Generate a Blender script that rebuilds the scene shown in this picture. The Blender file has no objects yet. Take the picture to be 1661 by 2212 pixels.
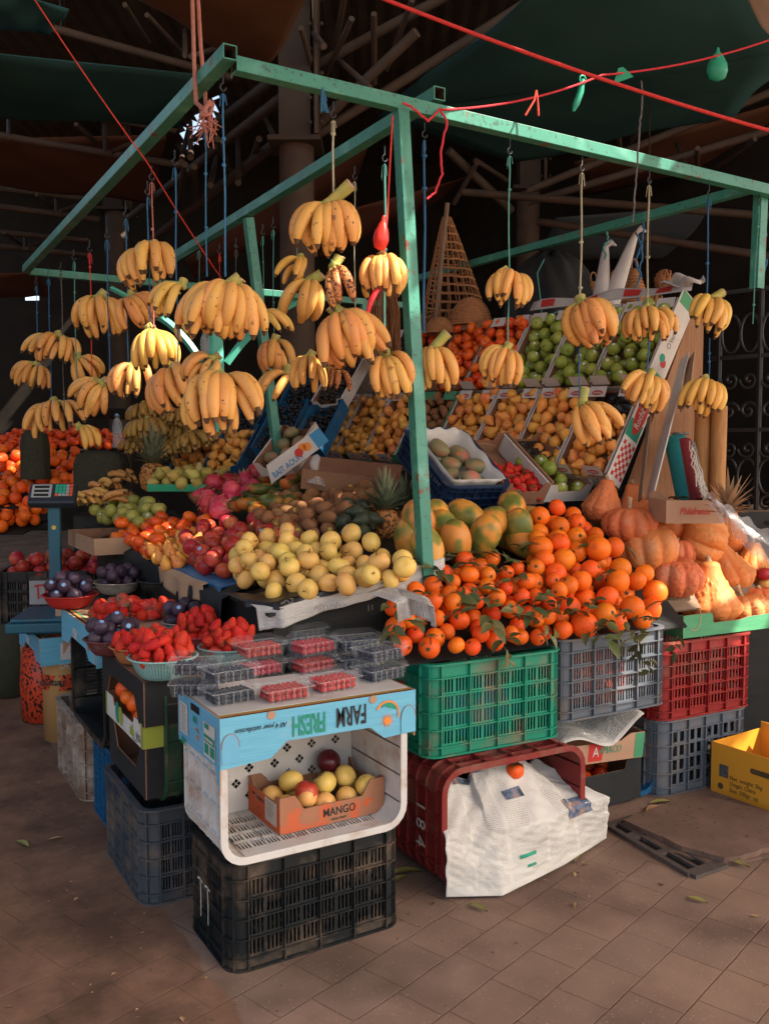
import bpy, math, random
from mathutils import Vector, Matrix, Euler
SC = bpy.context.scene
COL = SC.collection
rnd = random.Random(7)
R_ = math.radians
# ------------------------------------------------------------------ camera
FPX, CX, CY = 2000.0, 830.5, 1106.0
PIT = math.atan(136 / 2000)
CAM = Vector((0, 0, 1.5))
FH = Vector((.5, .8660254, 0)); RT = Vector((.8660254, -.5, 0)); ZZ = Vector((0, 0, 1))
FW = FH * math.cos(PIT) - ZZ * math.sin(PIT)
UPC = FH * math.sin(PIT) + ZZ * math.cos(PIT)
def ray(px, py): return FW + RT * ((px - CX) / FPX) + UPC * ((CY - py) / FPX)
def atX(px, py, X): r = ray(px, py); return CAM + r * ((X - CAM.x) / r.x)
def atY(px, py, Y): r = ray(px, py); return CAM + r * ((Y - CAM.y) / r.y)
def atZ(px, py, Z): r = ray(px, py); return CAM + r * ((Z - CAM.z) / r.z)
def atD(px, py, d): r = ray(px, py); return CAM + r * (d / FW.dot(r))
def atP(px, py, o, n):
    r = ray(px, py); return CAM + r * ((o - CAM).dot(n) / r.dot(n))
cam = bpy.data.cameras.new('camera'); camo = bpy.data.objects.new('camera', cam); COL.objects.link(camo)
camo.matrix_world = Matrix((( RT.x, UPC.x, -FW.x, 0), (RT.y, UPC.y, -FW.y, 0), (RT.z, UPC.z, -FW.z, 1.5), (0, 0, 0, 1)))
cam.sensor_fit = 'VERTICAL'; cam.sensor_height = 36; cam.lens = 36 * FPX / 2212
cam.clip_end = 500; cam.clip_start = .05
SC.camera = camo
# ------------------------------------------------------------------ materials
MATS = {}
def pmat(name, cols, scale=6, rough=.5, bump=0, bscale=60, var=.06, hue=.008, spec=.4, detail=4, st=None,
         speck=None, grad=None, dust=None, sss=0, coat=0, metal=0, rot=None, alpha=1, trans=0, ior=1.45, uv=False):
    """cols: [(pos, rgb)...] ramp over a noise; speck (rgb, scale, lo, hi); grad (rgb, axis, z0, z1); dust (rgb, scale, lo, hi)"""
    m = bpy.data.materials.new(name); m.use_nodes = True; MATS[name] = m
    nt = m.node_tree; N = nt.nodes; L = nt.links
    b = N['Principled BSDF']
    tc = N.new('ShaderNodeTexCoord'); oi = N.new('ShaderNodeObjectInfo')
    src = tc.outputs['UV'] if uv else tc.outputs['Object']
    ad = N.new('ShaderNodeVectorMath'); ad.operation = 'MULTIPLY_ADD'
    cmb = N.new('ShaderNodeCombineXYZ')
    for i in range(3): L.new(oi.outputs['Random'], cmb.inputs[i])
    L.new(cmb.outputs[0], ad.inputs[0]); ad.inputs[1].default_value = (41, 23, 67) if not uv else (0, 0, 0)
    L.new(src, ad.inputs[2])
    vec = ad.outputs[0]
    if st:
        mp = N.new('ShaderNodeMapping'); mp.inputs['Scale'].default_value = st
        if rot: mp.inputs['Rotation'].default_value = rot
        L.new(vec, mp.inputs[0]); vec2 = mp.outputs[0]
    else: vec2 = vec
    no = N.new('ShaderNodeTexNoise'); no.inputs['Scale'].default_value = scale; no.inputs['Detail'].default_value = detail
    L.new(vec2, no.inputs['Vector'])
    cr = N.new('ShaderNodeValToRGB'); e = cr.color_ramp.elements
    if len(cols) == 1: cols = [(.3, cols[0]), (.7, [c * .82 for c in cols[0]])] if not isinstance(cols[0][0], (int, float)) or len(cols[0]) == 3 else cols
    while len(e) < len(cols): e.new(.5)
    for i, (p, c) in enumerate(cols): e[i].position = p; e[i].color = (*c, 1)
    L.new(no.outputs['Fac'], cr.inputs[0]); col = cr.outputs[0]
    def mix(col, rgb, fac):
        mx = N.new('ShaderNodeMix'); mx.data_type = 'RGBA'
        L.new(fac, mx.inputs[0]); L.new(col, mx.inputs[6]); mx.inputs[7].default_value = (*rgb, 1); return mx.outputs[2]
    def rng(v, lo, hi):
        r = N.new('ShaderNodeMapRange'); r.inputs[1].default_value = lo; r.inputs[2].default_value = hi; L.new(v, r.inputs[0]); return r.outputs[0]
    if grad:
        sp = N.new('ShaderNodeSeparateXYZ'); L.new(tc.outputs['Object'], sp.inputs[0])
        wob = N.new('ShaderNodeMath'); wob.operation = 'MULTIPLY_ADD'; L.new(no.outputs['Fac'], wob.inputs[0])
        wob.inputs[1].default_value = (grad[3] - grad[2]) * 1.2; L.new(sp.outputs['XYZ'.index(grad[1])], wob.inputs[2])
        o = (grad[3] - grad[2]) * .6
        col = mix(col, grad[0], rng(wob.outputs[0], grad[2] + o, grad[3] + o))
    if speck:
        for s in (speck if isinstance(speck, list) else [speck]):
            n2 = N.new('ShaderNodeTexNoise'); n2.inputs['Scale'].default_value = s[1]; n2.inputs['Detail'].default_value = 2
            L.new(vec, n2.inputs['Vector']); col = mix(col, s[0], rng(n2.outputs['Fac'], s[2], s[3]))
    if dust:
        n3 = N.new('ShaderNodeTexNoise'); n3.inputs['Scale'].default_value = dust[1]; n3.inputs['Detail'].default_value = 6; n3.inputs['Roughness'].default_value = .65
        L.new(vec, n3.inputs['Vector']); col = mix(col, dust[0], rng(n3.outputs['Fac'], dust[2], dust[3]))
    if var or hue:
        hs = N.new('ShaderNodeHueSaturation'); L.new(col, hs.inputs['Color'])
        a = N.new('ShaderNodeMapRange'); a.inputs[3].default_value = 1 - var; a.inputs[4].default_value = 1 + var
        L.new(oi.outputs['Random'], a.inputs[0]); L.new(a.outputs[0], hs.inputs['Value'])
        f = N.new('ShaderNodeMath'); f.operation = 'MULTIPLY'; f.inputs[1].default_value = 17.31; L.new(oi.outputs['Random'], f.inputs[0])
        g = N.new('ShaderNodeMath'); g.operation = 'FRACT'; L.new(f.outputs[0], g.inputs[0])
        h = N.new('ShaderNodeMapRange'); h.inputs[3].default_value = .5 - hue; h.inputs[4].default_value = .5 + hue
        L.new(g.outputs[0], h.inputs[0]); L.new(h.outputs[0], hs.inputs['Hue']); col = hs.outputs[0]
    L.new(col, b.inputs['Base Color'])
    b.inputs['Roughness'].default_value = rough; b.inputs['Specular IOR Level'].default_value = spec
    b.inputs['Metallic'].default_value = metal; b.inputs['Alpha'].default_value = alpha
    b.inputs['Transmission Weight'].default_value = trans; b.inputs['IOR'].default_value = ior
    b.inputs['Coat Weight'].default_value = coat
    if sss:
        b.inputs['Subsurface Weight'].default_value = sss; b.inputs['Subsurface Radius'].default_value = (.02, .012, .006); b.inputs['Subsurface Scale'].default_value = .3
    if bump:
        nb = N.new('ShaderNodeTexNoise'); nb.inputs['Scale'].default_value = bscale; nb.inputs['Detail'].default_value = 3; L.new(vec2, nb.inputs['Vector'])
        bp = N.new('ShaderNodeBump'); bp.inputs['Strength'].default_value = bump; bp.inputs['Distance'].default_value = .004
        L.new(nb.outputs['Fac'], bp.inputs['Height']); L.new(bp.outputs[0], b.inputs['Normal'])
    return m
def newsprint(name, lines=70, chars=60, ink=.42, blotch=True):
    m = pmat(name, [(.3, (.58, .55, .50)), (.7, (.50, .47, .43))], scale=4, rough=.8, var=0, hue=0, uv=True)
    N = m.node_tree.nodes; L = m.node_tree.links; b = N['Principled BSDF']
    old = b.inputs['Base Color'].links[0].from_socket
    tc = N.new('ShaderNodeTexCoord'); sp = N.new('ShaderNodeSeparateXYZ'); L.new(tc.outputs['UV'], sp.inputs[0])
    def M(op, a, bb=None):
        n = N.new('ShaderNodeMath'); n.operation = op
        for i, v in enumerate((a, bb)):
            if v is None: continue
            if isinstance(v, (int, float)): n.inputs[i].default_value = v
            else: L.new(v, n.inputs[i])
        return n.outputs[0]
    row = M('LESS_THAN', M('FRACT', M('MULTIPLY', sp.outputs[1], lines)), .5)
    colm = M('LESS_THAN', M('FRACT', M('MULTIPLY', sp.outputs[0], 5)), .9)
    mp = N.new('ShaderNodeMapping'); mp.inputs['Scale'].default_value = (chars * 2.5, lines, 1); L.new(tc.outputs['UV'], mp.inputs[0])
    n1 = N.new('ShaderNodeTexNoise'); n1.inputs['Scale'].default_value = 1; L.new(mp.outputs[0], n1.inputs['Vector'])
    ch = M('GREATER_THAN', n1.outputs['Fac'], .44)
    n2 = N.new('ShaderNodeTexNoise'); n2.inputs['Scale'].default_value = 4.2; n2.inputs['Detail'].default_value = 0; L.new(tc.outputs['UV'], n2.inputs['Vector'])
    blk = M('GREATER_THAN', n2.outputs['Fac'], .38)
    inside = M('MULTIPLY', M('GREATER_THAN', sp.outputs[1], .07), M('GREATER_THAN', sp.outputs[0], .03))
    fac = M('MULTIPLY', M('MULTIPLY', M('MULTIPLY', row, colm), M('MULTIPLY', ch, blk)), M('MULTIPLY', inside, ink))
    mx = N.new('ShaderNodeMix'); mx.data_type = 'RGBA'; L.new(fac, mx.inputs[0]); L.new(old, mx.inputs[6]); mx.inputs[7].default_value = (.06, .06, .07, 1)
    L.new(mx.outputs[2], b.inputs['Base Color'])
    n5 = N.new('ShaderNodeTexNoise'); n5.inputs['Scale'].default_value = 4.5; n5.inputs['Detail'].default_value = 3; n5.inputs['Roughness'].default_value = .55; n5.inputs['Distortion'].default_value = 1.2; L.new(tc.outputs['UV'], n5.inputs['Vector'])
    rg = M('ABSOLUTE', M('SUBTRACT', n5.outputs['Fac'], .5)); bp = N.new('ShaderNodeBump'); bp.inputs['Strength'].default_value = .55; bp.inputs['Distance'].default_value = .022
    L.new(rg, bp.inputs['Height']); L.new(bp.outputs[0], b.inputs['Normal'])
    return m
# ------------------------------------------------------------------ mesh builder
def frame(o, x, y, z=None):
    x = Vector(x).normalized(); y = Vector(y); z = x.cross(y).normalized() if z is None else Vector(z); y = z.cross(x).normalized()
    return Matrix(((x.x, y.x, z.x, o[0]), (x.y, y.y, z.y, o[1]), (x.z, y.z, z.z, o[2]), (0, 0, 0, 1)))
def TR(x=0, y=0, z=0, rx=0, ry=0, rz=0): return Matrix.Translation((x, y, z)) @ Euler((rx, ry, rz)).to_matrix().to_4x4()
class MB:
    def __init__(s): s.v = []; s.f = []; s.m = []; s.s = []; s.uv = {}
    def add(s, vs, fs, m=0, M=None, smooth=False):
        n = len(s.v)
        s.v += [tuple(M @ Vector(p)) if M else tuple(p) for p in vs]
        for f in fs: s.f.append(tuple(n + i for i in f)); s.m.append(m); s.s.append(smooth)
        return n
    def box(s, c, d, M=None, m=0):
        x, y, z = c; a, b, h = d[0] / 2, d[1] / 2, d[2] / 2
        s.add([(x - a, y - b, z - h), (x + a, y - b, z - h), (x + a, y + b, z - h), (x - a, y + b, z - h),
               (x - a, y - b, z + h), (x + a, y - b, z + h), (x + a, y + b, z + h), (x - a, y + b, z + h)],
              [(3, 2, 1, 0), (4, 5, 6, 7), (0, 1, 5, 4), (1, 2, 6, 5), (2, 3, 7, 6), (3, 0, 4, 7)], m, M)
    def bar(s, p, q, w, h, m=0, up=(0, 0, 1)):
        p, q = Vector(p), Vector(q); x = (q - p).normalized(); up = Vector(up)
        if abs(x.dot(up)) > .97: up = Vector((0, 1, 0))
        y = up.cross(x).normalized(); z = x.cross(y)
        s.box((( q - p).length / 2, 0, 0), ((q - p).length, w, h), frame(p, x, y), m)
    def slab(s, poly, t, M=None, mf=0, mb=1, me=1):
        """polygon in local xy (counter-clockwise seen from +z), front face at z=0, back at z=-t"""
        n = len(poly)
        b = s.add([(x, y, 0) for x, y in poly], [tuple(range(n))], mf, M)
        s.add([(x, y, -t) for x, y in poly], [tuple(range(n - 1, -1, -1))], mb, M)
        s.add([(x, y, 0) for x, y in poly] + [(x, y, -t) for x, y in poly], [(i, n + i, n + (i + 1) % n, (i + 1) % n) for i in range(n)], me, M)
    def tube(s, path, r, n=8, m=0, cap=True, M=None, smooth=True):
        path = [Vector(p) for p in path]; k = len(path)
        rs = r if isinstance(r, (list, tuple)) else [r] * k
        vs = []; fs = []
        t0 = (path[1] - path[0]).normalized(); a = Vector((0, 0, 1)) if abs(t0.z) < .9 else Vector((1, 0, 0))
        u = t0.cross(a).normalized()
        for i, p in enumerate(path):
            t = (path[min(i + 1, k - 1)] - path[max(i - 1, 0)]).normalized()
            u = (u - t * u.dot(t)).normalized(); w = t.cross(u)
            for j in range(n):
                c = 2 * math.pi * j / n; vs.append(p + u * (math.cos(c) * rs[i]) + w * (math.sin(c) * rs[i]))
        for i in range(k - 1):
            for j in range(n): fs.append((i * n + j, i * n + (j + 1) % n, (i + 1) * n + (j + 1) % n, (i + 1) * n + j))
        s.add(vs, fs, m, M, smooth)
        if cap:
            s.add(vs[:n], [tuple(range(n - 1, -1, -1))], m, M); s.add(vs[-n:], [tuple(range(n))], m, M)
    def lathe(s, prof, n=20, m=0, M=None, smooth=True, fn=None, mfn=None):
        vs = []; fs = []; k = len(prof)
        for i, (r, z) in enumerate(prof):
            for j in range(n):
                c = 2 * math.pi * j / n; p = Vector((r * math.cos(c), r * math.sin(c), z))
                vs.append(fn(p, c, i / (k - 1)) if fn else p)
        for i in range(k - 1):
            for j in range(n): fs.append((i * n + j, i * n + (j + 1) % n, (i + 1) * n + (j + 1) % n, (i + 1) * n + j))
        b = s.add(vs, fs, m, M, smooth)
    def grid(s, nu, nv, fn, m=0, M=None, smooth=True, keep=None):
        vs = [fn(i / nu, j / nv) for j in range(nv + 1) for i in range(nu + 1)]; W = nu + 1
        fs = [(j * W + i, j * W + i + 1, (j + 1) * W + i + 1, (j + 1) * W + i) for j in range(nv) for i in range(nu) if keep is None or keep(i, j)]
        b = s.add(vs, fs, m, M, smooth)
        for j in range(nv + 1):
            for i in range(nu + 1): s.uv[b + j * W + i] = (i / nu, j / nv)
    def mesh(s, name, mats):
        me = bpy.data.meshes.new(name); me.from_pydata(s.v, [], s.f)
        me.polygons.foreach_set('material_index', s.m); me.polygons.foreach_set('use_smooth', s.s)
        if s.uv:
            ul = me.uv_layers.new(name='UVMap')
            for l in me.loops: ul.data[l.index].uv = s.uv.get(l.vertex_index, (0, 0))
        for k in (mats if isinstance(mats, (list, tuple)) else [mats]): me.materials.append(MATS[k])
        me.update(); return me
    def build(s, name, mats, parent=None, M=None, bevel=0, solid=0):
        o = bpy.data.objects.new(name, s.mesh(name, mats)); COL.objects.link(o)
        if parent: o.parent = parent
        if M is not None: o.matrix_local = M
        if solid:
            md = o.modifiers.new('solid', 'SOLIDIFY'); md.thickness = solid; md.offset = 0
        if bevel:
            md = o.modifiers.new('bevel', 'BEVEL'); md.width = bevel; md.segments = 2; md.limit_method = 'ANGLE'
        return o
def tag(o, label=None, cat=None, group=None, kind=None):
    if label: o['label'] = label
    if cat: o['category'] = cat
    if group: o['group'] = group
    if kind: o['kind'] = kind
    return o
def thing(name, label, cat, M=None, group=None):
    o = bpy.data.objects.new(name, None); o.empty_display_size = .05; COL.objects.link(o)
    if M is not None: o.matrix_world = M
    return tag(o, label, cat, group)
def inst(me, name, M, parent=None):
    o = bpy.data.objects.new(name, me); COL.objects.link(o)
    if parent: o.parent = parent
    o.matrix_local = M
    return o
DG = []
def text(parent, body, size, M, mat, name='printed_text', bold=0, sx=1, ex=.0004, align='CENTER', shear=0):
    c = bpy.data.curves.new('t', 'FONT'); c.body = body; c.size = size; c.extrude = ex; c.offset = bold; c.shear = shear
    c.align_x = align; c.align_y = 'CENTER'; c.resolution_u = 2
    t = bpy.data.objects.new('t', c); COL.objects.link(t)
    me = bpy.data.meshes.new_from_object(t.evaluated_get(bpy.context.evaluated_depsgraph_get()))
    bpy.data.objects.remove(t); bpy.data.curves.remove(c)
    me.materials.clear(); me.materials.append(MATS[mat])
    for p in me.polygons: p.material_index = 0
    o = bpy.data.objects.new(name, me); COL.objects.link(o)
    if parent: o.parent = parent
    o.matrix_local = M @ Matrix.Diagonal((sx, 1, 1, 1))
    return o
def strip(parent, pts, w, M, mat, name='painted_mark', ex=.0006):
    """flat brush stroke through 2-D points"""
    mb = MB(); n = len(pts); vs = []
    for i, p in enumerate(pts):
        a = Vector(pts[max(i - 1, 0)]); b = Vector(pts[min(i + 1, n - 1)]); d = (b - a).normalized(); q = Vector((-d.y, d.x)) * w / 2
        vs += [(p[0] + q.x, p[1] + q.y, ex), (p[0] - q.x, p[1] - q.y, ex)]
    mb.add(vs, [(2 * i, 2 * i + 1, 2 * i + 3, 2 * i + 2) for i in range(n - 1)])
    return mb.build(name, mat, parent, M)
# ------------------------------------------------------------------ material library
OD = (.0, .0, .0)
pmat('orange_peel', [(.3, (.80, .128, .008)), (.7, (.86, .170, .012))], scale=9, rough=.45, bump=.4, bscale=300, var=.12, hue=.011, spec=.3, speck=((.55, .075, .008), 34, .62, .80))
pmat('apple_pale', [(.3, (.30, .30, .06)), (.7, (.42, .38, .08))], scale=14, rough=.36, var=.10, hue=.012)
pmat('orange_deep', [(.3, (.74, .095, .008)), (.7, (.82, .145, .010))], scale=9, rough=.45, bump=.2, bscale=420, var=.12, hue=.012, spec=.35)
pmat('persimmon', [(.3, (.72, .075, .012)), (.7, (.80, .13, .015))], scale=6, rough=.3, var=.12, hue=.01)
pmat('apple_green', [(.3, (.22, .30, .045)), (.7, (.36, .40, .07))], scale=14, rough=.32, var=.10, hue=.012, speck=((.45, .5, .2), 300, .68, .74))
pmat('apple_yellow', [(.3, (.76, .51, .12)), (.58, (.78, .48, .13)), (.76, (.79, .35, .10))], scale=6, rough=.38, var=.08, hue=.015, speck=((.50, .30, .08), 260, .73, .78))
pmat('apple_red', [(.3, (.30, .022, .018)), (.5, (.42, .035, .025)), (.72, (.60, .17, .06))], scale=11, rough=.36, var=.18, hue=.012, speck=((.7, .4, .25), 300, .70, .76))
pmat('apple_dark', [(.3, (.06, .008, .012)), (.7, (.13, .015, .018))], scale=9, rough=.25)
pmat('pear', [(.3, (.80, .32, .055)), (.55, (.82, .37, .08)), (.72, (.74, .19, .05))], scale=14, rough=.45, var=.12, hue=.014, speck=((.30, .10, .03), 90, .66, .72))
pmat('pear_green', [(.3, (.42, .40, .09)), (.7, (.50, .34, .09))], scale=12, rough=.45, var=.12, hue=.012)
pmat('kiwi', [(.3, (.22, .10, .045)), (.7, (.31, .145, .065))], scale=20, rough=.9, bump=.5, bscale=500, var=.16, spec=.15)
pmat('mango_skin', [(.36, (.045, .075, .018)), (.50, (.12, .13, .03)), (.62, (.50, .15, .03))], scale=9, rough=.36, var=.2, hue=.02, detail=1)
pmat('mango_pale', [(.35, (.17, .18, .085)), (.5, (.24, .20, .10)), (.64, (.42, .16, .10))], scale=12, rough=.5, var=.15, hue=.02, detail=2)
pmat('papaya', [(.37, (.13, .155, .030)), (.46, (.28, .22, .04)), (.55, (.68, .27, .045))], scale=9, rough=.42, var=.12, hue=.012, detail=2, speck=((.12, .10, .02), 120, .68, .74))
pmat('pumpkin', [(.3, (.67, .175, .045)), (.58, (.65, .20, .065)), (.80, (.56, .28, .15))], scale=9, rough=.6, bump=.5, bscale=70, var=.12, hue=.012, speck=((.50, .30, .17), 34, .64, .84))
pmat('dragon_fruit', [(.35, (.55, .03, .07)), (.7, (.70, .10, .10))], scale=20, rough=.4, var=.1)
pmat('dragon_tip', [(.3, (.55, .22, .12)), (.7, (.40, .32, .10))], scale=20, rough=.5)
pmat('avocado', [(.3, (.022, .028, .018)), (.7, (.05, .06, .03))], scale=30, rough=.5, bump=.5, bscale=200, var=.2)
pmat('plum', [(.35, (.026, .014, .030)), (.65, (.085, .05, .075))], scale=20, rough=.45, var=.2, hue=.03)
pmat('strawberry', [(.3, (.50, .014, .010)), (.7, (.60, .030, .014))], scale=14, rough=.5, spec=.3, bump=.8, bscale=330, var=.14, hue=.004, speck=((.75, .35, .12), 420, .66, .70))
pmat('leaf_green', [(.3, (.070, .085, .026)), (.7, (.125, .125, .042))], scale=14, rough=.45, var=.25, hue=.03, spec=.5)
pmat('leaf_dry', [(.3, (.28, .17, .08)), (.7, (.40, .24, .12))], scale=18, rough=.7, var=.2)
pmat('pine_leaf', [(.3, (.09, .125, .075)), (.7, (.19, .21, .125))], scale=30, rough=.5, var=.15, grad=((.20, .20, .11), 'Z', .06, .16))
pmat('pine_body', [(.3, (.48, .17, .035)), (.7, (.62, .26, .06))], scale=40, rough=.6, speck=((.10, .06, .025), 90, .50, .58))
pmat('banana', [(.3, (.70, .345, .085)), (.7, (.76, .40, .115))], scale=9, rough=.45, var=.08, hue=.010, spec=.35, speck=[((.14, .055, .02), 75, .68, .71), ((.35, .16, .05), 30, .68, .74)])
pmat('banana_ripe', [(.3, (.66, .29, .075)), (.7, (.70, .34, .10))], scale=9, rough=.5, var=.10, hue=.012, speck=[((.16, .065, .025), 60, .67, .71), ((.34, .15, .05), 24, .67, .75)])
pmat('banana_fresh', [(.3, (.70, .39, .075)), (.7, (.76, .45, .11))], scale=9, rough=.42, var=.08, hue=.010, grad=((.42, .40, .10), 'Z', .0, .03), speck=((.20, .09, .03), 90, .70, .73))
pmat('banana_spotted', [(.3, (.62, .26, .07)), (.7, (.52, .18, .06))], scale=12, rough=.5, speck=((.07, .025, .015), 110, .52, .58))
pmat('banana_small', [(.3, (.34, .19, .04)), (.7, (.42, .25, .055))], scale=10, rough=.5, var=.15, speck=((.06, .03, .015), 70, .63, .67))
pmat('banana_stem', [(.3, (.30, .32, .08)), (.7, (.50, .40, .10))], scale=30, rough=.55)
pmat('banana_tip', [(.3, (.075, .042, .022)), (.7, (.13, .075, .035))], scale=40, rough=.8)
pmat('banana_cut', [(.3, (.55, .40, .24)), (.7, (.42, .27, .15))], scale=60, rough=.8, speck=((.25, .12, .06), 200, .55, .62))
pmat('twig', [(.3, (.10, .085, .03)), (.7, (.16, .11, .05))], scale=40, rough=.8)
pmat('stem_brown', [(.3, (.07, .04, .02)), (.7, (.12, .075, .03))], scale=40, rough=.8)
pmat('sticker', [(.3, (.72, .72, .70)), (.7, (.60, .64, .64))], scale=60, rough=.4, var=0, hue=0)
pmat('sticker_blue', [(.3, (.10, .30, .62)), (.7, (.35, .5, .68))], scale=120, rough=.4, var=0, hue=0)
pmat('sticker_gold', [(.3, (.62, .42, .06)), (.7, (.5, .3, .04))], scale=120, rough=.4, var=0, hue=0)
pmat('sticker_red', [(.3, (.7, .10, .03)), (.7, (.6, .2, .03))], scale=120, rough=.4, var=0, hue=0)
DUSTC = (.20, .135, .09)
def plastic(name, c, dust=.5, rough=.45, lo=.52, hi=.72, dc=DUSTC):
    lo -= .05; hi -= .06
    return pmat(name, [(.3, c), (.7, [k * .8 for k in c])], scale=5, rough=rough, var=0, hue=0, bump=.12, bscale=30, dust=(dc, 7, lo, hi), spec=.4)
plastic('plastic_black', (.010, .0125, .014), lo=.54, hi=.95)
plastic('plastic_green', (.010, .24, .145), lo=.55, hi=.78)
plastic('plastic_dkgreen', (.025, .075, .04), lo=.52, hi=.9)
plastic('plastic_grey', (.105, .125, .15), lo=.55, hi=.85)
plastic('plastic_slate', (.062, .070, .082), lo=.52, hi=.85)
plastic('plastic_red', (.27, .016, .016), lo=.58, hi=.95)
plastic('plastic_redbrown', (.22, .025, .022), lo=.54, hi=.85)
plastic('plastic_blue', (.012, .10, .22), lo=.58, hi=.9)
plastic('plastic_navy', (.010, .028, .075), lo=.60, hi=.95)
plastic('plastic_white', (.62, .60, .57), lo=.56, hi=.78, dc=(.36, .22, .15))
plastic('plastic_dirtywhite', (.40, .32, .26), lo=.46, hi=.66, dc=(.20, .12, .08))
plastic('plastic_aqua', (.26, .52, .50), lo=.65, hi=.95, rough=.35)
plastic('plastic_maroon', (.16, .045, .045), lo=.62, hi=.9)
plastic('plastic_orange', (.46, .19, .07), lo=.62, hi=.9)
plastic('plastic_bowlred', (.42, .025, .02), lo=.66, hi=.95)
plastic('plastic_cream', (.42, .36, .28), lo=.55, hi=.8)
plastic('plastic_pink', (.5, .10, .12), lo=.66, hi=.95)
pmat('frame_green', [(.3, (.030, .195, .138)), (.7, (.042, .240, .172))], scale=5, rough=.42, var=0, hue=0, bump=.15, bscale=40,
     dust=((.16, .055, .03), 11, .60, .67), spec=.5, speck=[((.025, .09, .065), 60, .60, .70), ((.10, .34, .26), 7, .55, .75)])
pmat('frame_turq', [(.3, (.10, .50, .38)), (.7, (.13, .56, .43))], scale=5, rough=.4, var=0, hue=0)
pmat('frame_inside', [(.3, (.03, .035, .03)), (.7, (.08, .04, .025))], scale=9, rough=.8)
pmat('card_brown', [(.3, (.30, .15, .085)), (.7, (.25, .125, .07))], scale=7, rough=.85, var=.06, bump=.15, bscale=50, speck=((.20, .09, .05), 20, .60, .75))
pmat('card_tan', [(.3, (.42, .26, .16)), (.7, (.36, .21, .13))], scale=7, rough=.85, var=.06, bump=.1, bscale=50)
pmat('card_white', [(.3, (.60, .57, .53)), (.7, (.50, .46, .42))], scale=7, rough=.7, var=.05, bump=.1, bscale=50, dust=((.35, .24, .17), 6, .58, .85))
pmat('card_black', [(.3, (.013, .015, .016)), (.7, (.020, .020, .020))], scale=7, rough=.75, var=.05, bump=.1, bscale=60, dust=((.10, .08, .06), 9, .62, .9))
pmat('card_blue', [(.3, (.14, .42, .58)), (.7, (.11, .36, .53))], scale=6, rough=.55, var=.03, bump=.3, bscale=9, st=(1, 1, 14), dust=((.30, .36, .36), 8, .62, .9))
pmat('card_orange', [(.3, (.52, .105, .03)), (.7, (.46, .09, .028))], scale=7, rough=.7, var=0, speck=((.32, .15, .08), 14, .58, .66))
pmat('card_mango', [(.35, (.34, .16, .085)), (.55, (.32, .14, .075)), (.62, (.50, .11, .04))], scale=12, rough=.75, var=0, detail=5)
pmat('card_yellow', [(.3, (.76, .34, .030)), (.7, (.70, .30, .028))], scale=3, rough=.5, var=0, hue=0)
pmat('card_green', [(.3, (.05, .24, .11)), (.7, (.075, .29, .14))], scale=8, rough=.6, var=.04, bump=.2, bscale=14, st=(1, 1, 9), dust=((.30, .26, .12), 5, .66, .95))
pmat('card_lime', [(.3, (.34, .38, .05)), (.7, (.28, .33, .04))], scale=7, rough=.6)
pmat('ink_black', [(.3, (.018, .018, .02)), (.7, (.03, .03, .03))], rough=.7, var=0, hue=0)
pmat('ink_green', [(.3, (.015, .26, .16)), (.7, (.02, .22, .14))], rough=.6, var=0, hue=0)
pmat('ink_red', [(.3, (.50, .03, .025)), (.7, (.42, .03, .025))], rough=.6, var=0, hue=0)
pmat('ink_orange', [(.3, (.74, .24, .03)), (.7, (.66, .2, .03))], rough=.6, var=0, hue=0)
pmat('ink_grey', [(.3, (.16, .16, .16)), (.7, (.22, .21, .20))], scale=60, rough=.7, var=0, hue=0)
pmat('ink_blue', [(.3, (.04, .22, .42)), (.7, (.04, .2, .36))], rough=.6, var=0, hue=0)
pmat('chalk', [(.3, (.62, .60, .56)), (.7, (.36, .33, .30))], scale=40, rough=.9, var=0, hue=0)
pmat('paper_white', [(.3, (.62, .60, .57)), (.7, (.52, .50, .47))], scale=5, rough=.75, var=.04)
pmat('wrap_white', [(.3, (.55, .52, .50)), (.7, (.42, .39, .38))], scale=7, rough=.5, var=0, bump=.4, bscale=20)
newsprint('newspaper', 90, 60, .30); newsprint('newspaper_dark', 30, 26, .55)
pmat('photo_print', [(.38, (.03, .035, .045)), (.5, (.10, .14, .22)), (.6, (.30, .16, .10)), (.7, (.4, .38, .36))], scale=26, rough=.7, var=0, hue=0, detail=5)
pmat('tray_black', [(.3, (.012, .013, .014)), (.7, (.02, .02, .022))], scale=9, rough=.22, spec=.6)
pmat('foil_black', [(.3, (.010, .011, .012)), (.7, (.018, .019, .021))], scale=9, rough=.35, bump=.4, bscale=14, spec=.5)
pmat('tray_green', [(.3, (.02, .34, .17)), (.7, (.02, .28, .14))], scale=9, rough=.35)
pmat('wood_dark', [(.3, (.010, .013, .014)), (.7, (.022, .021, .020))], scale=5, rough=.6, var=0, bump=.2, bscale=20, st=(1, 1, 5), dust=((.15, .085, .05), 5, .60, .72))
pmat('plywood', [(.3, (.27, .125, .06)), (.5, (.33, .16, .08)), (.7, (.24, .10, .05))], scale=5, rough=.75, st=(6, 6, .6), bump=.2, bscale=20, var=.08)
pmat('plank_old', [(.3, (.16, .11, .07)), (.7, (.22, .15, .10))], scale=5, rough=.85, st=(2, 8, 2), bump=.3, bscale=12)
pmat('reed_mat', [(.3, (.44, .22, .08)), (.7, (.34, .16, .06))], scale=30, rough=.8, st=(3, 3, .4), bump=.5, bscale=40, var=.1)
pmat('wicker', [(.3, (.40, .19, .08)), (.7, (.28, .12, .05))], scale=40, rough=.8, var=.1)
pmat('iron_black', [(.3, (.008, .009, .010)), (.7, (.018, .018, .018))], scale=20, rough=.55, spec=.5)
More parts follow.
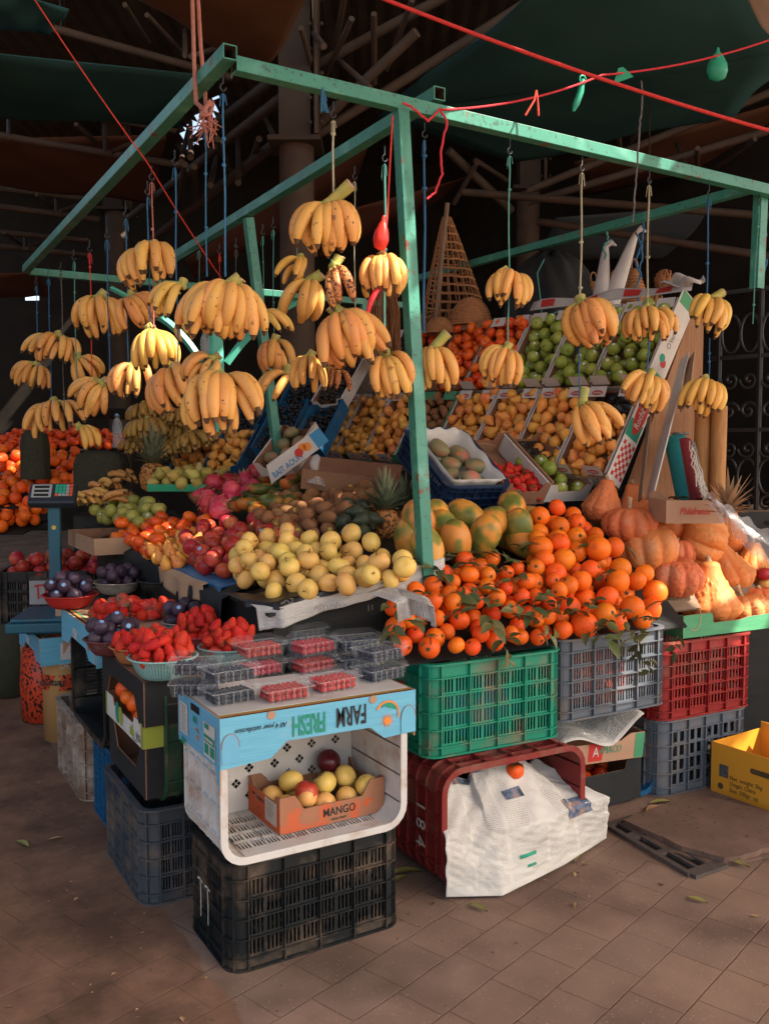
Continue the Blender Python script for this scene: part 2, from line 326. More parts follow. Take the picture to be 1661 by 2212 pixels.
pmat('steel_paint', [(.3, (.080, .052, .036)), (.7, (.055, .036, .026))], scale=4, rough=.75, var=.05, bump=.15, bscale=20, dust=((.11, .05, .03), 6, .58, .75))
pmat('steel_dark', [(.3, (.050, .033, .023)), (.7, (.036, .025, .019))], scale=4, rough=.8, var=.05, dust=((.05, .03, .02), 6, .58, .75))
pmat('corrugated', [(.3, (.08, .06, .045)), (.7, (.05, .04, .03))], scale=4, rough=.7)
pmat('tarp_teal', [(.3, (.034, .100, .105)), (.7, (.026, .080, .086))], scale=2, rough=.85, var=0, hue=0, bump=.2, bscale=200, spec=.1)
pmat('tarp_brown', [(.3, (.13, .058, .037)), (.7, (.10, .044, .028))], scale=2, rough=.9, var=.05, spec=.1)
pmat('tarp_slate', [(.3, (.075, .09, .10)), (.7, (.06, .07, .08))], scale=2, rough=.85, var=.05, spec=.1)
pmat('canvas_beige', [(.3, (.62, .50, .40)), (.7, (.52, .42, .34))], scale=4, rough=.9, var=0, spec=.1)
pmat('cloth_olive', [(.3, (.040, .040, .028)), (.7, (.06, .058, .04))], scale=9, rough=.95, bump=.4, bscale=80, spec=.1)
pmat('cloth_black', [(.3, (.008, .010, .011)), (.7, (.016, .017, .018))], scale=9, rough=.7, bump=.3, bscale=30)
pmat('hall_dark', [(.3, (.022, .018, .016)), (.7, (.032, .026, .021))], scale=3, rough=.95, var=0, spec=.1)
pmat('rope_red', [(.3, (.62, .045, .04)), (.7, (.48, .03, .03))], scale=60, rough=.8, bump=.6, bscale=200)
pmat('rope_pink', [(.3, (.46, .19, .14)), (.7, (.36, .14, .11))], scale=60, rough=.9, bump=.6, bscale=200)
pmat('string_blue', [(.3, (.035, .15, .28)), (.7, (.03, .11, .22))], scale=60, rough=.8, var=.15)
pmat('string_teal', [(.3, (.10, .32, .27)), (.7, (.07, .25, .22))], scale=60, rough=.8, var=.15)
pmat('string_pale', [(.3, (.42, .40, .28)), (.7, (.32, .30, .20))], scale=60, rough=.8, var=.15)
pmat('string_grey', [(.3, (.14, .13, .12)), (.7, (.05, .05, .05))], scale=90, rough=.8)
pmat('balloon_green', [(.3, (.02, .34, .20)), (.7, (.015, .28, .16))], scale=9, rough=.4, spec=.5)
pmat('balloon_red', [(.3, (.72, .03, .02)), (.7, (.62, .02, .02))], scale=9, rough=.35, spec=.5)
pmat('scale_teal', [(.3, (.012, .10, .15)), (.7, (.015, .085, .125))], scale=9, rough=.4, var=0, dust=((.10, .09, .07), 9, .62, .9))
pmat('scale_dark', [(.3, (.018, .026, .036)), (.7, (.024, .03, .04))], scale=9, rough=.4, var=0)
pmat('lcd', [(.3, (.02, .024, .02)), (.7, (.03, .035, .03))], scale=9, rough=.15, var=0)
pmat('key_green', [(.3, (.03, .40, .26)), (.7, (.03, .34, .22))], rough=.5, var=0)
pmat('key_red', [(.3, (.68, .10, .04)), (.7, (.6, .08, .03))], rough=.5, var=0)
pmat('key_grey', [(.3, (.35, .36, .37)), (.7, (.3, .3, .3))], rough=.5, var=0)
pmat('rug_red', [(.3, (.15, .016, .014)), (.7, (.10, .012, .012))], scale=60, rough=.95, bump=.6, bscale=160)
pmat('rug_teal', [(.3, (.012, .14, .15)), (.7, (.01, .11, .12))], scale=60, rough=.95, bump=.6, bscale=160)
pmat('rug_dark', [(.35, (.03, .03, .035)), (.6, (.20, .19, .18))], scale=150, rough=.95)
pmat('wool_white', [(.3, (.55, .5, .44)), (.7, (.42, .37, .32))], scale=60, rough=.95)
pmat('tape_red', [(.3, (.62, .05, .02)), (.6, (.55, .05, .02))], scale=9, rough=.4, var=0, speck=((.03, .015, .012), 55, .53, .57))
pmat('roll_tan', [(.3, (.46, .24, .09)), (.7, (.38, .19, .07))], scale=6, rough=.7, st=(1, 1, .2))
pmat('slab_stone', [(.3, (.17, .105, .075)), (.7, (.115, .07, .05))], scale=8, rough=.9, bump=.8, bscale=25, var=0, speck=((.06, .04, .03), 40, .62, .75))
pmat('grate_iron', [(.3, (.085, .066, .055)), (.7, (.06, .046, .04))], scale=20, rough=.75, bump=.5, bscale=90, var=0)
pmat('pit_shade', [(.3, (.01, .008, .007)), (.7, (.015, .012, .01))], rough=1, var=0)  # near black colour standing in for shade inside openings
pmat('blueberry', [(.3, (.012, .017, .030)), (.7, (.035, .045, .07))], scale=60, rough=.6, var=.1)
pmat('raspberry', [(.3, (.42, .02, .03)), (.7, (.52, .045, .05))], scale=90, rough=.4, bump=.8, bscale=400, var=.1)
pmat('grape_black', [(.3, (.012, .012, .014)), (.7, (.035, .033, .035))], scale=30, rough=.35)
pmat('water_bottle', [(.3, (.55, .6, .62)), (.7, (.5, .55, .56))], rough=.12, alpha=.35, var=0)
def clear(name, rgb, alpha, rough=.12):
    m = pmat(name, [(.3, rgb), (.7, rgb)], rough=rough, alpha=alpha, var=0, hue=0, spec=.9, bump=.3, bscale=25); return m
clear('clear_plastic', (.75, .76, .76), .045, .06); clear('clear_rib', (.72, .74, .74), .13, .1); clear('bag_plastic', (.66, .67, .68), .38, .2)
for n in ('hall_dark',): pass
# ------------------------------------------------------------------ fruit meshes
def sph(r, n=11, sq=1.0, top=0, bot=0, k=1.0):
    out = []
    for i in range(n + 1):
        a = math.pi * i / n; z = -math.cos(a); rr = math.sin(a) ** k
        dz = 0
        if top and z > 0: dz = -top * math.exp(-(rr / .33) ** 2)
        if bot and z < 0: dz = bot * math.exp(-(rr / .28) ** 2)
        out.append((max(rr, .002) * r, (z * sq + dz) * r))
    return out
def wobble(seed, amp, ribs=0, ramp=0):
    q = random.Random(seed); ph = [q.uniform(0, 6.28) for _ in range(4)]
    def fn(p, c, t):
        f = 1 + amp * (math.sin(c * 2 + ph[0]) * math.sin(t * 3.14) + .6 * math.sin(c * 3 + ph[1] + t * 4))
        if ribs: f *= 1 + ramp * (abs(math.cos(c * ribs / 2)) - .6) * math.sin(t * math.pi)
        return Vector((p.x * f, p.y * f, p.z))
    return fn
def stem(mb, z, r=.0022, h=.016, m=1, lean=.006):
    mb.tube([(0, 0, z - .004), (lean * .4, 0, z + h * .5), (lean, 0, z + h)], [r * .8, r * .8, r * 1.3], 5, m)
FR = {}
def make(kind, n, fn): FR[kind] = [fn(i) for i in range(n)]
def f_round(mat, r, sq=.95, top=.12, bot=.06, n=16, st=False, navel=False, ribs=0, ra=0, amp=.02):
    def g(i):
        mb = MB(); mb.lathe(sph(r, 10, sq, top, bot), n, 0, fn=wobble(i * 7 + 1, amp, ribs, ra))
        if st: stem(mb, r * (sq - top) + .002, h=r * .35)
        if navel: mb.lathe([(.006, 0), (.004, .002), (.0005, .0015)], 6, 1, TR(0, 0, r * (sq - top * .98) - .0005) @ Matrix.Scale(1.25, 4))
        return mb.mesh('fruit', [mat, 'stem_brown'])
    return g
make('orange', 3, f_round('orange_peel', .037, .96, .06, .05, navel=True))
make('mandarin', 3, f_round('orange_deep', .033, .88, .08, .08, navel=True))
make('far_orange', 2, f_round('orange_deep', .036, .96, .05, .05, n=12))
make('green_apple', 3, f_round('apple_green', .036, .90, .22, .14, st=True, ribs=5, ra=.02))
make('pale_apple', 2, f_round('apple_pale', .037, .90, .22, .14, st=True, ribs=5, ra=.02))
make('yellow_apple', 4, f_round('apple_yellow', .039, .90, .24, .16, st=True, ribs=5, ra=.02))
make('red_apple', 4, f_round('apple_red', .038, .92, .24, .16, st=True, ribs=5, ra=.025))
make('dark_apple', 1, f_round('apple_dark', .040, .92, .24, .16, st=True, ribs=5, ra=.025))
make('persimmon', 3, f_round('persimmon', .036, .84, .14, .05, navel=True, ribs=4, ra=.02))
make('plum', 2, f_round('plum', .028, .96, .14, .05))
def ell(mat, a, b, c, bend=0, n=14, k=1.0):
    def g(i):
        mb = MB(); w = wobble(i * 5 + 3, .02)
        def fn(p, cc, t):
            p = w(p, cc, t); return Vector((p.x * a, p.y * b + bend * (p.z ** 2), p.z * c))
        mb.lathe(sph(1, 10, 1, .0, 0, k), n, 0, fn=fn); mb.lathe([(.005, 0), (.003, .003), (.0005, .003)], 6, 1, TR(0, bend, c - .002))
        return mb.mesh('fruit', [mat, 'stem_brown'])
    return g
make('kiwi', 3, ell('kiwi', .025, .024, .034))
make('mango', 3, ell('mango_skin', .040, .034, .060, .010))
make('pale_mango', 3, ell('mango_pale', .042, .038, .052, .008))
def f_pear(mat, s):
    def g(i):
        pr = [(.002, 0), (.016, .001), (.027, .008), (.033, .022), (.034, .034), (.030, .046), (.022, .058), (.0155, .069), (.012, .078), (.007, .084), (.001, .086)]
        q = random.Random(i); bx = q.uniform(-.008, .008)
        mb = MB()
        mb.lathe([(r * s, (z - .04) * s) for r, z in pr], 14, 0, fn=lambda p, c, t: Vector((p.x + bx * t * t, p.y, p.z)))
        mb.tube([(bx, 0, .044 * s), (bx + .003, 0, .056 * s), (bx + .009, 0, .066 * s)], [.0014, .0014, .002], 5, 1)
        return mb.mesh('pear', [mat, 'stem_brown'])
    return g
make('pear', 4, f_pear('pear', .98)); make('green_pear', 3, f_pear('pear_green', 1.05)); make('avocado', 2, f_pear('avocado', 1.0))
def f_papaya(i):
    pr = [(.003, -.115), (.022, -.112), (.048, -.095), (.066, -.065), (.074, -.03), (.074, .005), (.066, .04), (.054, .07), (.040, .095), (.024, .112), (.008, .118), (.002, .118)]
    mb = MB(); mb.lathe(pr, 25, 0, fn=wobble(i, .015, 5, .06)); mb.lathe([(.009, .114), (.011, .124), (.006, .132), (.001, .132)], 7, 1)
    return mb.mesh('papaya', ['papaya', 'stem_brown'])
make('papaya', 3, f_papaya)
def f_straw(i):
    q = random.Random(i); w = q.uniform(.9, 1.15)
    pr = [(.001, .026), (.006, .0235), (.012, .014), (.0165, .002), (.0185, -.008), (.0165, -.016), (.009, -.020), (.001, -.0205)]
    mb = MB(); mb.lathe([(r * w, z) for r, z in pr][::-1], 12, 0, fn=wobble(i, .04))
    for k in range(7):
        a = 6.28 * k / 7; c, s = math.cos(a), math.sin(a)
        mb.add([(0, 0, -.021), (c * .007 - s * .004, s * .007 + c * .004, -.0215), (c * .023, s * .023, -.016), (c * .007 + s * .004, s * .007 - c * .004, -.0215)], [(0, 1, 2, 3)], 1)
    return mb.mesh('strawberry', ['strawberry', 'leaf_green'])
make('strawberry', 4, f_straw)
def f_dragon(i):
    mb = MB(); mb.lathe(sph(.048, 10, 1.15), 14, 0)
    q = random.Random(i)
    for k in range(26):
        z = q.uniform(-.8, .95); a = k * 2.4; rr = math.sqrt(1 - z * z); c, s = math.cos(a), math.sin(a)
        p = Vector((c * rr * .047, s * rr * .047, z * .054)); t = Vector((-s, c, 0)); o = Vector((c * rr, s * rr, z))
        mb.add([p - t * .014 - o * .003 - ZZ * .008, p + t * .014 - o * .003 - ZZ * .008, p + t * .006 + o * .008 + ZZ * .014, p + o * .012 + ZZ * .030, p - t * .006 + o * .008 + ZZ * .014], [(0, 1, 2, 4)], 0)
        mb.add([p + t * .006 + o * .008 + ZZ * .014, p + o * .013 + ZZ * .030, p - t * .006 + o * .008 + ZZ * .014], [(0, 1, 2)], 1)
    return mb.mesh('dragon_fruit', ['dragon_fruit', 'dragon_tip'])
make('dragon_fruit', 2, f_dragon)
def f_pumpkin(seed, R, H, ribs, neck=0, wart=1, stemh=.05):
    """ribbed pumpkin; neck>0 gives a gourd with a swollen neck on top"""
    q = random.Random(seed); nu, nv = 128, 64; mb = MB(); vs = []
    ws = []
    for _ in range(int(420 * wart)):
        z = q.uniform(-.9, .8); ws.append((q.uniform(0, 2 * math.pi), math.acos(-z) / math.pi, q.uniform(.03, .06), q.uniform(.020, .042)))
    ph = q.uniform(0, 6)
    for j in range(nv + 1):
        t = j / nv; a = math.pi * t; sr = max(math.sin(a), .002) ** .85; zz = -math.cos(a)
        for i in range(nu):
            c = 2 * math.pi * i / nu
            rib = abs(math.sin(c * ribs / 2 + ph)) ** .6
            f = 1 - .20 * (1 - rib) * math.sin(a) ** .7
            if neck:
                k = max(0, (t - .45) / .55); z = zz * H + neck * k ** 1.6; r = R * sr
                tgt = R * (.30 if k > .0 else 1)
                r = r if k <= 0 else (r * (1 - k ** .8) + R * .33 * k ** .8 * (1 if t < .93 else max(0, math.sqrt(max(0, 1 - ((t - .93) / .07) ** 2)))))
                f = 1 - .10 * (1 - rib) * (1 - k) * math.sin(a)
            else:
                r = R * sr; z = zz * H - (.22 * H * math.exp(-(sr / .3) ** 2) if zz > 0 else 0)
            h = 0
            for (wc, wt, wr, wh) in ws:
                dt = (t - wt) * 3.14
                if abs(dt) < wr:
                    dc = abs((c - wc + math.pi) % (2 * math.pi) - math.pi) * max(sr, .2)
                    d2 = (dt * dt + dc * dc) / (wr * wr)
                    if d2 < 1: h = max(h, wh * (1 - d2) ** .7)
            rr = r * f + h * R
            vs.append((rr * math.cos(c), rr * math.sin(c), z + h * R * zz))
    fs = [(j * nu + i, j * nu + (i + 1) % nu, (j + 1) * nu + (i + 1) % nu, (j + 1) * nu + i) for j in range(nv) for i in range(nu)]
    mb.add(vs, fs, 0, None, True)
    st = MB()
    if stemh:
        z0 = (H + neck if neck else H * .78) - .008
        st.tube([(0, 0, z0), (.004, 0, z0 + stemh * .4), (.014, .004, z0 + stemh)], [.017, .009, .011], 8, 0)
    return mb.mesh('pumpkin', ['pumpkin']), (st.mesh('stem', ['banana_cut']) if stemh else None)
# bananas ------------------------------------------------------------
def f_banana(i, mat='banana', L=.182, a0=22, a1=-128):
    q = random.Random(i + 11); n = 13; p = Vector((0, 0, 0)); path = [p.copy()]; a0 += q.uniform(-8, 8); a1 += q.uniform(-16, 16)
    for k in range(n):
        t = (k + .5) / n; a = R_(a0 + (a1 - a0) * (t ** .72)); p = p + Vector((math.cos(a), q.uniform(-.02, .02), math.sin(a))) * (L / n); path.append(p.copy())
    rs = [.0068, .0064, .0080, .0125, .0158, .0175, .0183, .0186, .0183, .0176, .0163, .0140, .0098, .0045]
    mb = MB(); n0 = 7
    for lo, hi, m in ((0, 2, 1), (2, 12, 0), (12, 13, 2)):
        pass
    mb.tube(path, rs, 8, 0); nf = len(mb.f)
    for f in range(nf - 2):
        ring = f // 8
        mb.m[f] = 1 if ring < 2 else (2 if ring >= 12 else 0)
    mb.m[-1] = 2
    # slight pentagonal section
    return mb.mesh('banana', [mat, 'banana_stem' if mat != 'banana_small' else 'banana_tip', 'banana_tip'])
FR['banana'] = [f_banana(i) for i in range(5)] + [f_banana(9, 'banana', .185, 0, -95), f_banana(10, 'banana', .185, 5, -120)]
FR['ripe'] = [f_banana(i + 20, 'banana_ripe') for i in range(4)] + [f_banana(29, 'banana_ripe', .18, -5, -95)]
FR['fresh'] = [f_banana(i + 40, 'banana_fresh', .185, 5, -104) for i in range(4)] + [f_banana(49, 'banana_fresh', .17, 25, -118)]
FR['spotted'] = [f_banana(i, 'banana_spotted', .175, -10, -100) for i in range(3)]
FR['small_banana'] = [f_banana(i, 'banana_small', .13, 20, -95) for i in range(3)]
def bunch(M, n, label, group, wide=1.0, scale=1.0, kind='banana', tiers=(1, .8), seed=1, phi=80, crown=True, cut=0):
    q = random.Random(seed); t = thing('banana_bunch', label, 'bananas', M @ Matrix.Scale(scale, 4), group)
    n1 = math.ceil(n * .58) if len(tiers) > 1 else n
    rows = [n1, n - n1] if len(tiers) > 1 else [n]
    M = M @ Matrix.Rotation(R_(q.uniform(-12, 12)), 4, 'X'); t.matrix_world = M @ Matrix.Scale(scale, 4)
    me = FR[kind] if kind != 'banana' else FR[q.choice(('banana', 'banana', 'banana', 'fresh', 'ripe'))]
    if len(me) > 4: me = q.sample(me, 3)
    off = q.uniform(-.22, .22)
    for k, nn in enumerate(rows):
        for i in range(nn):
            u = (i + .5) / nn * 2 - 1; u = u + off * (1 - u * u); ph = u * phi * (1, .82)[k] + q.uniform(-7, 7); a = R_(ph)
            c = Vector((math.sin(a) * .045 * wide, -.022 * math.cos(a) + .01, -.030 * k + q.uniform(-.004, .004)))
            d = a * .92 - math.pi / 2
            sc = tiers[k] * q.uniform(.93, 1.06)
            dz = R_(q.uniform(-7, 7) - 8 * k + 3)
            inst(q.choice(me), 'banana', Matrix.Translation(c) @ Matrix.Rotation(d, 4, 'Z') @ Matrix.Rotation(-dz, 4, 'Y') @ Matrix.Rotation(R_(q.uniform(-10, 10)), 4, 'X') @ Matrix.Scale(sc, 4), t)
    if crown:
        mb = MB(); w = .045 * wide
        mb.tube([(-w, .005, -.012), (-w * .5, -.012, .0), (0, -.016, .002), (w * .5, -.012, 0), (w, .005, -.012)], [.010, .014, .016, .014, .010], 8, 0)
        tx = (cut - .5) * .06; sl = 1 if cut > 1 else .45
        mb.tube([(0, -.005, -.004), (tx * .4, .0, .022 * sl), (tx, .006, .052 * sl)], [.020, .017, .019], 10, 0, cap=False)
        p = Vector((tx, .006, .052 * sl)); dd = Vector((tx * .6, .006, .030)).normalized()
        mb.tube([p - dd * .002, p + dd * .0015], [.0192, .0188], 10, 1)
        mb.build('crown', ['banana_stem', 'banana_cut'], t)
    return t
# pineapple ----------------------------------------------------------
def blade(mb, p, d, side, L, w, droop, m=0, n=4):
    """a pointed leaf blade starting at p along d"""
    d = d.normalized(); vs = []; nrm = d.cross(side).normalized()
    for k in range(n + 1):
        t = k / n; c = p + d * (L * t) + Vector((0, 0, -droop * L * t * t)); ww = w * (1 - t ** 1.6) * (1 if k else .75) + .0004
        vs += [c - side * ww + nrm * ww * .35, c, c + side * ww + nrm * ww * .35]
    b = []
    for k in range(n):
        o = k * 3; b += [(o, o + 1, o + 4, o + 3), (o + 1, o + 2, o + 5, o + 4)]
    mb.add(vs, b, m, None, True)
def pine_crown(mat='pine_leaf', n=50, H=.155, seed=1, spread=1.0, w=.016):
    q = random.Random(seed); mb = MB(); mb.tube([(0, 0, -.01), (0, 0, .05)], [.02, .008], 8)
    for k in range(n):
        t = k / n; a = k * 2.399; el = R_(22 + 62 * t + q.uniform(-6, 6)) / spread; rr = .019 * (1 - t * .7)
        d = Vector((math.cos(a) * math.cos(el), math.sin(a) * math.cos(el), math.sin(el)))
        blade(mb, Vector((math.cos(a) * rr, math.sin(a) * rr, t * .035)), d, Vector((-math.sin(a), math.cos(a), 0)), H * (.55 + .45 * t) * q.uniform(.85, 1.1), w * (1.15 - .4 * t), .25 * (1 - t))
    return mb.mesh('leaf_crown', [mat])
def pine_body(R=.052, H=.062):
    mb = MB(); nu, nv = 60, 36; vs = []
    for j in range(nv + 1):
        t = j / nv; z = -math.cos(math.pi * t); sr = max(math.sin(math.pi * t), .01) ** .55
        for i in range(nu):
            c = 2 * math.pi * i / nu; u = c / (2 * math.pi) * 10; v = t * 8
            a = abs(math.sin(math.pi * (u + v / 2))); b = abs(math.sin(math.pi * (u - v / 2)))
            f = 1 + .13 * (a * b) ** .6 - .05
            vs.append((R * sr * f * math.cos(c), R * sr * f * math.sin(c), H * z))
    mb.add(vs, [(j * nu + i, j * nu + (i + 1) % nu, (j + 1) * nu + (i + 1) % nu, (j + 1) * nu + i) for j in range(nv) for i in range(nu)], 0, None, True)
    return mb.mesh('pineapple_body', ['pine_body'])
PB = pine_body(); PC = [pine_crown(seed=i) for i in range(2)]
def pineapple(M, label, i=0, s=1, dry=False):
    t = thing('pineapple', label, 'pineapple', M @ Matrix.Scale(s, 4)); inst(PB, 'pineapple_body', TR(0, 0, .06), t)
    inst(PC[i], 'leaf_crown', TR(0, 0, .115), t); return t
# leafy sprigs --------------------------------------------------------
def f_sprig(i):
    q = random.Random(i * 3 + 2); mb = MB(); mb.tube([(-.05, 0, 0), (0, .004, .010), (.05, -.004, .004)], [.0018, .0016, .0012], 5, 1)
    for k in range(4 + i % 2):
        x = -.04 + .024 * k; s = 1 if k % 2 else -1; a = R_(q.uniform(25, 80)) * s
        d = Vector((math.cos(a), math.sin(a), q.uniform(-.2, .5))); sd = Vector((-d.y, d.x, q.uniform(-.5, .5))).normalized()
        p = Vector((x, 0, .007)); L = q.uniform(.045, .075); w = L * .24; vs = []; nn = 5
        d.normalize(); up = d.cross(sd).normalized()
        for j in range(nn + 1):
            t = j / nn; c = p + d * (L * t) - ZZ * (.35 * L * t * t); ww = w * math.sin(math.pi * min(t * .92 + .06, 1)) ** .8
            vs += [c - sd * ww + up * ww * .4, c, c + sd * ww + up * ww * .4]
        mb.add(vs, [f for j in range(nn) for f in ((j * 3, j * 3 + 1, j * 3 + 4, j * 3 + 3), (j * 3 + 1, j * 3 + 2, j * 3 + 5, j * 3 + 4))], 0, None, True)
    return mb.mesh('leafy_sprig', ['leaf_green', 'twig'])
FR['sprig'] = [f_sprig(i) for i in range(5)]
# ------------------------------------------------------------------ heaps
def inpoly(x, y, P):
    c = False; j = len(P) - 1
    for i in range(len(P)):
        if (P[i][1] > y) != (P[j][1] > y) and x < (P[j][0] - P[i][0]) * (y - P[i][1]) / (P[j][1] - P[i][1]) + P[i][0]: c = not c
        j = i
    return c
def pack(poly, base, cap, r, n, seed=1, K=40, jit=.08, zr=None):
    """drop spheres one after another into the outline; each takes the lowest free place it finds"""
    q = random.Random(seed); pts = []; cell = {}; cs = r * 2.4
    xs = [p[0] for p in poly]; ys = [p[1] for p in poly]; x0, x1, y0, y1 = min(xs), max(xs), min(ys), max(ys)
    for _ in range(n):
        best = None; rr = r * q.uniform(1 - jit, 1 + jit)
        for _k in range(K):
            x, y = q.uniform(x0, x1), q.uniform(y0, y1)
            if not inpoly(x, y, poly): continue
            b = base(x, y); z = b + rr; ci, cj = int(x // cs), int(y // cs)
            for a in (-1, 0, 1):
                for c in (-1, 0, 1):
                    for (px, py, pz, pr) in cell.get((ci + a, cj + c), ()):
                        d2 = (px - x) ** 2 + (py - y) ** 2; s = (rr + pr) * .97
                        if d2 < s * s: z = max(z, pz + math.sqrt(s * s - d2))
            if z - b > cap(x, y) + rr: continue
            if best is None or z - b < best[3]: best = (x, y, z, z - b)
        if best is None: continue
        x, y, z, _b = best; pts.append((x, y, z, rr)); cell.setdefault((int(x // cs), int(y // cs)), []).append((x, y, z, rr))
    return pts
def heap(kind, name, poly, base, cap, r, n, label, cat, group, seed=1, M=None, acc=None, tilt=3.14, r0=None, sticker=None, jit=.08, flat=False, lie=False):
    q = random.Random(seed + 5); out = []
    labs = label if isinstance(label, list) else [label]
    for i, (x, y, z, rr) in enumerate(pack(poly, base, cap, r, n, seed, jit=jit)):
        s = rr / (r0 or r)
        if lie: rot = Euler((R_(90) + q.uniform(-.3, .3), q.uniform(-.4, .4), q.uniform(0, 6.28))).to_matrix().to_4x4()
        else: rot = Euler((q.uniform(-tilt, tilt), q.uniform(-tilt, tilt), q.uniform(0, 6.28))).to_matrix().to_4x4()
        m = Matrix.Translation((x, y, z)) @ rot @ Matrix.Diagonal((s * q.uniform(.95, 1.04), s * q.uniform(.95, 1.04), s * q.uniform(.94, 1.06), 1))
        if acc is not None:
            me = q.choice(FR[kind]); b0 = len(acc.m); acc.add([v.co for v in me.vertices], [tuple(p.vertices) for p in me.polygons], 0, (M @ m) if M is not None else m, True)
            for i_, p in enumerate(me.polygons): acc.m[b0 + i_] = p.material_index
            continue
        o = inst(q.choice(FR[kind]), name, (M @ m) if M is not None else m); tag(o, labs[0], cat, group); out.append(o)
        if sticker and q.random() < sticker[1]:
            mb = STK.get(sticker[0])
            if mb is None:
                b = MB(); b.lathe([(.0, 0), (.0085, -.0012)], 10); mb = STK[sticker[0]] = b.mesh('sticker', [sticker[0]])
            d = ((M.to_3x3() if M is not None else Matrix.Identity(3)) @ rot.to_3x3()).inverted() @ (Vector((-.45, -.75, .5)) + Vector((q.uniform(-.4, .4), q.uniform(-.3, .3), q.uniform(-.4, .5)))).normalized()
            rad = sticker[2]
            k = d.normalized(); z_ = k; x_ = z_.orthogonal().normalized()
            so = inst(mb, 'sticker', frame(k * rad, x_, z_.cross(x_)), o)
    return out
STK = {}
def P2(pts, fn): return [(lambda w: (w.x, w.y))(fn(*p)) for p in pts]
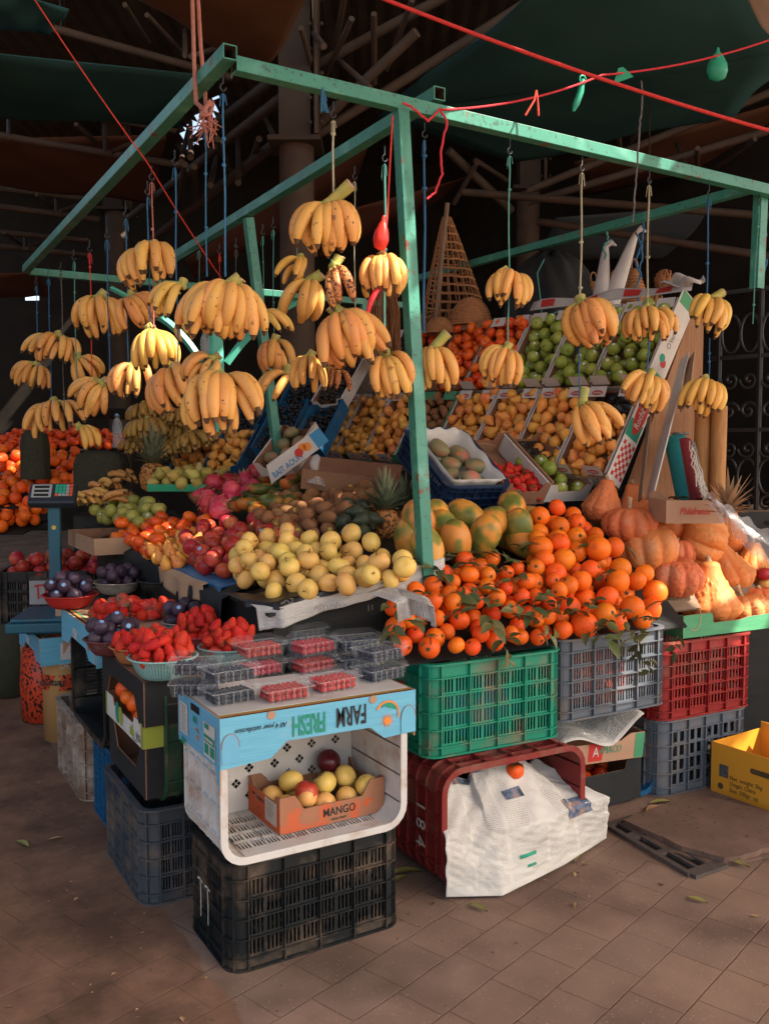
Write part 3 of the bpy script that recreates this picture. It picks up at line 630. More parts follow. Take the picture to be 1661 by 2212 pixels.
# ------------------------------------------------------------------ containers
def crate_mesh(L, W, H, cols=4, rows=4, scols=2, groups=2, slots=4, base='slots', band=(.045, .035), solid_ends=False, solid_long=False, rc=.045):
    """plastic field crate, base at z=0, long side along x; returns shell and rim builders"""
    mb = MB(); rim = MB(); foot = MB(); t = .0035; o = .012
    def wall(M, w, cols, solid=False, lowslots=False):
        # local: x along the wall, y up, z outward; panel face at z=0
        b0, b1 = band[1], H - band[0]
        mb.box((w / 2, b0 / 2, -t / 2), (w, b0, t), M); mb.box((w / 2, (H + b1) / 2, -t / 2), (w, H - b1, t), M)
        cw = w / cols; rh = (b1 - b0) / rows
        for c in range(cols + 1): mb.box((min(max(c * cw, .002), w - .002), H / 2, o / 2 - t / 2), (.0045, H, o + t), M)
        for r in range(rows + 1): mb.box((w / 2, b0 + r * rh, o * .4 - t / 2 + .0003), (w, .004, o * .8 + t), M)
        if solid:
            mb.box((w / 2, (b0 + b1) / 2, -t / 2), (w, b1 - b0, t), M); return
        for c in range(cols):
            for r in range(rows):
                y0, y1 = b0 + r * rh, b0 + (r + 1) * rh; my = rh * .13
                if lowslots and r > 0: mb.box(((c + .5) * cw, (y0 + y1) / 2, -t / 2), (cw, rh, t), M); continue
                mb.box(((c + .5) * cw, y0 + my / 2, -t / 2), (cw, my, t), M); mb.box(((c + .5) * cw, y1 - my / 2, -t / 2), (cw, my, t), M)
                gw = cw / groups
                for g in range(groups):
                    n = slots + 1; sw = gw / (slots * 1.0 + (slots - 1) * .62 + 2 * .75); bw = sw * .62; x = c * cw + g * gw
                    mb.box((x + sw * .375, (y0 + y1) / 2, -t / 2), (sw * .75, rh - 2 * my, t), M)
                    mb.box((x + gw - sw * .375, (y0 + y1) / 2, -t / 2), (sw * .75, rh - 2 * my, t), M)
                    for k in range(slots - 1):
                        mb.box((x + sw * .75 + sw * (k + 1) + bw * (k + .5), (y0 + y1) / 2, -t / 2), (bw, rh - 2 * my, t), M)
    w = L - 2 * rc; d = W - 2 * rc
    e = scols if not solid_ends else max(2, scols)
    wall(frame((-w / 2, -W / 2, 0), (1, 0, 0), (0, 0, 1)), w, cols, solid_long); wall(frame((w / 2, W / 2, 0), (-1, 0, 0), (0, 0, 1)), w, cols, solid_long)
    wall(frame((-L / 2, d / 2, 0), (0, -1, 0), (0, 0, 1)), d, e, solid_ends); wall(frame((L / 2, -d / 2, 0), (0, 1, 0), (0, 0, 1)), d, e, solid_ends)
    b0, b1 = band[1], H - band[0]
    for cx, cy, a0 in ((L / 2 - rc, W / 2 - rc, 0), (-L / 2 + rc, W / 2 - rc, 90), (-L / 2 + rc, -W / 2 + rc, 180), (L / 2 - rc, -W / 2 + rc, 270)):
        ns = 5; pts = [(cx + rc * math.cos(R_(a0 + 90 * k / ns)), cy + rc * math.sin(R_(a0 + 90 * k / ns))) for k in range(ns + 1)]
        vs = [(x, y, z) for z in (0, H) for x, y in pts]; mb.add(vs, [(i, i + 1, ns + 2 + i, ns + 1 + i) for i in range(ns)], 0, None, True)
        po = [(cx + (rc + o) * math.cos(R_(a0 + 90 * k / ns)), cy + (rc + o) * math.sin(R_(a0 + 90 * k / ns))) for k in range(ns + 1)]
        for r in range(rows + 1):
            z = b0 + (b1 - b0) * r / rows
            for dz in (0,):
                vs = [(x, y, z - .002) for x, y in pts] + [(x, y, z - .002) for x, y in po] + [(x, y, z + .002) for x, y in pts] + [(x, y, z + .002) for x, y in po]; n = ns + 1
                mb.add(vs, [f for i in range(ns) for f in ((n + i, n + i + 1, i + 1, i), (2 * n + i, 2 * n + i + 1, 3 * n + i + 1, 3 * n + i), (n + i, 3 * n + i, 3 * n + i + 1, n + i + 1))])
        a = R_(a0 + 45); ca, sa = math.cos(a), math.sin(a)
        mb.box((0, 0, H / 2), (o, .0045, H), frame((cx + (rc + o / 2 - .001) * ca, cy + (rc + o / 2 - .001) * sa, 0), (ca, sa, 0), (-sa, ca, 0)))
    def ring(b, z0, z1, ri, ro):
        prof = []; n = 0
        for cx, cy, a0 in ((L / 2 - rc, W / 2 - rc, 0), (-L / 2 + rc, W / 2 - rc, 90), (-L / 2 + rc, -W / 2 + rc, 180), (L / 2 - rc, -W / 2 + rc, 270)):
            for k in range(6):
                a = R_(a0 + 18 * k); prof.append((cx, cy, math.cos(a), math.sin(a)))
        n = len(prof); vs = []
        for (r, z) in ((ri, z0), (ro, z0), (ro, z1), (ri, z1)): vs += [(cx + (rc + r) * c, cy + (rc + r) * s, z) for cx, cy, c, s in prof]
        b.add(vs, [(q * n + i, ((q + 1) % 4) * n + i, ((q + 1) % 4) * n + (i + 1) % n, q * n + (i + 1) % n) for q in range(4) for i in range(n)])
    ring(rim, H - .0005, H + .007, -.006, o + .004); ring(foot, -.001, .006, -.004, o + .001)
    fl = MB(); iw, id_ = L - .012, W - .012
    if base == 'diamond':
        s = .0125; R45 = Matrix.Rotation(R_(45), 4, 'Z'); n = 40
        def hole(i, j): a, b = i % 5, j % 5; return (a in (1, 2)) and (b in (1, 2))
        for i in range(-n, n):
            for j in range(-n, n):
                x, y = (i + .5) * s, (j + .5) * s; X = (x - y) * .7071; Y = (x + y) * .7071
                if abs(X) > iw / 2 - .004 or abs(Y) > id_ / 2 - .004: continue
                k = .5
                if hole(i, j) and (abs(X) < iw / 2 - .04 and abs(Y) < id_ / 2 - .03):
                    # thin cross bars only
                    fl.add([((x - .5 * s), (y - .5 * s), .004), (x + .5 * s, y - .5 * s, .004), (x + .5 * s, y - .5 * s + .002, .004), (x - .5 * s, y - .5 * s + .002, .004)], [(0, 1, 2, 3)], 0, R45)
                    fl.add([((x - .5 * s), (y - .5 * s), .004), (x - .5 * s + .002, y - .5 * s, .004), (x - .5 * s + .002, y + .5 * s, .004), (x - .5 * s, y + .5 * s, .004)], [(0, 1, 2, 3)], 0, R45); continue
                fl.add([(x - s * k, y - s * k, .004), (x + s * k, y - s * k, .004), (x + s * k, y + s * k, .004), (x - s * k, y + s * k, .004)], [(0, 1, 2, 3)], 0, R45)
        for sx in (-1, 1): fl.box((sx * (iw / 2 - .008), 0, .003), (.016, id_, .003))
        for sy in (-1, 1): fl.box((0, sy * (id_ / 2 - .008), .003), (iw, .016, .003))
    else:
        nx, ny = 18, 12
        for i in range(nx): fl.box((-iw / 2 + iw * (i + .5) / nx, 0, .003), (iw / nx * .6, id_, .003))
        for j in range(5): fl.box((0, -id_ / 2 + id_ * (j + .5) / 5, .0035), (iw, .02, .0035))
    return mb, rim, fl, foot
CR = {}
def crate(M, size, mat, label, group=None, cat='crate', **kw):
    key = (size, tuple(sorted(kw.items())), mat)
    if key not in CR:
        a, b, c, d = crate_mesh(*size, **kw); CR[key] = (a.mesh('crate_wall', [mat]), b.mesh('rim', [mat]), c.mesh('crate_base', [mat]), d.mesh('foot_rim', [mat]))
    t = thing('plastic_crate', label, cat, M, group)
    for me, n in zip(CR[key], ('wall', 'rim', 'base', 'foot_rim')): inst(me, n, Matrix.Identity(4), t)
    return t
def notch(L, H, d=.5, a=.18, s=.03, tabs=True):
    """side-wall outline with a dip of depth d*H between raised corners of width a*L"""
    x = a * L
    return [(-L / 2, 0), (L / 2, 0), (L / 2, H), (L / 2 - x, H), (L / 2 - x - s, H * (1 - d)), (-L / 2 + x + s, H * (1 - d)), (-L / 2 + x, H), (-L / 2, H)]
def rect(L, H): return [(-L / 2, 0), (L / 2, 0), (L / 2, H), (-L / 2, H)]
def cbox(name, M, L, W, H, out, inn, label, cat='box', group=None, front=None, back=None, left=None, right=None, t=.004, floor=True, lid=False, rim=None, parts=None):
    """cardboard tray / box: x along L, y along W, open at the top, base at z=0; four walls + base as parts"""
    th = thing(name, label, cat, M, group); mats = [out, inn]
    F_ = {'front': (frame((0, -W / 2, 0), (1, 0, 0), (0, 0, 1)), front or rect(L, H)), 'back': (frame((0, W / 2, 0), (-1, 0, 0), (0, 0, 1)), back or rect(L, H)),
          'left': (frame((-L / 2, 0, 0), (0, -1, 0), (0, 0, 1)), left or rect(W - 2 * t, H)), 'right': (frame((L / 2, 0, 0), (0, 1, 0), (0, 0, 1)), right or rect(W - 2 * t, H))}
    for k, (m, poly) in F_.items():
        if poly == 'none': continue
        mb = MB(); mb.slab(poly, t, m); mb.build('side_panel', mats if not rim else mats, th)
    if floor: b = MB(); b.box((0, 0, t / 2 + .0005), (L - 2 * t - .001, W - 2 * t - .001, t)); b.build('base_panel', [inn], th)
    if lid: b = MB(); b.box((0, 0, H + t / 2 - .0005), (L + .002, W + .002, t)); b.build('top_panel', [lid if isinstance(lid, str) else inn], th)
    return th
def faceM(x, y, z, ax=(1, 0, 0), up=(0, 0, 1), rz=0):
    return frame((x, y, z), ax, up) @ Matrix.Rotation(rz, 4, 'Z')
def bowl(M, r, h, mat, label, group=None, mesh=True, rb=.6):
    t = thing('bowl', label, 'bowl', M, group); mb = MB(); n = 48; m = 10
    fn = lambda u, v: Vector((math.cos(u * 6.2832) * r * (rb + (1 - rb) * v ** .6), math.sin(u * 6.2832) * r * (rb + (1 - rb) * v ** .6), h * v))
    if mesh:   # moulded mesh wall: narrow upright and level bars with gaps
        for k in range(64):
            a = k / 64; mb.add([fn(a - .0042, v / 6 * .9) for v in range(7)] + [fn(a + .0042, v / 6 * .9) for v in range(7)], [(i, i + 7, i + 8, i + 1) for i in range(6)], 0, None, True)
        for k in range(13):
            v0 = k / 13 * .9; mb.add([fn(i / n, v0) for i in range(n)] + [fn(i / n, v0 + .034) for i in range(n)], [(i, (i + 1) % n, n + (i + 1) % n, n + i) for i in range(n)], 0, None, True)
        mb.lathe([(.001, .0), (r * rb, .0), (r * rb * 1.02, .008)], n, 0)
    else: mb.lathe([(.001, 0)] + [((r * (rb + (1 - rb) * (v / 8) ** .6)), h * v / 8) for v in range(9)], n, 0)
    mb.build('bowl_wall', mat, t)
    b = MB(); b.lathe([(r * .985, h * .88), (r + .004, h * .9), (r + .009, h * .96), (r + .006, h), (r - .004, h * .97), (r * .985, h * .88)], n); b.build('rim', mat, t)
    return t
def punnet(M, kind, label, group, w=.155, d=.105, h=.062):
    t = thing('fruit_punnet', label, 'punnet', M, group)
    if ('punnet', kind) not in FR:
        tub = MB(); k = .86
        vs = [(-w / 2 * k, -d / 2 * k, 0), (w / 2 * k, -d / 2 * k, 0), (w / 2 * k, d / 2 * k, 0), (-w / 2 * k, d / 2 * k, 0)]; hh = h * .62
        vs += [(x / k * .97, y / k * .97, hh) for x, y, z in vs[:4]]
        tub.add(vs, [(3, 2, 1, 0), (0, 1, 5, 4), (1, 2, 6, 5), (2, 3, 7, 6), (3, 0, 4, 7)])
        for s in (-1, 1):
            for i in range(6): tub.box((-w * .375 + i * w * .15, s * d * .462, hh * .5), (.0025, .003, hh * .8), None, 1)
        for z0, e in ((hh, .5), ): tub.box((0, -d / 2, z0), (w * 1.02, .006, .003), None, 1); tub.box((0, d / 2, z0), (w * 1.02, .006, .003), None, 1); tub.box((-w / 2, 0, z0), (.006, d, .003), None, 1); tub.box((w / 2, 0, z0), (.006, d, .003), None, 1)
        lid = MB(); a, b, z0, z1 = w / 2, d / 2, hh + .004, h; k = .84
        v = [(-a, -b, z0), (a, -b, z0), (a, b, z0), (-a, b, z0), (-a * .95, -b * .93, z0 + .012), (a * .95, -b * .93, z0 + .012), (a * .95, b * .93, z0 + .012), (-a * .95, b * .93, z0 + .012),
             (-a * k, -b * k, z1), (a * k, -b * k, z1), (a * k, b * k, z1), (-a * k, b * k, z1)]
        lid.add(v, [(0, 1, 5, 4), (1, 2, 6, 5), (2, 3, 7, 6), (3, 0, 4, 7), (4, 5, 9, 8), (5, 6, 10, 9), (6, 7, 11, 10), (7, 4, 8, 11), (8, 9, 10, 11)])
        fr = MB(); q = random.Random(3); r = .0085 if kind == 'blueberry' else .010
        for i in range(7 if kind == 'raspberry' else 8):
            for j in range(4 if kind == 'raspberry' else 5):
                for k2 in range(2):
                    fr.lathe(sph(r, 5), 7, 0, TR((-.5 + (i + .5) / (7 if kind == 'raspberry' else 8)) * w * .8 + q.uniform(-.002, .002), (-.5 + (j + .5) / (4 if kind == 'raspberry' else 5)) * d * .8 + q.uniform(-.002, .002), r + k2 * r * 1.7 + .001))
        FR[('punnet', kind)] = (tub.mesh('tub', ['clear_plastic', 'clear_rib']), lid.mesh('lid', ['clear_plastic', 'clear_rib']), fr.mesh('berries', [kind]))
    for me, n in zip(FR[('punnet', kind)], ('tub', 'lid', 'berries')): o = inst(me, n, Matrix.Identity(4), t)
    o['kind'] = 'stuff'
    return t
# ------------------------------------------------------------------ ropes and strings
def hang_string(top, bot, mat, label, group=None, r=.0028, hook=True, seed=0, knot=True):
    q = random.Random(seed); top, bot = Vector(top), Vector(bot)
    t = thing('hanging_string', label, 'string', Matrix.Translation(top), group)
    L = (bot - top); mb = MB(); n = max(4, int(L.length / .12)); ph = q.uniform(0, 6)
    path = [L * (i / n) + Vector((math.sin(i * 1.3 + ph), math.cos(i * 1.7 + ph), 0)) * (.002 if 0 < i < n else 0) for i in range(n + 1)]
    if hook: path[0] = Vector((0, 0, -.066))
    mb.tube(path, r, 5)
    if knot:
        for k in range(2):
            f = q.uniform(.12, .9); p = L * f; mb.lathe([(.001, -.008), (r * 2.3, -.003), (r * 2.3, .003), (.001, .008)], 6, 0, Matrix.Translation(p))
    mb.build('cord', mat, t)
    if hook:
        h = MB(); h.tube([(0, 0, .002), (0, 0, -.030)] + [(-.010 * math.sin(a) , 0, -.043 + .012 * math.cos(a)) for a in [R_(x) for x in range(20, 300, 28)]], .0028, 6); h.build('hook', 'scale_dark', t)
        f = MB()
        for k in range(5):
            a = q.uniform(0, 6.28); f.tube([(0, 0, -.062), (math.cos(a) * .008, math.sin(a) * .008, -.07), (math.cos(a) * .012, math.sin(a) * .012, -.07 - q.uniform(.02, .05))], .0014, 4)
        f.build('loose_end', mat, t)
    return t
def rope(pts, r, mat, label, name='rope', sag=0, n=24, cat='rope', seed=0, wob=0):
    q = random.Random(seed); pts = [Vector(p) for p in pts]; path = []
    for a, b in zip(pts, pts[1:]):
        for i in range(n):
            t = i / n; path.append(a.lerp(b, t) - ZZ * sag * 4 * t * (1 - t) + Vector((q.uniform(-1, 1), q.uniform(-1, 1), q.uniform(-1, 1))) * wob)
    path.append(pts[-1]); mb = MB(); mb.tube(path, r, 7); return tag(mb.build(name, mat), label, cat)
# ================================================================== world, sun
SUN = Vector((.42, -.52, .74)).normalized()          # towards the sun
w = bpy.data.worlds.new('World'); SC.world = w; w.use_nodes = True
nt = w.node_tree; sk = nt.nodes.new('ShaderNodeTexSky'); sk.sky_type = 'NISHITA'; sk.sun_disc = False
sk.sun_elevation = math.asin(SUN.z); sk.sun_rotation = math.atan2(SUN.x, SUN.y); sk.dust_density = 3.0; sk.ozone_density = .6; sk.air_density = .8
mxs = nt.nodes.new('ShaderNodeMix'); mxs.data_type = 'RGBA'; mxs.blend_type = 'MULTIPLY'; mxs.inputs[0].default_value = 1; mxs.inputs[7].default_value = (1.08, 1.0, .85, 1)   # warm tint multiplied into the sky colour
nt.links.new(sk.outputs[0], mxs.inputs[6]); nt.links.new(mxs.outputs[2], nt.nodes['Background'].inputs[0]); nt.nodes['Background'].inputs[1].default_value = .15
sl = bpy.data.lights.new('sun', 'SUN'); sl.energy = 4.2; sl.angle = R_(.5); sl.color = (1, .90, .76)
so = bpy.data.objects.new('sun', sl); COL.objects.link(so); so.rotation_euler = (-SUN).to_track_quat('-Z', 'Y').to_euler(); so.location = (4, -4, 9)
SC.view_settings.view_transform = 'Standard'; SC.view_settings.look = 'None'; SC.view_settings.exposure = 1.7; SC.view_settings.gamma = 1
SC.cycles.max_bounces = 6; SC.cycles.diffuse_bounces = 4; SC.cycles.transparent_max_bounces = 16; SC.cycles.use_denoising = True
SC.cycles.sample_clamp_indirect = 6
# ================================================================== ground
def ground_mat():
    m = pmat('ground', [(.35, (.185, .120, .088)), (.65, (.245, .162, .120))], scale=3.5, rough=.9, var=0, hue=0, bump=.25, bscale=180, detail=8, spec=.25,
             speck=[((.105, .066, .050), 2.6, .50, .74), ((.36, .26, .2), 160, .66, .74)])
    N = m.node_tree.nodes; L = m.node_tree.links; b = N['Principled BSDF']; old = b.inputs['Base Color'].links[0].from_socket
    tc = N.new('ShaderNodeTexCoord'); mp = N.new('ShaderNodeMapping'); mp.inputs['Rotation'].default_value = (0, 0, R_(-19)); L.new(tc.outputs['Object'], mp.inputs[0])
    ns = N.new('ShaderNodeTexNoise'); ns.inputs['Scale'].default_value = 5; ns.inputs['Detail'].default_value = 6; L.new(tc.outputs['Object'], ns.inputs['Vector'])
    vm = N.new('ShaderNodeVectorMath'); vm.operation = 'MULTIPLY_ADD'; vm.inputs[1].default_value = (.014, .014, 0); L.new(ns.outputs['Color'], vm.inputs[0]); L.new(mp.outputs[0], vm.inputs[2])
    br = N.new('ShaderNodeTexBrick'); br.inputs['Scale'].default_value = 1; br.inputs['Brick Width'].default_value = .20; br.inputs['Row Height'].default_value = .16
    br.inputs['Mortar Size'].default_value = .0032; br.inputs['Mortar Smooth'].default_value = .8; br.offset = .42; br.squash = 1.35; br.squash_frequency = 3
    br.inputs['Color1'].default_value = (.90, .90, .90, 1); br.inputs['Color2'].default_value = (1.08, 1.04, 1.01, 1); br.inputs['Mortar'].default_value = (.60, .52, .46, 1)
    L.new(vm.outputs[0], br.inputs['Vector'])
    mul = N.new('ShaderNodeMix'); mul.data_type = 'RGBA'; mul.blend_type = 'MULTIPLY'; mrn = N.new('ShaderNodeMapRange'); mrn.inputs[1].default_value = .36; mrn.inputs[2].default_value = .62; mrn.inputs[3].default_value = .25; L.new(ns.outputs['Fac'], mrn.inputs[0]); L.new(mrn.outputs[0], mul.inputs[0]); L.new(old, mul.inputs[6]); L.new(br.outputs['Color'], mul.inputs[7])
    # worn concrete and earth in the aisle (x < .84)
    sp = N.new('ShaderNodeSeparateXYZ'); L.new(vm.outputs[0], sp.inputs[0])
    so_ = N.new('ShaderNodeSeparateXYZ'); L.new(tc.outputs['Object'], so_.inputs[0])
    ad = N.new('ShaderNodeMath'); ad.operation = 'MULTIPLY_ADD'; ad.inputs[1].default_value = .10; L.new(ns.outputs['Fac'], ad.inputs[0]); L.new(so_.outputs[0], ad.inputs[2])
    lt = N.new('ShaderNodeMapRange'); lt.inputs[1].default_value = .885; lt.inputs[2].default_value = .90; L.new(ad.outputs[0], lt.inputs[0])
    n4 = N.new('ShaderNodeTexNoise'); n4.inputs['Scale'].default_value = 2.6; n4.inputs['Detail'].default_value = 9; n4.inputs['Roughness'].default_value = .68; L.new(tc.outputs['Object'], n4.inputs['Vector'])
    cr = N.new('ShaderNodeValToRGB'); cr.color_ramp.elements[0].position = .36; cr.color_ramp.elements[0].color = (.10, .055, .036, 1); cr.color_ramp.elements[1].position = .64; cr.color_ramp.elements[1].color = (.26, .140, .085, 1); L.new(n4.outputs['Fac'], cr.inputs[0])
    fin = N.new('ShaderNodeMix'); fin.data_type = 'RGBA'; L.new(lt.outputs[0], fin.inputs[0]); L.new(cr.outputs[0], fin.inputs[6]); L.new(mul.outputs[2], fin.inputs[7])
    L.new(fin.outputs[2], b.inputs['Base Color'])
    bp = N.new('ShaderNodeBump'); bp.inputs['Strength'].default_value = .5; bp.inputs['Distance'].default_value = .006; L.new(br.outputs['Fac'], bp.inputs['Height']); bp.invert = True
    oldn = b.inputs['Normal'].links[0].from_socket; L.new(oldn, bp.inputs['Normal']); L.new(bp.outputs[0], b.inputs['Normal'])
ground_mat()
g = MB(); g.add([(-150, -150, 0), (150, -150, 0), (150, 150, 0), (-150, 150, 0)], [(0, 1, 2, 3)]); tag(g.build('ground', 'ground'), kind='structure')
# ================================================================== roof, hall
def sheet(pts, name, mat, label, cat='awning', sag=.25, n=14, thick=.006):
    """a hanging cloth through four corners with a sag"""
    a, b, c, d = [Vector(p) for p in pts]; mb = MB(); q = random.Random(len(name) + int(a.x * 10)); ph = q.uniform(0, 6)
    mb.grid(n, n, lambda u, v: (a.lerp(b, u)).lerp(d.lerp(c, u), v) - ZZ * (sag * 16 * u * (1 - u) * v * (1 - v) + .03 * math.sin(u * 9 + ph) * math.sin(v * 7)))
    return tag(mb.build(name, mat, solid=thick), label, cat)
def hits(p, z=4.6): return Vector(p) + SUN * ((z - p[2]) / SUN.z)
PATCH = []; PATCHR = []  # sun patch targets; overhead gaps are shaped so sunlight lands on them
def patch(px, py, how, val, r, r2=None, ang=0):
    p = {'X': atX, 'Y': atY, 'Z': atZ, 'D': atD}[how](px, py, val); h = hits(p); PATCH.append((h.x, h.y, r, r2 or r, R_(ang))); h = hits(p, 6.6)
    if h.dot(FH) > 4: PATCHR.append((h.x, h.y, max(r, .09)))
def patchseg(a, b, how, val, r, n=14):
    for i in range(n + 1):
        t = i / n; patch(a[0] + (b[0] - a[0]) * t, a[1] + (b[1] - a[1]) * t, how, val, r)
for k in range(40): h = hits((2.04 + .9 * k / 39, 2.985, 2.775 - .016 * (.9 + .9 * k / 39))); PATCH.append((h.x, h.y, .055, .055, 0)); h = hits((3.14, 2.985, 2.745)); PATCH.append((h.x, h.y, .04, .04, 0))
patch(328, 750, 'X', 1.12, .10, .14); patch(292, 825, 'X', 1.12, .12, .10); patch(318, 858, 'X', 1.12, .09)
patch(690, 690, 'X', 1.97, .10); patch(722, 612, 'D', 3.36, .06, .10); patch(826, 575, 'D', 3.36, .07, .05); patch(836, 600, 'D', 3.34, .05, .06); patch(806, 775, 'Y', 3.1, .05); patch(672, 775, 'Y', 3.3, .03, .06)
patchseg((365, 695), (432, 775), 'D', 7.6, .10, 8); patchseg((492, 775), (560, 715), 'D', 7.6, .10, 8); patchseg((465, 760), (470, 800), 'D', 7.6, .08, 4); patch(470, 945, 'D', 7.4, .14)
patchseg((0, 1012), (160, 968), 'D', 7.1, .10, 10); patchseg((20, 1025), (120, 995), 'D', 7.0, .05, 8); patch(560, 1032, 'Z', 1.36, .10); patch(640, 1022, 'Z', 1.36, .05); patch(310, 1152, 'Z', 1.08, .035); patch(305, 1180, 'Z', 1.06, .025)
patch(1545, 1262, 'Y', 2.9, .13, .12); patch(1440, 1330, 'Y', 2.65, .09); patch(1600, 1225, 'Y', 3.05, .06); patch(1400, 1300, 'Y', 2.72, .03); patch(1400, 1420, 'Y', 2.6, .10, .10); patch(1640, 1330, 'Y', 2.75, .10)
patch(1605, 1640, 'X', 3.5, .10); patch(1630, 1610, 'X', 3.45, .07); patch(1480, 1360, 'Y', 2.75, .05)
patchseg((832, 330), (838, 730), 'Y', 3.0, .012, 50)
patch(430, 290, 'D', 8.5, .3)
pmat('canvas_tan', [(.3, (.46, .34, .25)), (.7, (.38, .28, .21))], scale=1.5, rough=.9, var=0, hue=0, spec=.1)
rf = MB(); cs = .1; x0, y0, nx, ny = -1.2, -1.8, 88, 184  # unseen canopy added to shade the front, opened only for sun patches
holes = set()
for (hx, hy, r1, r2, an) in PATCH:
    for i in range(int((hx - r1 - r2 - x0) / cs) - 1, int((hx + r1 + r2 - x0) / cs) + 2):
        for j in range(int((hy - r1 - r2 - y0) / cs) - 1, int((hy + r1 + r2 - y0) / cs) + 2): holes.add((i, j))
def roof_grid():
    """canopy sheet; cells near a gap are cut finer so that the gap gets a ragged round edge"""
    for j in range(ny):
        i = 0; nx = int(min(88, (6.1 - .866 * (y0 + j * cs)) / .5 / cs - x0 / cs))
        while i < nx:
            if (i, j) in holes:
                f = 8; s = cs / f
                for a in range(f):
                    for b in range(f):
                        x, y = x0 + i * cs + (a + .5) * s, y0 + j * cs + (b + .5) * s
                        if any(((x - hx) / r1) ** 2 + ((y - hy) / r2) ** 2 < 1 for hx, hy, r1, r2, an in PATCH if abs(x - hx) < .6 and abs(y - hy) < .6): continue
                        rf.add([(x - s / 2, y - s / 2, 4.6), (x + s / 2, y - s / 2, 4.6), (x + s / 2, y + s / 2, 4.6), (x - s / 2, y + s / 2, 4.6)], [(0, 1, 2, 3)])
                i += 1
            else:
                k = i
                while k < nx and (k, j) not in holes: k += 1
                rf.add([(x0 + i * cs, y0 + j * cs, 4.6), (x0 + k * cs, y0 + j * cs, 4.6), (x0 + k * cs, y0 + (j + 1) * cs, 4.6), (x0 + i * cs, y0 + (j + 1) * cs, 4.6)], [(0, 1, 2, 3)]); i = k
roof_grid()
tag(rf.build('shade_canopy', 'canvas_tan'), 'unseen brown cloth canopy added to shade the stall, gaps shaped for sun patches', 'canopy')
hr = MB()
def hall_roof(u, v):
    d = 4.2 + v * 16; s = -14 + u * 30; p = FH * d + RT * s; return Vector((p.x, p.y, 6.6 + .02 * math.cos(u * 942)))
HOLE = [(410, 347), (406, 305), (478, 226), (476, 268), (452, 312)]
def roof_keep(i, j):  # roof cells also left out where sun patches are wanted
    p = hall_roof((i + .5) / 300, (j + .5) / 160); d = p.dot(FH); return p.dot(RT) > -.42 * d - 1.2 and not any((p.x - a) ** 2 + (p.y - b_) ** 2 < c * c for a, b_, c in PATCHR) and not inpoly(CX + FPX * p.dot(RT) / d, 970 - (p.z - 1.5) / d * 2000, HOLE)
hr.grid(300, 160, hall_roof, keep=roof_keep, smooth=False)
hall = thing('market_hall', 'dark steel market hall behind the stall with back wall and corrugated roof', 'hall')
hr.build('corrugated_roof', 'corrugated', hall, solid=.01)
bw = MB()
def wall_pt(u, v): p = FH * 17 + RT * (-14 + u * 30); return Vector((p.x, p.y, v * 6.7))
def wall_keep(i, j):
    u, v = (i + .5) / 120, (j + .5) / 40; x = CX + FPX * (-14 + u * 30) / 17; y = 970 - (v * 6.7 - 1.5) / 17 * 2000
    return not (62 < x < 90 and 612 < y < 650 and x - 62 > (640 - y) * .6)
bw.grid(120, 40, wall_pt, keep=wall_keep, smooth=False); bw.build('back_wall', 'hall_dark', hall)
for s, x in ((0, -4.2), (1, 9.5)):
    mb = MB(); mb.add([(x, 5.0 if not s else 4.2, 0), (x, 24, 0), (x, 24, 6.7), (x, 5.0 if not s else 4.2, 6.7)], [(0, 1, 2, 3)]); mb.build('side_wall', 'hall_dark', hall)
# columns
def column(px, d, w, top_y, lab):
    c = atD(px, 970, d); t = thing('steel_column', lab, 'column', Matrix.Translation((c.x, c.y, 0)) @ Matrix.Rotation(R_(-30), 4, 'Z'))
    zb = 1.5 + (970 - top_y) / 2000 * d; mb = MB(); mb.lathe([(w / 2, 0), (w / 2, zb)], 24); mb.build('shaft', 'steel_paint', t)
    mb = MB(); mb.box((0, 0, zb + .02), (w * 1.5, w * 1.5, .04)); mb.box((0, 0, (zb + 6.6) / 2 + .02), (w * .9, w * 1.1, 6.6 - zb - .04)); mb.build('head_box', 'steel_dark', t)
    mb = MB(); mb.box((w * .62, -w * .3, zb + .75), (.03, w * .9, 1.4)); mb.build('gusset_plate', 'steel_paint', t)
    bt = MB()
    for k in range(7):
        for s in (-1, 1): bt.lathe([(.001, .016), (.016, .014), (.018, 0)], 8, 0, frame((w * .62 + s * .05 - .0, -w * .3 - w * .45 , zb + .14 + k * .2), (1, 0, 0), (0, 0, 1)))
    for b_ in range(1): pass
    bt.build('bolts', 'steel_dark', t); return t
column(645, 8.2, .30, 335, 'tall brown steel column rising behind the banana strings')
column(1135, 11.5, .28, 428, 'farther brown steel column behind the woven cone')
column(262, 14.5, .34, 470, 'distant dark column behind the hanging bananas on the left')
def truss(lab, chords, webs, d, r=.05):
    """chords / webs given as pairs of picture points at real depths d (pair)"""
    t = thing('roof_truss', lab, 'truss')
    for k, L in (('chord', chords), ('web_member', webs)):
        for (a, b, *o) in L:
            dd = o[0] if o else d; mb = MB(); mb.tube([atD(*a, dd[0]), atD(*b, dd[1])], (o[1] if len(o) > 1 else r) * (.72 if k == 'chord' else .42), 8); mb.build(k, 'steel_paint', t)
    return t
truss('tubular roof truss nearest the top left corner', [((-20, 24), (500, 168)), ((120, -90), (540, 100))], [((133, -40), (137, 58)), ((270, 10), (322, 92)), ((318, 32), (400, 120)), ((400, 120), (400, 66)), ((412, 122), (480, 100))], (7.6, 8.6), .052)
truss('tubular roof truss over the left beam, second from the front', [((-20, 290), (400, 358)), ((-20, 210), (380, 282))], [((20, 297), (20, 255)), ((165, 268), (230, 328)), ((228, 328), (228, 272)), ((238, 330), (340, 284))], (9.5, 10.5), .055)
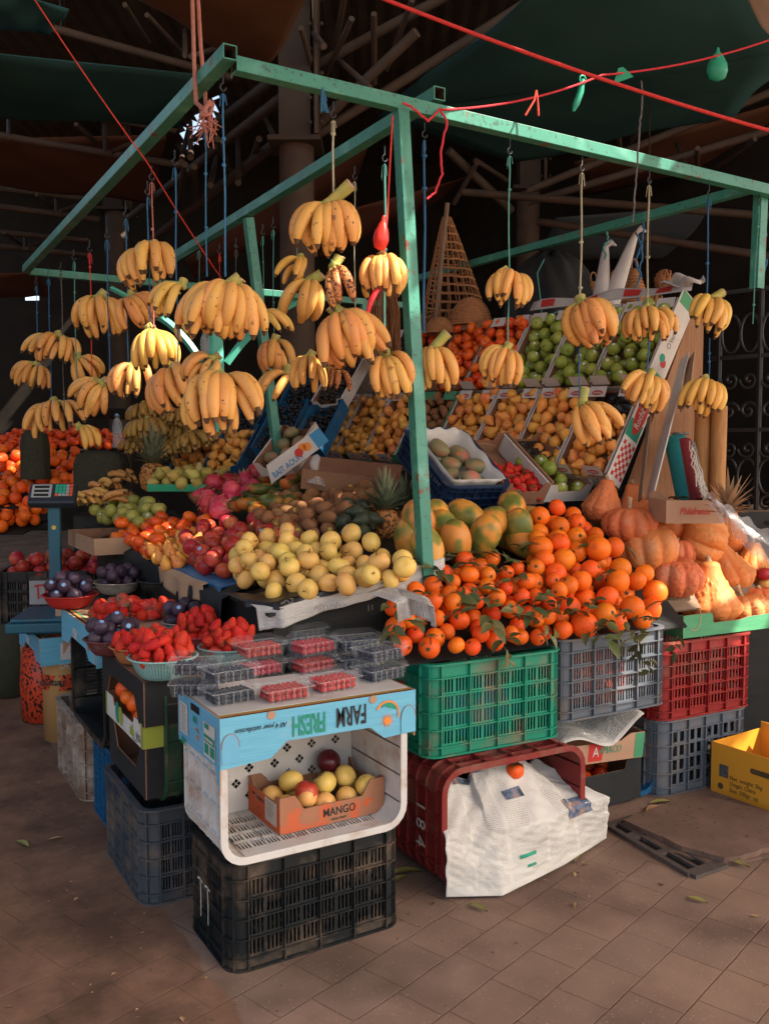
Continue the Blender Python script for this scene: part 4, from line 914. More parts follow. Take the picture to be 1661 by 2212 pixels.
truss('thin roof truss far back on the left', [((-20, 444), (215, 474)), ((-20, 405), (215, 432))], [((80, 420), (122, 456)), ((122, 456), (122, 430)), ((130, 456), (190, 436))], (12.5, 13.2), .06)
truss('thin roof truss farthest back on the left', [((-20, 530), (190, 552)), ((-20, 500), (190, 520))], [((10, 503), (55, 536)), ((55, 536), (55, 508)), ((60, 536), (110, 512))], (14, 15), .06)
truss('long sloping roof truss running back from the first column to the left', [((660, 170), (280, 470)), ((690, 235), (300, 540)), ((600, 165), (420, 300))], [((610, 330), (560, 230)), ((560, 300), (530, 380)), ((515, 395), (515, 300)), ((470, 300), (500, 378)), ((455, 400), (470, 330)), ((420, 360), (425, 440)), ((400, 355), (385, 450)), ((392, 350), (408, 275)), ((412, 340), (412, 262))], (8.4, 13.5), .07)
truss('heavy roof truss climbing to the top right behind the frame', [((650, 160), (1060, -60)), ((655, 310), (1180, -20)), ((655, 300), (900, 70))], [((700, 170), (760, 40)), ((720, 120), (745, -10)), ((808, 180), (808, 30)), ((720, 120), (800, 190)), ((690, 200), (650, 60)), ((835, 150), (890, 0)), ((660, 50), (700, 100))], (8.2, 7.4), .06)
truss('roof truss crossing behind the second column to the right', [((1140, 412), (1700, 185)), ((1140, 438), (1700, 270)), ((1000, 415), (1700, 470)), ((1160, 478), (1700, 560))], [((1340, 340), (1336, 285)), ((1352, 330), (1380, 270)), ((1460, 310), (1485, 370)), ((1505, 370), (1506, 320)), ((1550, 360), (1630, 300))], (10.5, 9.5), .06)
truss('forked steel prop leaning against the second column', [((968, 325), (1105, 455))], [((1026, 346), (1095, 390)), ((1030, 352), (980, 440))], (10.6, 11.2), .07)
# hanging cloths
def cloth(pts, name, mat, lab, d, **k): return sheet([atD(*p, dd) for p, dd in zip(pts, d)], name, mat, lab, **k)
cloth([(-60, 110), (470, 165), (385, 272), (-60, 250)], 'awning_cloth', 'tarp_teal', 'large dark teal cloth under the roof at upper left', (6.6, 7.4, 9.2, 9.0), sag=.1)
cloth([(-60, -40), (150, 20), (110, 70), (-60, 60)], 'awning_cloth', 'tarp_teal', 'strip of dark teal cloth in the top left corner', (6.4, 6.6, 7.1, 7.0), sag=.05)
cloth([(210, -60), (700, -60), (575, 150), (470, 95)], 'awning_cloth', 'tarp_brown', 'sagging brown cloth at the top above the frame corner', (5.6, 5.6, 7.4, 7.4), sag=.12)
cloth([(-60, 300), (360, 292), (330, 440), (-60, 395)], 'awning_cloth', 'tarp_brown', 'brown cloth hanging in shade under the second left truss', (10, 10, 12, 12), sag=.1)
cloth([(-60, 590), (90, 590), (110, 640), (-60, 640)], 'awning_cloth', 'tarp_brown', 'small brown cloth at the far left edge', (12, 12, 14, 14), sag=.1)
cloth([(1150, -20), (1560, -60), (1720, 110), (815, 252)], 'awning_cloth', 'tarp_teal', 'huge dark teal cloth stretched overhead on the right', (6.0, 5.6, 5.9, 8.8), sag=.10)
cloth([(815, 250), (1720, 105), (1590, 245), (1110, 352)], 'awning_cloth', 'tarp_teal', 'rear flap of the overhead teal cloth on the right', (8.8, 5.9, 8.4, 9.6), sag=.03)
cloth([(1590, -40), (1720, -60), (1760, 160), (1655, 70)], 'awning_cloth', 'canvas_beige', 'sunlit beige canvas edge in the top right corner', (5.5, 5.2, 5.2, 5.5), sag=.05)
cloth([(1240, 350), (1720, 210), (1720, 330), (1260, 420)], 'awning_cloth', 'tarp_brown', 'reddish brown cloth behind the right end of the front beam', (11, 10.5, 12, 12.5), sag=.1)
cloth([(1200, 470), (1720, 430), (1720, 545), (1160, 570)], 'awning_cloth', 'tarp_slate', 'slate grey cloth hanging low behind the right side', (12, 11.5, 12, 12.8), sag=.1)
cloth([(690, 470), (1020, 380), (930, 440), (690, 560)], 'awning_cloth', 'tarp_brown', 'orange brown cloth sagging behind the main post', (12, 12, 13, 13), sag=.1)
cloth([(400, 560), (800, 300), (760, 420), (420, 600)], 'awning_cloth', 'tarp_brown', 'dark brown cloth along the sloping truss behind the inner beam', (14, 12, 13, 14.5), sag=.1)
# ================================================================== green stall frame
fr = thing('stall_frame', 'green painted steel frame of the stall with hooks for hanging fruit', 'stall frame')
def tubebeam(name, a, b, w=.05, mat='frame_green', wall=.004):
    a, b = Vector(a), Vector(b); mb = MB(); L = (b - a).length; x = (b - a).normalized(); up = ZZ if abs(x.z) < .9 else Vector((0, 1, 0)); M = frame(a, x, up.cross(x))
    h = w / 2; i = h - wall
    ring = lambda X, k: [(X, -k, -k), (X, k, -k), (X, k, k), (X, -k, k)]
    vs = ring(0, h) + ring(L, h); mb.add(vs, [(j, (j + 1) % 4, 4 + (j + 1) % 4, 4 + j) for j in range(4)], 0, M)
    for X, s in ((0, 1), (L, -1)):
        vs = ring(X, h) + ring(X, i) + ring(X + s * .12, i); mb.add(vs, [(j, (j + 1) % 4, 4 + (j + 1) % 4, 4 + j) for j in range(4)], 0, M); mb.add(vs, [(4 + j, 4 + (j + 1) % 4, 8 + (j + 1) % 4, 8 + j) for j in range(4)] + [(8, 9, 10, 11)], 1, M)
    return mb.build(name, [mat, 'frame_inside'], fr, bevel=.0025)
ZB = 2.775
PC1 = atY(495, 148, 3.0)
tubebeam('front_beam', (1.155, 3.0, ZB), (4.6, 3.0, ZB - .055), .049)
tubebeam('left_beam', (1.13, 2.97, ZB + .027), (1.12, 6.95, ZB - .02), .049)
tubebeam('inner_beam', (1.965, 2.99, ZB + .056), (1.97, 6.5, ZB + .03), .05)
tubebeam('right_beam', (3.78, 3.03, ZB - .03), (3.78, 6.3, ZB + .02), .045)
tubebeam('far_beam', (1.15, 6.97, ZB - .03), (4.2, 6.97, ZB - .03), .05)
tubebeam('main_post', (1.862, 2.905, .93), (1.80, 3.0, ZB - .0245), .048)
tubebeam('inner_post', (2.22, 4.95, .9), (1.975, 4.94, ZB + .01), .05)
tubebeam('right_post', (3.86, 3.06, 2.28), (3.86, 3.05, ZB - .028), .05)
tubebeam('far_post', (atY(785, 640, 6.97).x, 6.97, .8), (atY(785, 640, 6.97).x, 6.97, ZB - .055), .05)
def arc(pts, name, how=7.0, w=.05):
    mb = MB(); P = [atD(x, y, how) for x, y in pts]; Q = []
    for i in range(len(P) - 1):
        for k in range(5):
            t = k / 5; p0, p1, p2, p3 = P[max(i - 1, 0)], P[i], P[i + 1], P[min(i + 2, len(P) - 1)]
            Q.append(.5 * ((2 * p1) + (p2 - p0) * t + (2 * p0 - 5 * p1 + 4 * p2 - p3) * t * t + (3 * p1 - p0 - 3 * p2 + p3) * t ** 3))
    Q.append(P[-1]); mb.tube(Q, w * .62, 4, smooth=False); return mb.build(name, 'frame_turq', fr)
arc([(322, 672), (365, 698), (405, 738), (436, 782)], 'curved_brace', 7.6); arc([(490, 784), (520, 745), (560, 705), (610, 668), (690, 625)], 'curved_brace', 7.6)
tubebeam('rear_post', atD(466, 720, 7.5), atD(477, 985, 7.5), .09, 'frame_turq')
arc([(240, 622), (292, 650), (330, 676)], 'curved_brace', 8.0, .035)
mb = MB(); mb.lathe([(.0, .0), (.011, -.002), (.011, .0), (.0, .001)], 14, 0, frame(atY(896, 880, 2.952), (1, 0, 0), (0, 0, 1))); mb.build('round_sticker', 'sticker', fr)
# ================================================================== foreground crates and boxes
I4 = Matrix.Identity(4)
def lie(o, x): return frame(o, x, (0, 0, 1))            # a crate on its side, mouth along x cross z
def wt(parent, body, size, Mw, mat, **k): return text(parent, body, size, parent.matrix_world.inverted() @ Mw, mat, **k)
def ws(parent, pts, w_, Mw, mat, **k): return strip(parent, pts, w_, parent.matrix_world.inverted() @ Mw, mat, **k)
def panel(parent, c, w_, h, Mw, mat, name='printed_patch', ex=.0004):
    mb = MB(); x, y = c; mb.add([(x - w_ / 2, y - h / 2, ex), (x + w_ / 2, y - h / 2, ex), (x + w_ / 2, y + h / 2, ex), (x - w_ / 2, y + h / 2, ex)], [(0, 1, 2, 3)])
    return mb.build(name, mat, parent, parent.matrix_world.inverted() @ Mw)
BIG = (.555, .335, .315)
c = crate(TR(1.175, 2.60, 0, 0, 0, R_(1)), BIG, 'plastic_black', 'dusty black plastic crate at the front, under the white crate')
Mw = frame((.877, 2.60, .15), (0, -1, 0), (0, 0, 1))
for dx in (-.03, .035): ws(c, [(dx - .025, .05), (dx, .055), (dx + .02, .05)], .007, Mw, 'chalk'); ws(c, [(dx, .055), (dx + .004, 0), (dx + .002, -.06)], .007, Mw, 'chalk')
cw = crate(lie((1.165, 2.735, .533), (1, 0, 0)), (.575, .385, .325), 'plastic_white', 'white plastic crate lying on its side with its mouth to the front', cols=5, base='diamond', rc=.06, solid_ends=True, scols=3)
c = crate(TR(.965, 3.20, 0, 0, 0, R_(-90)), (.52, .34, .315), 'plastic_slate', 'slate grey crate with solid ribbed side beside the aisle', solid_long=True, cols=4, scols=3)
wt(c, 'E', .05, frame((1.10, 2.917, .17), (1, 0, 0), (0, 0, 1), None), 'chalk')
cg = crate(lie((1.205, 3.20, .538), (0, -1, 0)), (.53, .385, .335), 'plastic_dkgreen', 'dark green crate on its side stuffed with cardboard trays', rc=.06)
crate(TR(.99, 4.25, 0, 0, 0, R_(-90)), (.55, .34, .325), 'plastic_dirtywhite', 'dirty off-white crate standing on the aisle floor', solid_long=True, cols=4, scols=3)
crate(TR(1.00, 3.71, 0, 0, 0, R_(-90)), (.40, .30, .325), 'plastic_blue', 'dark blue crate between the grey and the off-white crate', solid_ends=True)
crate(lie((1.15, 3.87, .538), (0, -1, 0)), (.58, .385, .325), 'plastic_black', 'empty black crate on its side under the blue fruit box', rc=.06)
# trays inside the dark green crate
t = cbox('cardboard_tray', TR(.955, 3.195, .352, 0, 0, R_(-90)), .48, .30, .17, 'card_black', 'card_brown', 'torn black cardboard tray with a scooped edge in the green crate', 'tray', front=notch(.48, .17, .55, .12, .06))
t = cbox('cardboard_tray', TR(.945, 3.19, .525, 0, 0, R_(-90)), .49, .30, .085, 'card_white', 'card_brown', 'white and lime cardboard tray of persimmons in the green crate', 'tray', front=notch(.49, .085, .32, .2, .02))
Mw = frame((.794, 3.19, .525), (0, -1, 0), (0, 0, 1))
wt(t, 'alfa', .052, Mw @ TR(.09, .030, .0006), 'card_lime', align='LEFT', bold=.0008, sx=.8); wt(t, 'vita', .052, Mw @ TR(.165, .030, .0006), 'ink_grey', align='LEFT', sx=.8)
wt(t, 'fruit and vegetables', .008, Mw @ TR(.12, .008, .0006), 'ink_grey', align='LEFT')
for (x, y, r, m) in ((-.075, .045, .036, 'ink_green'), (-.03, .042, .032, 'card_lime')):
    b = MB(); b.lathe([(0, .0006 if m == 'ink_green' else .001), (r, .0006 if m == 'ink_green' else .001)], 20); b.build('leaf_mark', m, t, t.matrix_world.inverted() @ Mw @ TR(x, y, 0) @ Matrix.Diagonal((.8, 1.05, 1, 1)))
panel(t, (.235, .0435), .018, .083, Mw, 'card_lime'); panel(t, (-.235, .042), .018, .08, Mw, 'card_lime')
Me = frame((.945, 2.944, .525), (1, 0, 0), (0, 0, 1)); panel(t, (0, .0425), .298, .083, Me, 'card_lime'); wt(t, 'alfavita', .04, Me @ TR(-.02, .04, .001), 'card_white', sx=.8)
heap('persimmon', 'persimmon', [(.835, 2.99), (1.05, 2.99), (1.05, 3.39), (.835, 3.39)], lambda x, y: .532, lambda x, y: .10 + (.05 if y < 3.2 else .0), .037, 34, 'red persimmon in the white and lime tray under the black box lid', 'persimmon', 'persimmons in the lime tray', 3, r0=.036)
# black cardboard box upside down: strawberry table
UPS = Matrix.Rotation(math.pi, 4, 'Y')
tb = cbox('cardboard_box', TR(1.00, 3.205, .752) @ Matrix.Rotation(R_(-90), 4, 'Z') @ Matrix.Rotation(math.pi, 4, 'Y'), .56, .41, .15, 'card_black', 'card_brown', 'upturned black cardboard box used as a stand for bowls of strawberries', 'box', front=notch(.56, .15, .55, .12, .05), back=notch(.56, .15, .5, .12, .05))
b = MB(); b.grid(6, 4, lambda u, v: Vector((.842 + .02 * v, 3.42 - .36 * u, .655 - .03 * v - .03 * u + .008 * math.sin(u * 9)))); tag(b.build('plastic_liner', 'tray_green', solid=.002), 'folded bright green liner strip hanging under the black box', 'liner')
# blue fruit boxes
def blue_box(M, L, W, H, lab):
    t = cbox('fruit_box', M, L, W, H, 'card_blue', 'card_tan', lab, 'box', front=[(-L / 2, 0), (L / 2, 0), (L / 2, H), (L * .26, H * .93), (L * .184, H * .64), (-L * .247, H * .66), (-L * .323, H * .93), (-L / 2, H * .90)][::1],
             right=[(-W / 2 + .004, 0), (W / 2 - .004, 0), (W / 2 - .004, H * 1.08), (W * .3, H * 1.02), (-W * .38, H), (-W / 2 + .004, H * 1.5)][::1] if L > .6 else None, floor=True)
    Mi = M.inverted()
    return t
def ups(o, x): return frame(o, x, (0, 0, 1)) @ Matrix.Identity(4)
Mb = frame((1.178, 2.585, .757), (-1, 0, 0), (0, 1, 0))       # upturned: z down, local front stays at the front
fb = blue_box(Mb, .635, .375, .145, 'large upturned blue fruit box with a sun logo holding punnets, on the white crate')
Fm = frame((1.178, 2.396, .757), (1, 0, 0), (0, 0, 1))        # front face frame, y up from the top edge
RZ = Matrix.Rotation(math.pi, 4, 'Z')
def wave(mb, w, h): pass
wt(fb, 'FARM', .082, Fm @ TR(.092, -.046, .0012) @ RZ, 'ink_black', bold=.0013, sx=.50)
wt(fb, 'FRESH', .082, Fm @ TR(-.047, -.050, .0012) @ RZ, 'ink_green', bold=.0016, sx=.48)
wt(fb, 'All 4 your satisfaction', .021, Fm @ TR(-.195, -.042, .0012) @ RZ, 'ink_black', shear=.35, sx=.85)
def sunlogo(parent, Fm, s=1, rot=0):
    A = Fm @ Matrix.Rotation(rot, 4, 'Z') @ Matrix.Scale(s, 4)
    b = MB(); b.lathe([(0, .0012), (.0115, .0012)], 18); b.build('sun_mark', 'ink_orange', parent, parent.matrix_world.inverted() @ A)
    b = MB()
    for k in range(16):
        a = 2 * math.pi * k / 16; L = .030 if k % 2 else .024
        b.add([(math.cos(a - .12) * .0118, math.sin(a - .12) * .0118, .0011), (math.cos(a + .12) * .0118, math.sin(a + .12) * .0118, .0011), (math.cos(a + .16) * L, math.sin(a + .16) * L, .0011)], [(0, 1, 2)])
    b.build('sun_rays', 'ink_orange', parent, parent.matrix_world.inverted() @ A)
    b = MB(); o = [(math.cos(R_(a)) * .042, .022 + math.sin(R_(a)) * .040) for a in range(-25, 165, 10)]; i = [(math.cos(R_(a)) * .036 + .001, .020 + math.sin(R_(a)) * .036) for a in range(-25, 165, 10)]; n = len(o)
    b.add([(x, y, .0011) for x, y in o] + [(x, y, .0011) for x, y in i], [(j, j + 1, n + j + 1, n + j) for j in range(n - 1)]); b.build('arc_mark', 'ink_orange', parent, parent.matrix_world.inverted() @ A)
    b = MB(); pts = [(-.022, .040), (-.010, .046), (.004, .040), (.018, .036), (.030, .030), (.030, .046), (.018, .056), (0, .060), (-.014, .056)]
    b.add([(x, y, .0010) for x, y in pts], [tuple(range(len(pts)))]); b.build('leaf_mark', 'ink_green', parent, parent.matrix_world.inverted() @ A)
sunlogo(fb, Fm @ TR(.215, -.082, 0))
for x in (-.165, .165):
    b = MB(); b.lathe([(0, .0013), (.0125, .0013)], 18); b.build('finger_hole', 'card_tan', fb, fb.matrix_world.inverted() @ Fm @ TR(x, -.010, 0))
for x in (-.288, .29):   # tucked corner flaps
    b = MB(); pts = [(math.cos(R_(a)) * .026, .0 + math.sin(R_(a)) * .040) for a in range(0, 181, 15)] + [(-.026, -.045), (.026, -.045)]
    b.add([(p[0], p[1], .0016) for p in pts], [tuple(range(len(pts)))]); b.build('corner_flap', 'card_blue', fb, fb.matrix_world.inverted() @ Fm @ TR(x, -.085, 0))
    ws(fb, pts[:13], .0022, Fm @ TR(x, -.085, .0014), 'card_brown', name='flap_edge')
Lm = frame((.8595, 2.585, .757), (0, -1, 0), (0, 0, 1))       # left end face
panel(fb, (-.125, -.075), .075, .095, Lm, 'card_white', 'paper_label', .0014); panel(fb, (.105, -.085), .095, .10, Lm, 'card_white', 'paper_label', .0014)
for (x, y, w_, h_) in ((.085, -.046, .038, .016), (.105, -.082, .088, .022), (.083, -.112, .036, .030), (.13, -.112, .036, .030)): panel(fb, (x, y), w_, h_, Lm, 'ink_green', 'label_field', .0020)
for k in range(11): panel(fb, (-.125, -.036 - k * .0078), .058 - (k * 7 % 5) * .006, .0024, Lm, 'ink_grey', 'label_line', .0020)
wt(fb, 'FARM', .03, Lm @ TR(-.02, -.052, .0012) @ RZ, 'ink_green', sx=.5); sunlogo(fb, Lm @ TR(-.005, -.105, 0), .5)
panel(fb, (-.02, -.021), .075, .022, Lm, 'pit_shade', 'hand_hole', .0010)  # flat dark patch; shade inside the hole is put into its colour
wt(fb, 'ORIGIN MOROCCO', .012, Lm @ TR(.10, -.083, .0028) @ RZ, 'card_white', sx=.7)
wt(fb, 'FARM', .035, Lm @ TR(-.13, -.145, .0012) @ RZ, 'ink_green', sx=.6)
for k, m in enumerate(('ink_black', 'ink_orange', 'card_lime')): panel(fb, (0, -.183 + k * .0085), .625, .006, TR(1.178, 2.585, .7575), m, 'printed_stripe')
tpb = MB(); tpb.box((0, 0, 0), (.618, .335, .0012)); tpb.build('top_liner', 'card_white', fb, fb.matrix_world.inverted() @ TR(1.178, 2.598, .7577))
Mb2 = frame((.985, 3.90, .80), (0, 1, 0), (1, 0, 0))
b2 = blue_box(Mb2, .64, .39, .14, 'second upturned blue fruit box carrying the bowls of plums, behind the strawberries')
F2 = frame((.788, 3.90, .80), (0, -1, 0), (0, 0, 1))
wt(b2, 'FRESH', .055, F2 @ TR(-.02, -.06, .0012) @ RZ, 'card_white', sx=.6, bold=.001); sunlogo(b2, F2 @ TR(.21, -.08, 0), .8)
for k, m in enumerate(('ink_black', 'ink_orange', 'ink_green')): panel(b2, (.005 + .0105 * k + .01, 0), .008, .62, TR(.788, 3.90, .8008), m, 'printed_stripe')
b = MB(); b.box((0, 0, 0), (.30, .62, .0008)); b.build('top_liner', 'card_tan', b2, b2.matrix_world.inverted() @ TR(1.00, 3.90, .8005))
panel(b2, (-.09, -.07), .10, .07, frame((.985, 3.577, .80), (1, 0, 0), (0, 0, 1)), 'card_white', 'paper_label', .001)
Mb3 = frame((.975, 5.15, .55), (0, 1, 0), (1, 0, 0))
b3 = blue_box(Mb3, .64, .36, .14, 'third blue fruit box under the weighing scale at the left')
F3 = frame((.792, 5.15, .55), (0, -1, 0), (0, 0, 1)); wt(b3, 'FRESH', .055, F3 @ TR(.0, -.06, .0012) @ RZ, 'card_white', sx=.6, bold=.001)
for k, m in enumerate(('ink_black', 'ink_orange', 'ink_green')): panel(b3, (.008 + .012 * k, 0), .009, .62, TR(.80, 5.15, .5508), m, 'printed_stripe')
fe = frame((.975, 4.8275, .55), (1, 0, 0), (0, 0, 1)); panel(b3, (.02, -.075), .20, .085, fe, 'card_white', 'paper_label', .001); wt(b3, 'DE', .04, fe @ TR(-.06, -.15, .0012), 'card_white')
for k in range(6): panel(b3, (.03, -.045 - k * .011), .13 - (k % 3) * .02, .003, fe, 'ink_grey', 'label_line', .0016)
# mango box and its fruit
mg = cbox('mango_box', TR(1.258, 2.615, .346, 0, 0, R_(1.5)), .365, .235, .112, 'card_mango', 'card_brown', 'orange and brown printed cardboard tray of bruised apples inside the white crate', 'tray', front=notch(.365, .112, .42, .14, .03), back=notch(.365, .112, .3, .12, .03), left=notch(.227, .112, .2, .1, .02), right=notch(.227, .112, .25, .1, .02))
Fg = mg.matrix_world @ frame((0, -.1176, 0), (1, 0, 0), (0, 0, 1))
wt(mg, 'MANGO', .036, Fg @ TR(.02, .036, .001), 'ink_black', bold=.0004, sx=.85); wt(mg, 'FRESH FRUIT', .0095, Fg @ TR(.018, .012, .001), 'ink_black')
b = MB(); pts = [(math.cos(a / 9 * math.pi) * .02, math.sin(a / 9 * math.pi) * .013) for a in range(18)]; b.add([(x, y, .0008) for x, y in pts], [tuple(range(18))]); b.build('fruit_mark', 'card_orange', mg, mg.matrix_world.inverted() @ Fg @ TR(.122, .042, 0))
Lg = mg.matrix_world @ frame((-.1826, 0, 0), (0, -1, 0), (0, 0, 1)); panel(mg, (0, .0560), .231, .111 * .8, Lg @ TR(0, -.011, 0), 'card_orange', ex=.0006)
panel(mg, (.055, .052), .085, .072, Lg, 'card_white', 'paper_label', .0012)
for k in range(6): panel(mg, (.05, .078 - k * .008), .06 - (k % 3) * .012, .002, Lg, 'ink_grey', 'label_line', .0018)
wt(mg, 'MANGO', .016, Lg @ TR(-.02, .065, .001), 'ink_black'); wt(mg, 'FRESH', .009, Lg @ TR(-.075, .070, .001), 'ink_black'); ws(mg, [(math.cos(a) * .016 - .03, .025 + math.sin(a) * .014) for a in [k * .42 for k in range(16)]], .0015, Lg, 'ink_black', ex=.0012)
for kind, n, sd, cap, lab, cat in (('yellow_apple', 15, 4, .07, 'yellow apple in the orange printed tray inside the white crate', 'apple'),):
    heap(kind, 'apple', [(1.118, 2.54), (1.405, 2.54), (1.405, 2.695), (1.118, 2.695)], lambda x, y: .352, lambda x, y: .055, .036, 17, lab, cat, 'apples in the mango tray', 4, r0=.039)
o = inst(FR['red_apple'][0], 'apple', TR(1.20, 2.565, .435, .3, .2, 1)); tag(o, 'single bright red apple among yellow ones in the orange tray', 'apple')
o = inst(FR['dark_apple'][0], 'apple', TR(1.335, 2.68, .475, .3, -.3, 1)); tag(o, 'dark maroon apple on top at the back of the orange tray', 'apple')
# punnets on the blue box
PT = .7592
def pun(px, py, kind, lab, k, rz=0, base=PT):
    p = atZ(px, py, base + .001); punnet(TR(p.x, p.y, base + .001 + .0625 * k, 0, 0, R_(rz)), kind, lab, ('punnets of ' + {'blueberry': 'blueberries', 'raspberry': 'raspberries'}[kind] + ' on the blue box'))
for (px, py, kind, n, lab, rz) in (
    (497, 1513, 'blueberry', 2, 'front left corner of the blue box', 6), (425, 1497, 'blueberry', 2, 'left edge of the blue box', -25),
    (612, 1508, 'raspberry', 1, 'front edge of the blue box', 4), (718, 1487, 'raspberry', 1, 'front edge right of the middle', 8),
    (560, 1455, 'raspberry', 2, 'middle of the blue box behind the front row', 5), (676, 1447, 'raspberry', 2, 'middle right of the blue box', 8),
    (655, 1415, 'blueberry', 2, 'back of the blue box by the black table', 6), (820, 1464, 'blueberry', 2, 'right front corner of the blue box', 12),
    (772, 1440, 'blueberry', 2, 'right side behind the corner stack', -8), (738, 1425, 'blueberry', 1, 'back right of the blue box', 15)):
    for k in range(n): pun(px, py, kind, ('top' if k else ('lower' if n > 1 else 'single')) + ' clear punnet of ' + ('blueberries' if kind == 'blueberry' else 'raspberries') + ' at the ' + lab, k, rz)
# strawberries, plums in bowls
def bowl_at(px, py, z, r, h, mat, lab, **k): p = atZ(px, py, z); return (p, bowl(TR(p.x, p.y, z + .001), r, h, mat, lab, **k))
def circ(p, r, n=14): return [(p.x + r * math.cos(6.2832 * i / n), p.y + r * math.sin(6.2832 * i / n)) for i in range(n)]
def dome(p, r, h): return lambda x, y: h * max(0, 1 - ((x - p.x) ** 2 + (y - p.y) ** 2) / (r * r)) ** .8
TZ = .758
def bwl(p, z, r, h): return lambda x, y: z + h * (.25 + .5 * ((x - p.x) ** 2 + (y - p.y) ** 2) / (r * r))
def bowl_fruit(kind, name, p, z, r, h, capz, n, rad, lab, cat, grp, seed, **k):
    heap(kind, name, circ(p, r * .78), bwl(p, z + .006, r, h), lambda x, y: h * .15 + dome(p, r, capz + h * .3)(x, y), rad, n, lab, cat, grp, seed, **k)
def straws(p, z, r, h, capz, n, lab, grp, seed):
    q = random.Random(seed)
    for i, (x, y, zz, rr) in enumerate(pack(circ(p, r * .81), bwl(p, z + .006, r, h), lambda x, y: h * .12 + dome(p, r, capz + h * .3)(x, y), .0175, n, seed, jit=.16)):
        up = q.random() < .66
        rot = Euler((q.uniform(-.45, .45), q.uniform(-.45, .45), q.uniform(0, 6.28))).to_matrix().to_4x4() if up else Euler((q.uniform(1.2, 2.0), q.uniform(-.4, .4), q.uniform(0, 6.28))).to_matrix().to_4x4()
        o = inst(q.choice(FR['strawberry']), 'strawberry', TR(x, y, zz) @ rot @ Matrix.Scale(rr / .0165 * 1.02, 4)); tag(o, lab, 'strawberry', grp)
p, _ = bowl_at(353, 1462, TZ, .106, .072, 'plastic_aqua', 'aqua mesh bowl heaped with strawberries, nearest the viewer'); straws(p, TZ, .106, .072, .085, 85, 'ripe strawberry heaped in the nearest aqua bowl', 'strawberries in the nearest aqua bowl', 1)
p, _ = bowl_at(494, 1432, TZ, .098, .062, 'plastic_aqua', 'aqua mesh bowl of strawberries touching the black table'); straws(p, TZ, .098, .062, .075, 60, 'ripe strawberry in the aqua bowl by the black table', 'strawberries in the second aqua bowl', 2)
p, _ = bowl_at(296, 1430, TZ, .085, .06, 'plastic_orange', 'pale orange mesh bowl half hidden behind the strawberries'); straws(p, TZ, .085, .06, .07, 26, 'strawberry in the half hidden pale orange bowl', 'strawberries in the orange bowl', 3)
p, _ = bowl_at(428, 1398, TZ, .085, .05, 'plastic_pink', 'pink mesh bowl between the two aqua bowls'); straws(p, TZ, .085, .05, .10, 38, 'strawberry in the pink bowl behind the aqua bowls', 'strawberries in the pink bowl', 4)
p, _ = bowl_at(243, 1412, TZ, .095, .06, 'plastic_maroon', 'maroon mesh bowl of plums at the corner of the black box')
bowl_fruit('plum', 'plum', p, TZ, .095, .06, .055, 22, .029, 'dark plum in the maroon bowl on the black box', 'plum', 'plums in the maroon bowl', 5, r0=.028, sticker=('sticker_blue', .45, .0285))
p, _ = bowl_at(395, 1368, TZ + .002, .075, .05, 'plastic_cream', 'cream bowl of plums behind the pink bowl'); bowl_fruit('plum', 'plum', p, TZ, .075, .05, .06, 12, .029, 'dark plum behind the strawberries near the black table', 'plum', 'plums behind the strawberries', 6, r0=.028, sticker=('sticker_blue', .4, .0285))
BZ = .803
p, _ = bowl_at(153, 1312, BZ, .115, .06, 'plastic_bowlred', 'shiny red bowl of plums on the second blue box', mesh=False); bowl_fruit('plum', 'plum', p, BZ, .115, .06, .06, 34, .03, 'dark plum in the red bowl on the blue box', 'plum', 'plums in the red bowl', 7, r0=.028, sticker=('sticker_blue', .35, .0285))
p, _ = bowl_at(255, 1282, BZ, .11, .06, 'plastic_cream', 'cream mesh bowl of plums behind the wrapped strawberries'); bowl_fruit('plum', 'plum', p, BZ, .11, .06, .05, 26, .03, 'dark plum in the cream bowl behind the wrapped strawberries', 'plum', 'plums in the cream bowl', 8, r0=.028)
# strawberries in clear bags
def bagged(px, py, lab, sx, sy, h, seed, n):
    p = atZ(px, py, BZ); q = random.Random(seed); t = thing('bagged_strawberries', lab, 'bag of strawberries', TR(p.x, p.y, BZ + .001, 0, 0, R_(15)))
    for (x, y, z, rr) in pack([(-sx, -sy), (sx, -sy), (sx, sy), (-sx, sy)], lambda x, y: 0, lambda x, y: h, .022, n, seed, jit=.1): inst(q.choice(FR['strawberry']), 'strawberry', TR(x, y, z, q.uniform(-2, 2), q.uniform(-2, 2), q.uniform(0, 6)) @ Matrix.Scale(1.28, 4), t)
    b = MB(); b.grid(14, 10, lambda u, v: Vector(((u - .5) * 2.25 * sx, (v - .5) * 2.3 * sy, (h * 1.05 + .04) * (math.sin(u * 3.14) * math.sin(v * 3.14)) ** .38 + q.uniform(-.004, .004)))); b.build('clear_film', 'clear_plastic', t)
bagged(262, 1338, 'clear bag of strawberries on the blue box beside the red bowl', .085, .07, .06, 5, 26); bagged(325, 1336, 'flat clear pack of strawberries beside the bag on the blue box', .075, .06, .035, 6, 20)
